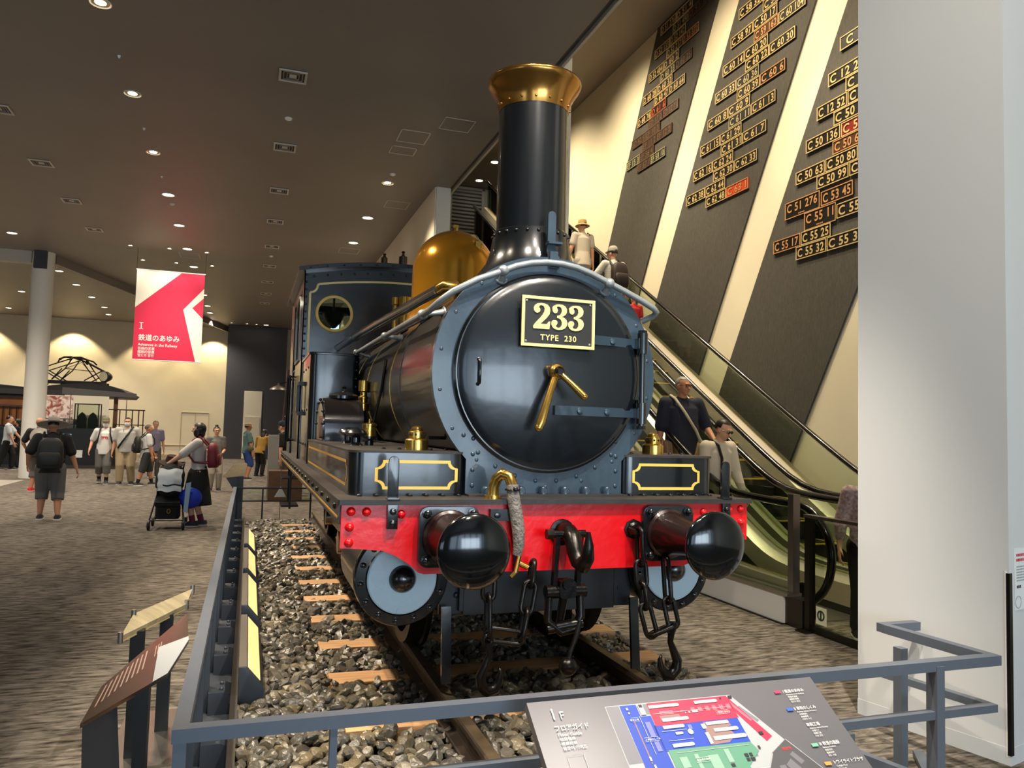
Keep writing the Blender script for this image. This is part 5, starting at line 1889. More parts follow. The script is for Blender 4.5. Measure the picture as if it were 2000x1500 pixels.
m.build('lettering', M('board_text_white', 'd2d2d0', .5), mbd, flat=True, normals=False)
m = MB()
btext('現在地', 1.848, .292, .013, .01)
m.build('you_are_here', M('board_text_red', 'd23a3c', .5), mbd, flat=True, normals=False)
bpoly('legend_red', 'e2385d', [rect(1.962, .052, 1.989, .064)])
bpoly('legend_blue', '3563d8', [rect(1.968, .130, 1.995, .143)])
bpoly('legend_green', '6fb091', [rect(1.977, .281, 2.004, .294)])
bpoly('legend_orange', 'f0934a', [rect(1.982, .355, 2.009, .368)])
m = MB()
fr_ = [bp_(1.043 + .0 + (.06 * a), .219 + .09 * b, .005) for a, b in ((0, 0), (1, 0), (1, 1), (0, 1))]
m.tube(fr_, .0009, 4, closed=True)
for u0, v0, u1, v1 in ((1.325, .105, 1.352, .121), (1.342, .186, 1.395, .201), (1.668, .111, 1.722, .125), (1.495, .281, 1.55, .297)):
    m.tube([bp_(u, v, .006) for u, v in rect(u0, v0, u1, v1)], .0006, 4, closed=True)
m.tube([bp_(1.886, .25, .004), bp_(2.02, .46, .004)], .0009, 4)
m.tube([bp_(1.64, .345, .004), bp_(1.78, .345, .004)], .0009, 4)
m.build('line_frames', MATS['board_text_white'], mbd, flat=True)

# ------------------------------------------------------------------ caption stands on the left
cs = thing('caption_stand', 'metal caption stand with white label corner left of the railing, nearest the viewer', 'caption stand', (-.38, 3.0, 0))
A, B, E_, C_, D_ = [Vector(p) for p in ((-.458, 2.77, .65), (-.250, 3.235, .65), (-.207, 3.69, .655), (-.243, 4.08, .68), (-.443, 3.04, .68))]
A, B, E_, C_, D_ = [Vector((p.x * .945 / (1.6 - p.z), p.y * .945 / (1.6 - p.z), .655)) for p in (A, B, E_, C_, D_)]
top = [A, B, E_, C_, D_]
dn = Vector((0, 0, -.014))
MB().add(top + [p + dn for p in top], [(0, 1, 2, 3, 4), (5, 6, 7, 8, 9)] + [(i, (i + 1) % 5, 5 + (i + 1) % 5, 5 + i) for i in range(5)]).build('panel', M('bronze_etched_plate', '6f5f55', .22, .85, var=.08, vscale=6), cs)
up = Vector((0, 0, .0015))


def on(a, b):      # a along A->E, b across toward D->C
    lo = A.lerp(E_, a)
    hi = D_.lerp(C_, a)
    return lo.lerp(hi, b) + up


m = MB()
m.add([A.lerp(B, .80) + up, B + up, E_ + up * 1, E_.lerp(C_, .12) + up, on(.62, .55) + up * 2], [(0, 1, 2, 3, 4)])
m.build('white_label', M('label_white', 'a4a8ab', .5), cs, flat=True, normals=False)
m = MB()
for k in range(9):
    a = .06 + k * .05
    m.add([on(a, .22), on(a + .018, .22), on(a + .018, .82), on(a, .82)], [(0, 1, 2, 3)])
for k in range(3):
    m.add([on(.58 + k * .03, .35), on(.592 + k * .03, .35), on(.592 + k * .03, .7), on(.58 + k * .03, .7)], [(0, 1, 2, 3)])
m.build('etched_text', M('etched_pale', 'c3a99a', .35, .5), cs, flat=True, normals=False)
m = MB()
m.add([Vector(p) for p in ((-.455, 2.79, .636), (-.40, 2.92, .636), (-.36, 3.0, .0), (-.44, 2.82, 0), (-.44, 2.86, .636), (-.385, 2.99, .636), (-.345, 3.07, 0), (-.425, 2.89, 0))],
      [(0, 1, 2, 3), (4, 5, 6, 7), (0, 1, 5, 4), (1, 2, 6, 5), (2, 3, 7, 6), (3, 0, 4, 7)])
m.build('end_board', FDARK, cs)
m = MB().box((-.345, 3.12, 0), (-.30, 3.20, .64)).box((-.50, 2.7, 0), (-.22, 3.9, .01))
m.build('post', BLACKM, cs)
MB().box((-.50, 2.72, .01), (-.21, 3.88, .014)).build('base_plate', STEEL, cs)
ac = thing('acrylic_caption_stand', 'clear acrylic caption stand on black legs left of the railing, behind the metal one', 'caption stand', (-.39, 4.4, 0))
q = [Vector(p) for p in ((-.513, 3.97, .615), (-.278, 4.60, .615), (-.262, 4.78, .66), (-.492, 4.22, .66))]
MB().add(q + [p + Vector((0, 0, -.02)) for p in q], [(0, 1, 2, 3), (4, 5, 6, 7), (0, 1, 5, 4), (1, 2, 6, 5), (2, 3, 7, 6), (3, 0, 4, 7)]).build('acrylic_sheet', M('acrylic_over_print', 'a89c7e', .12, var=.22, vscale=4, stretch=(1, 4, 1), coat=.8), ac)
q2 = [p + Vector((0, 0, -.024)) for p in q]
MB().add(q2 + [p + Vector((0, 0, -.006)) for p in q2], [(0, 1, 2, 3), (4, 5, 6, 7), (0, 1, 5, 4), (1, 2, 6, 5), (2, 3, 7, 6), (3, 0, 4, 7)]).build('backing_sheet', M('pale_wood_print', 'b9a574', .3, var=.3, vscale=5, stretch=(1, 4, 1)), ac)
for p in q:
    MB().cyl(p + Vector((0, 0, -.03)), p + Vector((0, 0, .02)), .012, n=10).build('stud', STEEL, ac)
for x, y in ((-.36, 4.45), (-.46, 4.14)):
    MB().box((x - .03, y - .03, 0), (x + .03, y + .03, .60)).build('leg', BLACKM, ac)
MB().box((-.56, 4.0, 0), (-.24, 4.75, .012)).build('base_plate', STEEL, ac)
# far reading stand beyond the end screen
rs = thing('reading_stand', 'slanted pale reading panel on a dark base beyond the glass end screen', 'caption stand', (-.15, 13.7, 0))
m = MB().add([(-.36, 13.35, .74), (-.04, 13.95, .74), (-.02, 14.1, .93), (-.22, 13.55, .93), (-.36, 13.35, .72), (-.04, 13.95, .72), (-.0, 14.1, .91), (-.22, 13.55, .91)],
             [(0, 1, 2, 3), (4, 5, 6, 7), (0, 1, 5, 4), (1, 2, 6, 5), (2, 3, 7, 6), (3, 0, 4, 7)])
m.build('panel', M('reading_panel', 'cabfa8', .4, var=.2, vscale=12, stretch=(1, 1, 30)), rs)
m = MB().prism([(-.34, .72), (-.05, .72), (-.05, 0), (-.20, 0), (-.20, .5)], XZ, 13.75, 13.95)
m.build('base', FDARK, rs)
MB().box((.43, 17.0, 0), (1.12, 17.6, .63)).build('wooden_plinth', M('plinth_wood', '5b3d28', .5, var=.25, vscale=4, stretch=(1, 1, 8)))
tag(bpy.data.objects['wooden_plinth'], 'brown wooden plinth on the carpet beyond the end screen, under the cab steps', 'plinth')
wp_ = tag(MB().box((.42, 17.8, 0), (.64, 18.15, 1.37)).build('grey_pedestal', M('pedestal_grey', '8b8781', .5)), 'tall grey pedestal standing just behind the brown wooden plinth', 'pedestal')
rg = thing('steel_girder_post', 'slanting maroon riveted steel post behind the grey pedestal', 'girder', (.78, 19.0, 0))
MB().add([(.66, 19, 0), (.95, 19, 0), (.88, 19, 2.9), (.80, 19, 2.9), (.66, 19.25, 0), (.95, 19.25, 0), (.88, 19.25, 2.9), (.80, 19.25, 2.9)],
         [(0, 1, 2, 3), (4, 5, 6, 7), (0, 1, 5, 4), (1, 2, 6, 5), (2, 3, 7, 6), (3, 0, 4, 7)]).build('web', M('maroon_steel', '43211c', .5, var=.2), rg)
m = MB()
for z in (1.2, 1.4, 1.6, 1.8):
    m.sph((.77 + z * .02, 18.995, z), (.03, .012, .02), 8, 5)
m.build('rivets', M('rivet_white', 'd5cfc4', .5), rg)
m = MB().lathe([(.22, 0), (.20, .03), (.10, .09), (.04, .11), (.03, .16)], (.62, 19.1, 2.42), n=18)
m.build('lamp_hood', M('hood_metal', '5b554d', .4, .7), rg)
MB().bar((.62, 19.1, 2.56), (.82, 19.1, 2.62), .03, .03).build('lamp_arm', IRON, rg)
pd = thing('signal_paddle', 'thin rod with a white triangular plate standing at the end of the track bed', 'signal marker', (.52, 12.95, 0))
MB().cyl((.52, 12.95, 0), (.52, 12.95, .9), .006, n=6).build('rod', MATS['post_steel'], pd)
MB().prism([(.43, .45), (.61, .45), (.52, .62)], XZ, 12.94, 12.955).build('plate', WHITE, pd)

# ------------------------------------------------------------------ far left: old electric locomotive behind a display counter
EB = M('electric_loco_brown', '2d1b14', .4, coat=.2)
ERF = M('electric_loco_roof', '2b2725', .5, .2)
el = thing('electric_locomotive', 'old brown electric locomotive with pantograph on its roof behind the white column', 'locomotive', (-9, 30.5, 0))
m = MB().box((-15, 30.0, .9), (-6.7, 32.2, 2.36)).box((-6.7, 30.0, .9), (-5.6, 32.2, 1.4)).box((-15, 30.1, .15), (-4.0, 32.0, .9))
m.build('body', EB, el)
MB().box((-8.7, 29.96, 1.35), (-6.75, 29.995, 2.3)).build('lit_interior_panel', M('lit_wood_brown', '8a5526', .5, var=.2, vscale=3), el)  # lit wooden interior, its light put into this brighter brown
m = MB()
pr = [(-15, 2.38), (-4.1, 2.38), (-4.0, 2.50), (-4.25, 2.66), (-4.6, 2.78), (-5.2, 2.86), (-6.0, 2.80), (-7.0, 2.62), (-8, 2.70), (-15, 2.74)]
m.prism(pr, XZ, 29.8, 32.4)
m.build('roof', ERF, el)
m = MB()
for x in (-4.75, -4.45):
    m.box((x - .06, 30.0, .9), (x + .06, 30.15, 2.4))
pieces(m, 'end_post', M('wood_post', '5d3b22', .5), el)
m = MB()
for x in (-4.3, -4.1, -3.9, -3.7, -3.55):
    m.cyl((x, 30.0, 1.1), (x, 30.0, 1.95), .02, n=6)
m.bar((-4.8, 30, 1.97), (-3.5, 30, 1.97), .04, .04).bar((-4.4, 30, 1.45), (-3.5, 30, 1.45), .03, .03)
for x in (-8.2, -8.0, -7.8, -7.6, -7.4, -7.2):
    m.cyl((x, 29.9, 1.2), (x, 29.9, 2.0), .02, n=6)
m.bar((-8.3, 29.9, 2.0), (-7.1, 29.9, 2.0), .04, .04)
m.build('platform_railing', EB, el)
hl = MB().lathe([(.17, 0), (.19, .02), (.19, .12), (.12, .30), (.05, .36), (0, .37)], (-4.86, 29.9, 3.10), (.5, .85, 0), 24).box((-4.92, 29.95, 2.75), (-4.78, 30.1, 2.95)).build('headlamp', EB, el)
MB().lathe([(.0, -.012), (.16, .0)], (-4.865, 29.89, 3.10), (.5, .85, 0), 24).build('lamp_glass', M('lamp_glass_cream', 'd8cfae', .15), hl)
m = MB()
T3 = .022
for y in (30.4, 31.6):
    for a, b in (((-6.55, 2.95), (-6.15, 3.35)), ((-6.15, 3.35), (-5.95, 3.72)), ((-5.15, 2.95), (-5.45, 3.35)), ((-6.55, 2.95), (-6.25, 3.35)), ((-5.55, 2.95), (-5.0, 3.32)), ((-5.0, 3.32), (-5.75, 3.72)), ((-6.9, 3.32), (-5.95, 3.72)), ((-6.9, 3.32), (-6.3, 2.95)),
                 ((-5.45, 3.35), (-5.7, 3.74))):
        m.cyl((a[0], y, a[1]), (b[0], y, b[1]), T3, n=6)
m.cyl((-6.15, 30.4, 3.35), (-5.45, 31.6, 3.35), .014, n=5).cyl((-6.9, 30.4, 3.32), (-6.9, 31.6, 3.32), .018, n=5).cyl((-5.0, 30.4, 3.32), (-5.0, 31.6, 3.32), .018, n=5)
m.cyl((-6.15, 30.4, 3.35), (-5.7, 31.6, 3.74), .012, n=5).cyl((-5.45, 30.4, 3.35), (-5.95, 31.6, 3.74), .012, n=5)
for x in (-6.0, -5.7):
    m.tube([(x - .25, 30.0, 3.62), (x - .15, 30.1, 3.73), (x, 30.4, 3.77), (x, 31.6, 3.77), (x + .15, 31.9, 3.73), (x + .25, 32.0, 3.62)], .028, 6)
m.tube([(-6.42, 30.6, 3.56), (-6.38, 30.6, 3.70), (-6.2, 30.6, 3.76), (-5.6, 30.6, 3.72), (-5.5, 30.6, 3.66), (-5.42, 30.6, 3.52)], .028, 6)
m.box((-6.9, 30.3, 2.86), (-4.95, 30.5, 2.93)).box((-6.9, 31.5, 2.86), (-4.95, 31.7, 2.93))
for x in (-6.7, -6.2, -5.7, -5.2):
    m.cyl((x, 30.4, 2.76), (x, 30.4, 2.9), .07, n=8)
m.build('pantograph', M('pantograph_iron', '2f2a25', .5, .4), el)

cn = thing('display_counter', 'long black display counter in front of the old electric locomotive', 'counter', (-7, 28.7, 0))
MB().box((-10.6, 28.4, .12), (-3.75, 29.1, 1.30)).build('body', M('counter_black', '131313', .35), cn)
MB().box((-10.6, 28.45, 0), (-3.8, 29.1, .12)).build('kick_board', M('counter_kick', '6d675f', .5), cn)
m = MB().box((-5.75, 28.385, .86), (-5.45, 28.399, 1.12))
m.build('screen', M('counter_screen', '6f9db3', .3, emit=.5), cn)
m = MB().box((-5.76, 28.388, .70), (-5.62, 28.399, .84)).box((-5.30, 28.388, .36), (-5.1, 28.399, .60)).box((-6.3, 28.388, .5), (-6.2, 28.399, .62))
pieces(m, 'notice', WHITE, cn)
tag(MB().box((-10.6, 28.2, 1.33), (-6.7, 28.3, 1.35)).build('counter_rail', BLACKM), 'thin black rail along the front of the display counter', 'rail')
cpn = thing('canopy_beam', 'thick grey canopy beam hanging over the display counter by the column', 'canopy', (-5, 28.3, 2.5))
MB().add([(-5.75, 28.2, 2.40), (-3.62, 28.2, 2.36), (-3.62, 28.2, 2.50), (-5.75, 28.2, 2.62), (-5.75, 28.6, 2.40), (-3.62, 28.6, 2.36), (-3.62, 28.6, 2.50), (-5.75, 28.6, 2.62)],
         [(0, 1, 2, 3), (4, 5, 6, 7), (0, 1, 5, 4), (1, 2, 6, 5), (2, 3, 7, 6), (3, 0, 4, 7)]).build('beam', M('canopy_grey', '4d4b49', .5), cpn)
MB().box((-10.6, 28.3, 2.36), (-5.75, 28.6, 2.52)).build('dark_fascia', M('canopy_dark', '2a2725', .5), cpn)
for x in (-5.55, -3.9):
    MB().cyl((x, 28.5, 1.305), (x, 28.5, 2.4), .012, n=6).build('support_rod', MATS['post_steel'], cpn)
ph = thing('photo_panel', 'cream display panel with a reddish tramcar picture right behind the white column', 'display panel', (-5.5, 29.3, 1.3))
MB().box((-6.75, 29.25, 1.30), (-4.55, 29.29, 2.40)).build('board', M('panel_cream', 'e6dcc4', .6), ph)


def sketch():
    m = M('tram_picture', 'f0d9cf', .6, var=.0)
    nt = m.node_tree
    b = nt.nodes['Principled BSDF']
    tc = nt.nodes.new('ShaderNodeTexCoord')
    wv = nt.nodes.new('ShaderNodeTexNoise')
    wv.inputs['Scale'].default_value = 5.0
    wv.inputs['Detail'].default_value = 5
    wv.inputs['Distortion'].default_value = 1.2
    rp = nt.nodes.new('ShaderNodeValToRGB')
    rp.color_ramp.elements[0].position, rp.color_ramp.elements[0].color = .40, lin('9c4a3c')
    rp.color_ramp.elements[1].position, rp.color_ramp.elements[1].color = .56, lin('f3dfd4')
    nt.links.new(tc.outputs['Object'], wv.inputs['Vector'])
    nt.links.new(wv.outputs['Fac'], rp.inputs['Fac'])
    nt.links.new(rp.outputs['Color'], b.inputs['Base Color'])
    return m


MB().box((-6.42, 29.235, 1.62), (-5.62, 29.249, 2.35)).build('tram_picture', sketch(), ph)
m = MB().box((-6.5, 29.232, 1.42), (-5.3, 29.249, 1.60))
m.build('caption_strip', M('caption_dark', '4b413d', .5), ph)
m = MB()
for x in (-6.4, -6.1, -5.8):
    m.box((x, 29.225, 1.44), (x + .22, 29.231, 1.58))
pieces(m, 'small_photo', M('small_photo_pink', 'dfbfb6', .5), ph)
for x in (-6.6, -4.7):
    MB().box((x - .03, 29.26, 0), (x + .03, 29.30, 1.31)).build('leg', BLACKM, ph)
gc = thing('glass_case', 'glass showcase with two black arched models on the display counter', 'showcase', (-5.1, 28.8, 1.3))
m = MB()
for x in (-5.42, -4.72):
    for y in (28.55, 29.0):
        m.box((x - .015, y - .015, 1.30), (x + .015, y + .015, 2.12))
m.box((-5.43, 28.54, 2.09), (-4.71, 29.01, 2.12))
m.build('frame', BLACKM, gc)
MB().box((-5.42, 28.535, 1.31), (-4.72, 28.54, 2.1)).build('front_pane', GLASS, gc)
for x in (-5.24, -4.92):
    m = MB().prism([(x - .14, 1.301), (x + .14, 1.301), (x + .14, 1.62), (x + .09, 1.76), (x, 1.84), (x - .09, 1.76), (x - .14, 1.62)], XZ, 28.72, 28.82)
    tag(m.build('arched_model', BLACKM, sharp=20), 'black arched model inside the glass showcase, %s one' % ('left' if x < -5 else 'right'), 'model', 'black arched models')


# ------------------------------------------------------------------ visitors
SKIN = M('skin_light', 'd8a283', .55, var=.06, vscale=6)
SKIN2 = M('skin_tan', 'b9805f', .55, var=.06, vscale=6)
HAIRB = M('hair_black', '15100e', .45)
HAIRG = M('hair_grey', '8d8984', .5)
EYE = M('eye_dark', '120c0a', .3)
LIP = M('lip', 'a3584e', .5)


def capsule(mb, a, b, ra, rb, n=12):
    a, b = Vector(a), Vector(b)
    mb.cyl(a, b, ra, rb, n).sph(a, ra, n, 8).sph(b, rb, n, 8)


def remesh(mb, voxel, smooth=3):
    me = bpy.data.meshes.new('body')
    me.from_pydata(mb.v, [], mb.f)
    b = bmesh.new()
    b.from_mesh(me)
    bmesh.ops.recalc_face_normals(b, faces=b.faces)
    b.to_mesh(me)
    b.free()
    o = bpy.data.objects.new('body', me)
    COL.objects.link(o)
    md = o.modifiers.new('skin', 'REMESH')
    md.mode = 'VOXEL'
    md.voxel_size = voxel
    if smooth:
        sm = o.modifiers.new('smooth', 'SMOOTH')
        sm.iterations = smooth
        sm.factor = .5
    dg = bpy.context.evaluated_depsgraph_get()
    out = bpy.data.meshes.new_from_object(o.evaluated_get(dg))
    bpy.data.objects.remove(o)
    bpy.data.meshes.remove(me)
    return out


def place(me, name, mats, parent, T):
    me.transform(T)
    me.transform(Matrix.Translation(-OFF.get(parent.name, Vector())))
    me.materials.clear()
    for m_ in (mats if isinstance(mats, (list, tuple)) else [mats]):
        me.materials.append(m_)
    me.shade_smooth()
    o = bpy.data.objects.new(name, me)
    COL.objects.link(o)
    o.parent = parent
    OFF[o.name] = OFF.get(parent.name, Vector())
    return o


def ik(a, b, l1, l2, pole):
    a, b, pole = Vector(a), Vector(b), Vector(pole)
    d = b - a
    L = min(d.length, (l1 + l2) * .999)
    d.normalize()
    b = a + d * L
    x = (l1 * l1 - l2 * l2 + L * L) / (2 * L)
    h = sqrt(max(0, l1 * l1 - x * x))
    p = pole - d * pole.dot(d)
    p.normalize()
    return a + d * x + p * h, b


def person(label, x, y, z, head, H, skin=SKIN, g=1.0, lean=0.0, hands=None, feet=None, nod=0.0, turn=0.0,
           shirt=None, sleeve=.75, hem=.46, pants=None, pleg=1.0, skirt=None, shoe=None, sock=None,
           hair='short', hairmat=HAIRB, hat=None, mask=False, glasses=None, voxel=.0085, detail=(), open_jacket=None, hlen=0):
    """a standing figure: local +Y is forward; every length is a fraction of the height H"""
    t = thing('person', label, 'person', (x, y, z))
    T = Matrix.Translation((x, y, z)) @ Matrix.Rotation(radians(head), 4, 'Z')
    S = H
    w = 0.5 + g * .5
    LR = Matrix.Translation((0, 0, .52 * S)) @ Matrix.Rotation(radians(-lean), 4, 'X') @ Matrix.Translation((0, 0, -.52 * S))

    def up_(p):
        return LR @ (Vector(p) * S)
    hip = [Vector((s * .052 * w, 0, .515)) * S for s in (-1, 1)]
    ft = feet or [(-.062, 0, 0), (.062, 0, 0)]
    ank = [Vector((a, b, c + .045)) * S for a, b, c in ft]
    knee = []
    for i in (0, 1):
        k, e = ik(hip[i], ank[i], .245 * S, .24 * S, (0, 1, 0))
        knee.append(k)
        ank[i] = e
    sh = [up_((s * .108 * w, -.004, .808)) for s in (-1, 1)]
    hd = hands or [(-.155 * w, .02, .465), (.155 * w, .02, .465)]
    wr, el_ = [], []
    for i in (0, 1):
        tgt = Vector(hd[i][:3]) * S
        pole = (-.35 if i == 0 else .35, -1, -.2) if len(hd[i]) < 4 else hd[i][3]
        e, b = ik(sh[i], tgt, .172 * S, .15 * S, pole)
        el_.append(e)
        wr.append(b)
    neck = up_((0, -.006, .835))
    hb = up_((0, .004, .868))
    HR = LR.to_3x3() @ Matrix.Rotation(radians(turn), 3, 'Z') @ Matrix.Rotation(radians(-nod), 3, 'X')
    hc = hb + HR @ (Vector((0, .006, .062)) * S)

    def hp_(a, b, c):
        return hc + HR @ (Vector((a, b, c)) * S)
    m = MB()
    # trunk
    for (a, b, c), r in (((0, 0, .53), (.082 * w, .062 * g, .06)), ((0, .008 * g, .61), (.078 * w * (.5 + .5 * g), .058 * g, .075)), ((0, .004, .70), (.088 * w, .062 * g, .08)), ((0, -.004, .765), (.096 * w, .058 * g, .06))):
        m.sph(up_((a, b, c)), tuple(q * S for q in r), 20, 12, LR.to_3x3())
    capsule(m, sh[0], sh[1], .036 * S, .036 * S)
    capsule(m, neck - Vector((0, 0, .02 * S)), hb + HR @ Vector((0, .004, .02)) * S, .034 * S, .030 * S)
    # head: skull, face, jaw, nose, ears
    m.sph(hp_(0, -.010, .014), (.0445 * S, .054 * S, .050 * S), 20, 14, HR)
    m.sph(hp_(0, .012, -.012), (.038 * S, .040 * S, .050 * S), 20, 14, HR)
    m.sph(hp_(0, .022, -.044), (.024 * S, .022 * S, .020 * S), 14, 10, HR)
    capsule(m, hp_(0, .047, .004), hp_(0, .060, -.014), .005 * S, .0085 * S, 8)
    m.sph(hp_(0, .046, .018), (.032 * S, .008 * S, .007 * S), 12, 8, HR)
    for s in (-1, 1):
        m.sph(hp_(s * .045, -.006, -.004), (.006 * S, .012 * S, .018 * S), 10, 8, HR)
    for i in (0, 1):
        capsule(m, hip[i], knee[i], .058 * g * S, .037 * (.6 + .4 * g) * S)
        mid = knee[i].lerp(ank[i], .3)
        capsule(m, knee[i], mid, .035 * (.6 + .4 * g) * S, .036 * (.6 + .4 * g) * S)
        capsule(m, mid, ank[i], .035 * (.6 + .4 * g) * S, .022 * S)
        capsule(m, ank[i], ank[i] + Vector((0, .07, -.028)) * S, .022 * S, .018 * S)
        capsule(m, sh[i], el_[i], .033 * (.6 + .4 * g) * S, .025 * (.7 + .3 * g) * S)
        capsule(m, el_[i], wr[i], .025 * (.7 + .3 * g) * S, .016 * S)
        d = (wr[i] - el_[i]).normalized()
        side = Vector((1 if i == 0 else -1, 0, 0))
        fwd = Vector((0, 1, 0))
        u = (fwd - d * fwd.dot(d))
        u = u.normalized() if u.length > .2 else (Vector((0, 0, 1)) - d * d.z).normalized()
        v = d.cross(u)
        if v.dot(side) < 0:
            v = -v
        pc = wr[i] + d * .028 * S
        Rm = Matrix((u, v, d)).transposed()
        m.sph(pc, (.022 * S, .011 * S, .032 * S), 12, 8, Rm)
        for k, ln in enumerate((.040, .047, .044, .034)):     # four fingers, gently curled to the palm
            b0 = pc + d * .026 * S + u * (.017 - k * .0115) * S
            b1 = b0 + d * ln * .55 * S + v * .006 * S
            b2 = b1 + d * ln * .40 * S + v * .018 * S
            capsule(m, b0, b1, .0056 * S, .0054 * S, 7)
            capsule(m, b1, b2, .0054 * S, .0046 * S, 7)
        b0 = wr[i] + d * .012 * S + u * .016 * S
        b1 = b0 + d * .022 * S + u * .018 * S + v * .006 * S
        capsule(m, b0, b1, .0068 * S, .006 * S, 7)
        capsule(m, b1, b1 + d * .022 * S + u * .004 * S + v * .006 * S, .006 * S, .005 * S, 7)
    place(remesh(m, voxel, 2), 'body', skin, t, T)
    # eyes, brows and mouth
    for s in (-1, 1):
        e = MB().sph(hp_(s * .0165, .0475, .004), (.0062 * S, .004 * S, .0036 * S), 8, 6, HR)
        e.v = [T @ p for p in e.v]
        e.build('eye', EYE, t)
    if not mask:
        e = MB().sph(hp_(0, .0435, -.034), (.0125 * S, .004 * S, .0035 * S), 10, 6, HR)
        e.v = [T @ p for p in e.v]
        e.build('mouth', LIP, t)

    def cloth(mb, name, mt, vox=.012, sm=4):
        return place(remesh(mb, vox, sm), name, mt, t, T)

    def ring(mb, levels):
        """elliptical tube through levels (z, half width, half depth, y shift)"""
        n = 24
        vs, fs = [], []
        for zz, a, b, sy in levels:
            vs += [up_((a * cos(2 * pi * k / n), sy + b * sin(2 * pi * k / n), zz)) for k in range(n)]
        for q in range(len(levels) - 1):
            fs += [(q * n + k, q * n + (k + 1) % n, (q + 1) * n + (k + 1) % n, (q + 1) * n + k) for k in range(n)]
        fs += [tuple(range(n)), tuple(range((len(levels) - 1) * n, len(levels) * n))]
        mb.add(vs, fs)
    if pants:
        m = MB()
        ring(m, [(.60, .080 * w, .066 * g, .004), (.55, .092 * w, .073 * g, 0), (.50, .098 * w, .074 * g, 0), (.46, .094 * w, .066 * g, 0)])
        for i in (0, 1):
            fl = 1.16 if pleg < .95 else 1.1
            capsule(m, hip[i] + Vector((0, 0, -.01)) * S, knee[i], .064 * g * S, .049 * (.5 + .5 * g) * S * fl)
            if pleg > .5:
                q = knee[i].lerp(ank[i], min(1, (pleg - .5) * 2))
                m.cyl(knee[i], q, .047 * (.5 + .5 * g) * S * fl, (.044 if pleg < .95 else .038) * (.5 + .5 * g) * S * fl, 14)
        cloth(m, 'trousers' if pleg > .9 else 'shorts', pants)
    if skirt:
        m = MB()
        z1 = skirt[1]
        ring(m, [(.60, .078 * w, .066 * g, 0), (.52, .110 * w, .098 * g, .012), (.38, .126 * w, .125 * g, .02), (z1, .130 * w, .135 * g, .012)])
        cloth(m, 'skirt', skirt[0], .011, 2)
    if shirt:
        m = MB()
        ring(m, [(.815, .085 * w, .045, -.004), (.775, .108 * w, .068 * g, -.002), (.70, .104 * w, .074 * g, .004), (.61, .097 * w * (.5 + .5 * g), .074 * g, .008 * g), (.54, .104 * w, .080 * g, .004), (hem, .106 * w, .082 * g, 0)])
        capsule(m, sh[0] + Vector((0, 0, -.004)) * S, sh[1] + Vector((0, 0, -.004)) * S, .044 * S, .044 * S)
        capsule(m, neck - Vector((0, 0, .03)) * S, neck + Vector((0, 0, -.004)) * S, .05 * S, .042 * S)
        for i in (0, 1):
            q = sh[i].lerp(el_[i], min(1, sleeve))
            r2 = (.043 if sleeve < 1 else .036) * (.55 + .45 * g)
            capsule(m, sh[i], q, .044 * (.6 + .4 * g) * S, r2 * S)
            if sleeve > 1:
                q2 = el_[i].lerp(wr[i], sleeve - 1)
                capsule(m, q, q2, r2 * S, .027 * S)
        cloth(m, 'shirt', shirt, .0115, 3)
    if open_jacket:
        pass
    sm = shoe or BLACKM
    for i in (0, 1):
        a = ank[i] - Vector((0, 0, .045 * S))
        m = MB()
        zt_ = a.z
        out = [(-.030, -.03), (-.022, -.052), (0, -.058), (.022, -.052), (.030, -.03), (.031, .02), (.034, .055), (.030, .085), (.015, .103), (-.005, .106), (-.024, .09), (-.033, .06), (-.031, .02)]

        def fn(u_, v_, h):
            return T @ Vector((a.x + u_ * S, a.y + v_ * S, a.z + h * S))
        n = len(out)
        lv = [(0, 1.0, 0), (.012, 1.03, 0), (.013, .98, 0), (.034, .90, -.004), (.050, .62, -.016), (.056, .45, -.022)]
        vs, fs = [], []
        for h, sc, sy in lv:
            vs += [fn(u_ * sc, v_ * sc + sy, h) for u_, v_ in out]
        for q in range(len(lv) - 1):
            fs += [(q * n + k, q * n + (k + 1) % n, (q + 1) * n + (k + 1) % n, (q + 1) * n + k) for k in range(n)]
        fs += [tuple(range(n)), tuple(range((len(lv) - 1) * n, len(lv) * n))]
        m.add(vs, fs)
        m.m[:n * 2] = [1] * (n * 2)
        m.build('shoe', [sm, M('sole_white', 'd9d6d0', .6) if sm is not BLACKM else M('sole_black', '151515', .6)], t, sharp=60)
    if sock:
        m = MB()
        for i in (0, 1):
            m.cyl(T @ ank[i], T @ ank[i].lerp(knee[i], .28), .027 * S, .030 * (.6 + .4 * g) * S, 12)
        pieces(m, 'sock', sock, t)

    def shell(name, mt, c, r, keep, n=28, k=18):
        mb = MB().sph((0, 0, 0), 1, n, k)
        vs = mb.v
        ok = [keep(v) for v in vs]
        fs = [f for f in mb.f if all(ok[i] for i in f)]
        out = MB()
        out.add([T @ hp_(c[0] + v.x * r[0], c[1] + v.y * r[1], c[2] + v.z * r[2]) for v in vs], fs)
        used = sorted({i for f in out.f for i in f})
        mp = {i: j for j, i in enumerate(used)}
        out.v = [out.v[i] for i in used]
        out.f = [tuple(mp[i] for i in f) for f in out.f]
        return out.build(name, mt, t, sharp=80)
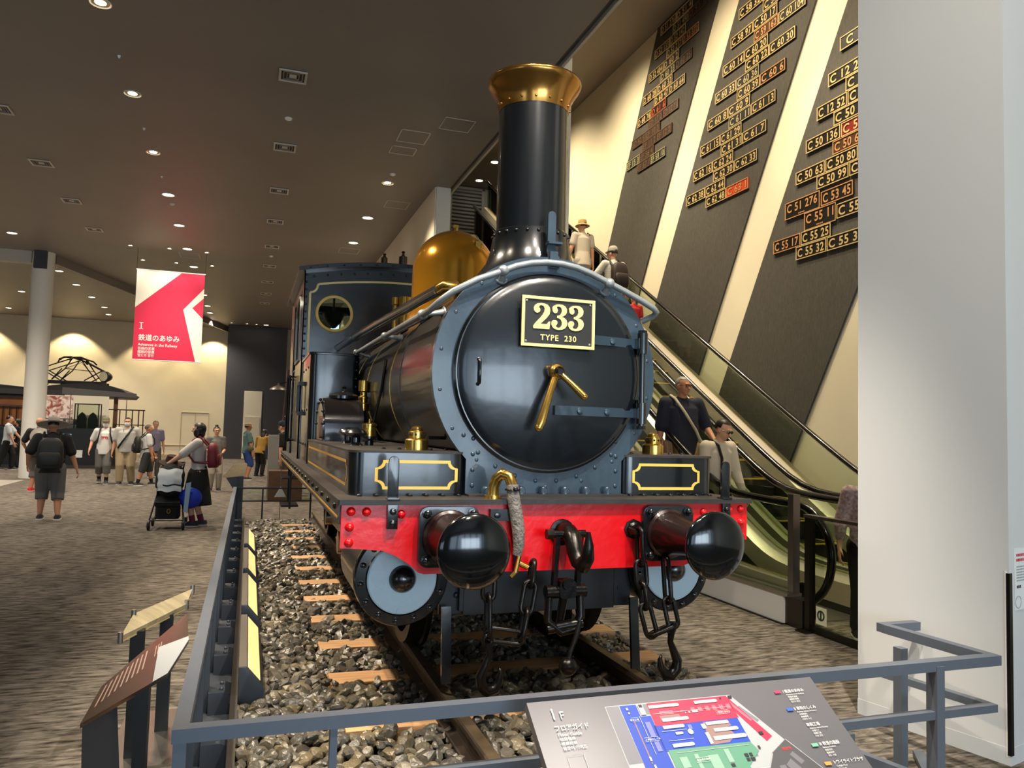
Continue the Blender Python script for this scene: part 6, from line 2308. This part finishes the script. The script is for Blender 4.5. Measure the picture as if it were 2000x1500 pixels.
    if hair == 'short':
        shell('hair', hairmat, (0, -.010, .016), (.0495, .060, .056), lambda v: v.z > -.42 and not (v.y > .28 and v.z < .52 - .0 * v.y) and not (v.y > -.05 and v.z < .0))
    elif hair == 'crop':
        shell('hair', hairmat, (0, -.011, .015), (.0468, .0565, .0525), lambda v: v.z > -.35 and not (v.y > .3 and v.z < .55) and not (v.y > 0 and v.z < .1))
    elif hair in ('bob', 'long', 'bun'):
        shell('hair', hairmat, (0, -.010, .010), (.054, .064, .062), lambda v: not (v.y > .35 and v.z < .5) and not (v.y > -.1 and v.z < -.55) if hair != 'bun' else v.z > -.5 and not (v.y > .3 and v.z < .55))
        m = MB()
        if hair == 'bob':
            for s in (-1, 1):
                m.sph(hp_(s * .044, -.004, -.030), (.017 * S, .034 * S, .045 * S), 12, 8, HR)
            m.sph(hp_(0, -.040, -.034), (.045 * S, .024 * S, .04 * S), 14, 10, HR)
        elif hair == 'long':
            m.sph(hp_(0, -.045, -.06), (.046 * S, .022 * S, .10 * S), 14, 10, HR)
        else:
            m.sph(hp_(0, -.03, .078), (.026 * S, .026 * S, .022 * S), 12, 8, HR)
        m.v = [T @ p for p in m.v]
        m.build('hair_lock' if hair != 'bun' else 'hair_bun', hairmat, t, sharp=80)
    if hat:
        kind, mt = hat[0], hat[1]
        base = .030
        prof = {'bucket': [(.052, .0), (.050, .03), (.046, .052), (.03, .060), (0, .062)], 'cap': [(.050, .0), (.050, .02), (.046, .045), (.03, .060), (0, .064)],
                'wide': [(.050, .0), (.049, .03), (.047, .055), (.03, .062), (0, .064)], 'straw': [(.050, 0), (.048, .035), (.046, .052), (.02, .05), (0, .049)]}[kind]
        m = MB()
        ax = HR @ Vector((0, 0, 1))
        o = hp_(0, -.008, base)
        m.lathe([(r * S * 1.06, h * S) for r, h in prof], o, ax, 28)
        brim = {'bucket': [(.052, .004), (.085, -.022), (.083, -.026), (.05, -.002)], 'wide': [(.050, .004), (.10, -.006), (.138, -.016), (.136, -.021), (.10, -.012), (.05, -.002)],
                'straw': [(.050, .004), (.088, .002), (.088, -.002), (.05, -.002)], 'cap': None}[kind]
        if brim:
            m.lathe([(r * S * 1.06, h * S) for r, h in brim], o, ax, 32)
        else:
            vs = []
            for k in range(9):
                a = radians(20 + 140 * k / 8)
                for rr, dz_ in ((.049, .008), (.102, -.006)):
                    vs.append(hp_(rr * cos(a) * (.95 if rr < .06 else .62), -.008 + rr * sin(a), base + dz_))
            m.add(vs, [(2 * k, 2 * k + 1, 2 * k + 3, 2 * k + 2) for k in range(8)])
            m.add([p + ax * .004 for p in vs], [(2 * k, 2 * k + 1, 2 * k + 3, 2 * k + 2) for k in range(8)])
        m.v = [T @ p for p in m.v]
        ho = m.build('hat' if kind != 'cap' else 'cap', mt, t, sharp=70)
        if len(hat) > 2:
            b = MB().lathe([(.0515 * S * 1.06, .006 * S), (.0515 * S * 1.06, .020 * S)], o, ax, 28)
            b.v = [T @ p for p in b.v]
            b.build('hat_band', hat[2], ho)
    if mask:
        shell('face_mask', M('mask_white', 'eeeeec', .7), (0, .012, -.024), (.0405, .049, .044), lambda v: v.y > .05 and -.85 < v.z < .62)
    if glasses:
        m = MB()
        for s in (-1, 1):
            cpt = hp_(s * .0175, .054, .004)
            ux, uz = HR @ Vector((1, 0, 0)), HR @ Vector((0, 0, 1))
            pts_ = [cpt + ux * .0145 * S * cos(k * pi / 6) + uz * .0095 * S * sin(k * pi / 6) for k in range(12)]
            if glasses == 'dark':
                m.add(pts_ + [p + HR @ Vector((0, .003, 0)) * S for p in pts_], [tuple(range(12)), tuple(range(12, 24))] + [(k, (k + 1) % 12, 12 + (k + 1) % 12, 12 + k) for k in range(12)])
            else:
                m.tube(pts_, .0014 * S, 5, closed=True)
            m.tube([hp_(s * .032, .053, .006), hp_(s * .047, .03, .006), hp_(s * .048, -.004, .004)], .0014 * S, 5)
        m.tube([hp_(-.004, .056, .006), hp_(.004, .056, .006)], .0014 * S, 5)
        m.v = [T @ p for p in m.v]
        m.build('sunglasses' if glasses == 'dark' else 'spectacles', EYE, t)
    t_ = dict(T=T, S=S, LR=LR, up=up_, sh=sh, wr=wr, root=t, w=w, g=g, hp=hp_, neck=neck, el=el_)
    return t_


def backpack(p, label, mt, w=.19, h=.27, d=.095, z=.66, mt2=None):
    """rucksack on the figure's back, with shoulder straps"""
    T, S, up_, g = p['T'], p['S'], p['up'], p['g']
    yb = -.082 * g - d / 2 - .002
    c = T @ up_((0, yb, z))
    b = thing('backpack', label, 'backpack', c)
    m = MB()
    n = 20
    lv = [(-.5, .80, .75), (-.46, .95, .92), (-.2, 1, 1), (.15, .98, .95), (.36, .86, .8), (.47, .62, .55), (.5, .4, .35)]
    vs, fs = [], []
    for hz, sx_, sy_ in lv:
        for k in range(n):
            a = 2 * pi * k / n
            ca, sa = cos(a), sin(a)
            e = .55
            vs.append(T @ up_((w / 2 * sx_ * abs(ca) ** e * (1 if ca > 0 else -1), yb + d / 2 * sy_ * abs(sa) ** e * (1 if sa > 0 else -1), z + h * hz)))
    for q in range(len(lv) - 1):
        fs += [(q * n + k, q * n + (k + 1) % n, (q + 1) * n + (k + 1) % n, (q + 1) * n + k) for k in range(n)]
    fs += [tuple(range(n)), tuple(range((len(lv) - 1) * n, len(lv) * n))]
    m.add(vs, fs)
    m.build('bag', mt, b, sharp=60)
    m = MB()
    for k in range(n):
        pass
    pk = MB()
    vs, fs = [], []
    for hz, sx_, sy_ in [(-.42, .6, .5), (-.38, .8, .9), (-.12, .82, 1), (.0, .74, .8), (.04, .6, .4)]:
        for k in range(n):
            a = 2 * pi * k / n
            ca, sa = cos(a), sin(a)
            vs.append(T @ up_((w / 2 * sx_ * abs(ca) ** .6 * (1 if ca > 0 else -1), yb - d / 2 + d * .22 * sy_ * abs(sa) ** .6 * (1 if sa > 0 else -1), z + h * hz)))
    for q in range(4):
        fs += [(q * n + k, q * n + (k + 1) % n, (q + 1) * n + (k + 1) % n, (q + 1) * n + k) for k in range(n)]
    fs += [tuple(range(n)), tuple(range(4 * n, 5 * n))]
    pk.add(vs, fs)
    pk.build('front_pocket', mt2 or mt, b, sharp=60)
    for s in (-1, 1):
        x_ = s * .062 * p['w']
        pts_ = [(x_, yb + d * .4, z + h * .40), (x_, -.02, .862), (x_ * 1.05, .04, .835), (x_ * 1.15, .078 * g, .77), (x_ * 1.35, .086 * g, .69), (x_ * 1.6, .03, .62), (x_ * 1.4, yb + d * .3, z - h * .3)]
        MB().tube([T @ up_(q) for q in pts_], .011 * S, 6).build('strap', mt, b, sharp=80)
    return b


def sling(p, mt, name='strap', s=1, w=.012, owner=None):
    T, S, up_, g = p['T'], p['S'], p['up'], p['g']
    pts_ = [(s * .075, -.05, .82), (s * .075, .0, .86), (s * .068, .045, .835), (s * .03, .088 * g, .75), (-s * .04, .094 * g, .64), (-s * .10, .06 * g, .55), (-s * .112, .0, .53)]
    return MB().tube([T @ up_(q) for q in pts_], w * S, 6).build(name, mt, owner or p['root'], sharp=80)


TEE_BLACK = M('black_cotton', '0f0f10', .85)
TEE_WHITE = M('white_cotton', 'dcd9d2', .85)
GREYSH = M('grey_shorts', '5d5b57', .85)
SHOEB = M('black_sneaker', '1a1a1c', .6)
PACKB = M('black_nylon', '141415', .6)

a = person('person in black t-shirt, grey shorts and wide grey sun hat walking away with a rucksack', -2.96, 14.05, 0, 8, 1.60, SKIN2, 1.28, 4,
           hands=[(-.20, .06, .54), (.235, .03, .47)], feet=[(-.07, .03, 0), (.085, -.04, 0)], nod=14, turn=4, shirt=TEE_BLACK, sleeve=.85, pants=GREYSH, pleg=.68, shoe=SHOEB, hair='short',
           hat=('wide', M('sunhat_grey', '9a9488', .9)), voxel=.008)
backpack(a, 'large black rucksack on the back of the person in the wide grey sun hat', PACKB, .23, .30, .11, .65)
a = person('bald person in black top and bright red shoes beside the white column', -4.35, 19.4, 0, -10, 1.62, SKIN2, 1.1, 0, hands=[(-.19, .10, .56), (.16, .12, .56)], shirt=TEE_BLACK, pants=GREYSH, pleg=.7,
           shoe=M('red_shoe', 'd8202a', .5), hair=None)
hb_ = MB().lathe([(.05, .10), (.10, .09), (.11, 0), (.20, -.015), (.20, -.025), (.11, -.012)], (-4.28, 19.22, 1.20), (.5, -1, .1), 22)
tag(hb_.build('sun_hat', M('sunhat_pale', 'a9a498', .9)), 'pale floppy sun hat hanging at the back of the bald person', 'hat')
a = person('person in white t-shirt with red emblem, cap and face mask walking toward the viewer', -3.42, 21.76, 0, 184, 1.64, SKIN, 1.12, 0, hands=[(-.17, .02, .47), (.20, .03, .52)], feet=[(-.05, .06, 0), (.06, -.10, .02)], shirt=TEE_WHITE,
           sleeve=.8, hem=.45, pants=GREYSH, pleg=.75, shoe=SHOEB, sock=BLACKM, hair='short', hat=('cap', M('cap_olive', '77735c', .9)), mask=True)
m = MB()
for k in range(3):     # emblem of three red loops
    cx_ = (k - 1) * .030
    pts_ = [(cx_ - .02, .692), (cx_ - .012, .722), (cx_ + .012, .728), (cx_ + .022, .712), (cx_ + .016, .704), (cx_ + .004, .716), (cx_ - .004, .706), (cx_ + .022, .694)]
    m.add([a['T'] @ a['up']((u, .0865 - .35 * (u * u) * 2, v)) for u, v in pts_], [tuple(range(8))])
m.add([a['T'] @ a['up']((u, .087, v)) for u, v in ((-.05, .676), (.05, .676), (.05, .681), (-.05, .681))], [(0, 1, 2, 3)])
m.build('shirt_emblem', M('emblem_red', 'cf2b3c', .8), a['root'], flat=True, normals=False)
backpack(a, 'dark backpack worn by the person with the red emblem shirt and cap', PACKB, .17, .25, .08)
a = person('stout person in light grey t-shirt and khaki trousers with face mask and lanyard', -2.90, 21.6, 0, 178, 1.68, SKIN, 1.38, 0, hands=[(-.20, -.02, .50), (.19, .0, .48)], feet=[(-.09, 0, 0), (.06, .08, 0)],
           shirt=M('grey_tee', 'b3afa6', .85), sleeve=.8, hem=.48, pants=M('khaki_trousers', '9c8a6a', .85), shoe=SHOEB, hair='short', mask=True, glasses='thin')
m = MB().tube([a['T'] @ a['up'](q) for q in ((-.05, .0, .845), (-.04, .07, .80), (0, .105, .715), (.04, .07, .80), (.05, .0, .845))], .005, 5)
m.build('lanyard', BLACKM, a['root'])
MB().sph(a['T'] @ a['up']((0, .112, .695)), (.04, .008, .03), 8, 6).build('badge', WHITE, a['root'])
sling(a, PACKB, 'bag_strap', -1, .014)
a = person('grey-haired person in white polo shirt and dark shorts walking right', -2.40, 21.2, 0, 290, 1.52, SKIN2, 1.15, 2, hands=[(-.13, .16, .50), (.15, .06, .48)], feet=[(-.05, .12, 0), (.05, -.12, .0)], shirt=TEE_WHITE, hem=.45,
           pants=M('dark_green_shorts', '2d3230', .85), pleg=.62, shoe=SHOEB, sock=BLACKM, hair='crop', hairmat=M('hair_dark_grey', '4a4440', .6))
backpack(a, 'black backpack on the person in the white polo shirt', PACKB, .19, .27, .10)
person('person in lavender shirt half hidden behind the white polo person', -2.55, 24.4, 0, 200, 1.62, SKIN, 1.0, shirt=M('lavender_shirt', '8f8aa6', .85), pants=GREYSH, hair='short', shoe=SHOEB)
person('small child in yellow shirt standing far off by the cream wall', -3.95, 37.8, 0, 250, .95, SKIN, 1.15, shirt=M('yellow_shirt', 'c9b52a', .85), pants=GREYSH, pleg=.6, hair='short', shoe=SHOEB)
# woman with the pushchair
w1 = person('woman in white t-shirt and long black skirt standing behind the pushchair', -.70, 12.98, 0, 82, 1.60, SKIN, .92, 3, hands=[(-.14, .26, .60), (.03, .27, .605)], feet=[(-.05, .03, 0), (.05, -.03, 0)], nod=-4, turn=-6, shirt=M('ash_tee', 'c4bfb8', .85), sleeve=.95,
            hem=.55, skirt=(M('black_skirt', '0e0e0f', .9), .20), shoe=M('navy_sneaker', '2b2d3a', .6), sock=M('plum_sock', '6d2338', .8), hair='bob', voxel=.0075)
backpack(w1, 'dark red backpack on the woman with the pushchair', M('maroon_nylon', '6e1424', .6), .17, .24, .10, .68)
hb_ = MB().lathe([(0, .10), (.07, .09), (.085, .03), (.09, 0), (.175, -.03), (.172, -.042), (.088, -.012)], (-1.10, 12.90, 1.00), (.15, -.25, 1), 28)
tag(hb_.build('felt_hat', M('brown_felt', '3f2a1c', .9)), 'brown wide-brimmed felt hat held over the pushchair by the woman', 'hat')
# pushchair
pc = thing('pushchair', 'black pushchair with canopy standing on the carpet in front of the woman', 'pushchair', (-1.10, 12.85, 0))
PF = M('pushchair_frame', '1d1a17', .35, .6)
PFAB = M('pushchair_fabric', '101011', .9)
cxp, cyp = -1.10, 12.85
m = MB()
for s in (-1, 1):
    x_ = cxp + s * .22
    m.tube([(x_ - s * .02, cyp + .25, .10), (x_ - s * .05, cyp + .02, .48), (x_ - s * .06, cyp - .02, .80), (x_ - s * .04, cyp + .16, .98)], .013, 8)
    m.tube([(x_ + s * .02, cyp - .30, .10), (x_ - s * .05, cyp + .02, .50)], .013, 8)
    m.tube([(x_ - s * .02, cyp + .25, .14), (x_, cyp - .28, .13)], .010, 6)
m.tube([(cxp - .18, cyp + .16, .98), (cxp + .18, cyp + .16, .98)], .014, 8).tube([(cxp - .22, cyp - .28, .14), (cxp + .22, cyp - .28, .14)], .01, 6)
m.build('frame', PF, pc, sharp=70)
for sx_ in (-1, 1):
    for yy in (-.30, .25):
        wx_ = cxp + sx_ * .235
        w_ = MB().lathe([(.03, -.018), (.062, -.02), (.072, -.012), (.072, .012), (.062, .02), (.03, .018), (.03, -.018)], (wx_, cyp + yy, .074), (1, 0, 0), 22).build('wheel', BLACKM, pc, sharp=60)
        MB().cyl((wx_ - .022, cyp + yy, .074), (wx_ + .022, cyp + yy, .074), .028, n=12).build('hub', M('hub_grey', '8d8a86', .4, .5), w_)
m = MB()
m.prism([(cyp + .14, .40), (cyp - .24, .34), (cyp - .26, .40), (cyp + .02, .48), (cyp + .10, .86), (cyp + .20, .84)], YZ, cxp - .17, cxp + .17)
m.build('seat', PFAB, pc, sharp=30)
can = MB()
n, k_ = 14, 8
vs = []
for i in range(k_ + 1):
    a_ = radians(-25 + 130 * i / k_)
    for j in range(n + 1):
        b_ = pi * j / n
        vs.append((cxp - .20 * cos(b_), cyp + .06 - .30 * sin(a_) * (.35 + .65 * sin(b_)) * 1.0, .66 + (.12 + .20 * sin(b_)) * cos(a_) * 1.0 + .0))
can.add(vs, [(i * (n + 1) + j, i * (n + 1) + j + 1, (i + 1) * (n + 1) + j + 1, (i + 1) * (n + 1) + j) for i in range(k_) for j in range(n)])
can.sph((cxp, cyp - .02, .72), (.205, .24, .26), 22, 14)
can.build('canopy', PFAB, pc, sharp=70)
m = MB().rbox((cxp - .16, cyp - .22, .15), (cxp + .16, cyp + .18, .33), .05)
bk_ = m.build('basket', M('basket_fabric', '171413', .9), pc, bevel=.02)
MB().tube([(cxp + .02 + .022 * cos(t_ * pi / 6), cyp - .225, .27 + .03 * sin(t_ * pi / 6)) for t_ in range(12)], .006, 5, closed=True).build('hanging_charm', M('charm_gold', 'b08a4a', .4, .6), pc)
m = MB()
n, k_ = 12, 12
vs = []
for i in range(k_ + 1):
    for j in range(n + 1):
        xx = -.165 + .33 * j / n
        zz = .895 - .33 * i / k_
        rr = max(.02, 1 - (xx / .215) ** 2 - ((zz - .72) / .275) ** 2) if zz > .72 else max(.02, 1 - (xx / .215) ** 2)
        vs.append((cxp + .01 + xx + .006 * sin(i * 1.3), cyp - .035 - .25 * sqrt(rr) - .006 * sin(j * 1.7), zz + .01 * sin(j * .9)))
m.add(vs, [(i * (n + 1) + j, i * (n + 1) + j + 1, (i + 1) * (n + 1) + j + 1, (i + 1) * (n + 1) + j) for i in range(k_) for j in range(n)])
vs2 = [Vector(v) + Vector((0, .006, 0)) for v in vs]
m.add(vs2, [(i * (n + 1) + j, i * (n + 1) + j + 1, (i + 1) * (n + 1) + j + 1, (i + 1) * (n + 1) + j) for i in range(k_) for j in range(n)])
tw = tag(m.build('towel', M('towel_white', 'd3d8db', .95)), 'white towel with a dark stripe draped over the pushchair canopy', 'towel')
m = MB()
row = vs[9 * (n + 1) + 3:10 * (n + 1)]
m.add([Vector(v) + Vector((0, -.003, 0)) for v in row] + [Vector(v) + Vector((0, -.003, .022)) for v in row], [(j, j + 1, len(row) + j + 1, len(row) + j) for j in range(len(row) - 1)])
m.build('stripe', M('towel_stripe', '1c2230', .9), tw)
bb = MB().sph((-.80, 12.80, .45), (.17, .12, .16), 26, 16)
tag(bb.build('sun_hood', M('royal_blue_cloth', '1434b0', .7)), 'round royal blue hood hanging beside the pushchair', 'hood')
fb = MB().add([(-.86, 12.66, .68), (-.79, 12.66, .70), (-.82, 12.64, .24), (-.88, 12.64, .26), (-.86, 12.675, .68), (-.79, 12.675, .70), (-.82, 12.655, .24), (-.88, 12.655, .26)], [(0, 1, 2, 3), (4, 5, 6, 7), (0, 1, 5, 4), (1, 2, 6, 5), (2, 3, 7, 6), (3, 0, 4, 7)])
tag(fb.build('cloth_bag', M('pale_blue_bag', '8fa9bd', .8)), 'pale blue cloth bag hanging on the pushchair side', 'bag')

person('person with hair bun and spectacles in black and white, behind the woman with the pushchair', -.72, 19.6, 0, 190, 1.52, SKIN, .95, hands=[(-.08, .16, .60), (.08, .16, .60)], shirt=M('black_white_top', '1e1d20', .85, var=.8, vscale=3, col2='8a8680'), pants=M('cream_trousers', 'a39a8a', .85),
       hair='bun', glasses='thin', shoe=SHOEB)
a = person('person in straw hat, teal t-shirt and blue shorts facing right near the charcoal block', -.03, 23.5, 0, 285, 1.62, SKIN2, 1.05, hands=[(-.10, .12, .50), (.15, .06, .47)], shirt=M('teal_tee', '54706f', .85), pants=M('blue_shorts', '26427e', .85), pleg=.58, hem=.47, shoe=SHOEB,
           hair='short', hat=('straw', M('straw', 'c9b184', .9), BLACKM))
sb_ = MB().sph(a['T'] @ a['up']((.10, .03, .55)), (.10, .13, .10), 12, 8)
tag(sb_.build('sling_bag', M('olive_cloth', '5a5636', .9)), 'olive sling bag at the hip of the straw-hat person', 'bag')
sling(a, MATS['olive_cloth'], 'bag_strap', -1, .01)
a = person('person with long dark hair in mustard top leaning over behind the grey pedestal', .34, 24.8, 0, 330, 1.50, SKIN, .95, 22, hands=[(-.14, .2, .50), (.12, .24, .52)], shirt=M('mustard_top', 'a07a33', .85), sleeve=1.5, pants=M('black_trousers', '121213', .85), hair='long', shoe=SHOEB)
person('person in navy cap leaning forward at the maroon girder', .86, 18.55, 0, 60, 1.68, SKIN, 1.0, 12, shirt=TEE_BLACK, pants=GREYSH, hair='short', hat=('cap', M('cap_navy', '1b2233', .85)), shoe=SHOEB)
person('person in white t-shirt and black trousers at the left edge of the hall', -6.98, 27.4, 0, 275, 1.66, SKIN, 1.05, 2, hands=[(-.05, .22, .56), (.12, .12, .50)], feet=[(-.05, .08, 0), (.06, -.12, 0)], shirt=M('pale_blue_tee', 'cfd4d6', .85), pants=MATS['black_trousers'], shoe=SHOEB)
person('person in black top reading at the counter beside the white t-shirt person', -6.78, 28.05, 0, 80, 1.58, SKIN, .95, 10, hands=[(-.08, .2, .56), (.08, .2, .56)], shirt=TEE_BLACK, pants=MATS['black_trousers'], hair='long', shoe=SHOEB)
# on the escalators
a = person('grey-haired person in navy t-shirt and spectacles standing on the nearer escalator', 4.87, 8.08, nl(8.05), 172, 1.70, SKIN2, 1.22, 0, hands=[(-.20, .10, .56), (.17, .0, .47)], feet=[(-.06, -.02, 0), (.06, .02, 0)], turn=22, nod=6,
           shirt=M('navy_tee', '161a2c', .85), sleeve=.95, hem=.45, pants=M('tan_trousers', '94785a', .85), shoe=SHOEB, hair='crop', hairmat=HAIRG, glasses='thin', voxel=.007)
st_ = tag(MB().tube([a['T'] @ a['up'](q) for q in ((.085, -.06, .81), (.082, .0, .862), (.07, .052, .835), (.02, .106, .74), (-.06, .108, .62), (-.115, .07, .54))], .018, 8).build('shoulder_bag_strap', M('strap_cream', 'b8ad97', .8), sharp=80),
          'broad cream bag strap across the chest of the navy t-shirt person', 'bag strap')
a = person('person with sunglasses in loose cream jacket at the foot of the nearer escalator', 4.84, 7.30, nl(7.25), 190, 1.62, SKIN, 1.0, 4, hands=[(-.17, .08, .50), (.16, .06, .48)], nod=20, turn=14, shirt=M('cream_jacket', 'c8bda9', .85), sleeve=1.8, hem=.40, pants=MATS['black_trousers'],
           shoe=SHOEB, hair='short', glasses='dark', voxel=.007)
MB().tube([a['T'] @ a['up'](q) for q in ((.05, -.02, .85), (.05, .05, .82), (.045, .085, .74), (.045, .092, .60), (.045, .09, .44))], .016, 6).build('dark_undershirt', BLACKM, a['root'])
a = person('person in cream bucket hat and white clothes riding up the farther escalator', 6.25, 14.25, nl(14.35), 8, 1.68, SKIN, 1.02, 3, hands=[(-.18, .06, .50), (.16, .02, .47)], feet=[(-.06, -.03, 0), (.06, .03, 0)], turn=15, shirt=M('white_linen', 'cfc3b2', .9), sleeve=.6, hem=.44,
           pants=M('white_trousers', 'bdb3a6', .9), shoe=SHOEB, hair='short', hat=('bucket', M('straw_bucket', 'c4a368', .9)))
sling(a, M('brown_strap', '5a4632', .7), 'bag_strap', 1, .008)
a = person('person in grey cap and striped t-shirt riding up the farther escalator', 6.22, 12.75, nl(12.85), 4, 1.66, SKIN, 1.02, 3, hands=[(-.26, .14, .55), (.17, .04, .47)], feet=[(-.06, -.03, 0), (.06, .03, 0)], turn=22, shirt=M('striped_tee', 'c9c5bc', .9, var=.3, vscale=5, stretch=(.1, .1, 14)), sleeve=.9,
           pants=GREYSH, shoe=SHOEB, hair='short', hat=('cap', M('cap_grey', 'a39d96', .9)))
backpack(a, 'dark brown backpack on the capped person riding up the farther escalator', M('brown_nylon', '2b201d', .6), .2, .28, .1)
person('child in red and white riding up behind the capped person with backpack', 6.28, 12.05, nl(12.1), 6, 1.10, SKIN, 1.1, shirt=M('red_white_tee', 'b42525', .85), pants=WHITE, pleg=.6, hair='short', hairmat=M('hair_brown', '3a2416', .5), shoe=SHOEB)
person('person in purple top at the top of the group on the farther escalator', 6.05, 14.95, nl(15.05), 10, 1.35, SKIN, 1.05, shirt=M('purple_tee', '3b357c', .85), pants=GREYSH, hair='short', shoe=SHOEB)
person('person in pink checked shirt stepping off by the pale pillar', 4.86, 5.12, 0, 150, 1.45, SKIN, 1.1, 6, hands=[(-.17, .06, .50), (.17, .06, .50)], shirt=M('pink_check', 'b98f90', .85, var=.35, vscale=40, col2='d9c3c0'), sleeve=1.6, pants=MATS['black_trousers'], shoe=SHOEB)
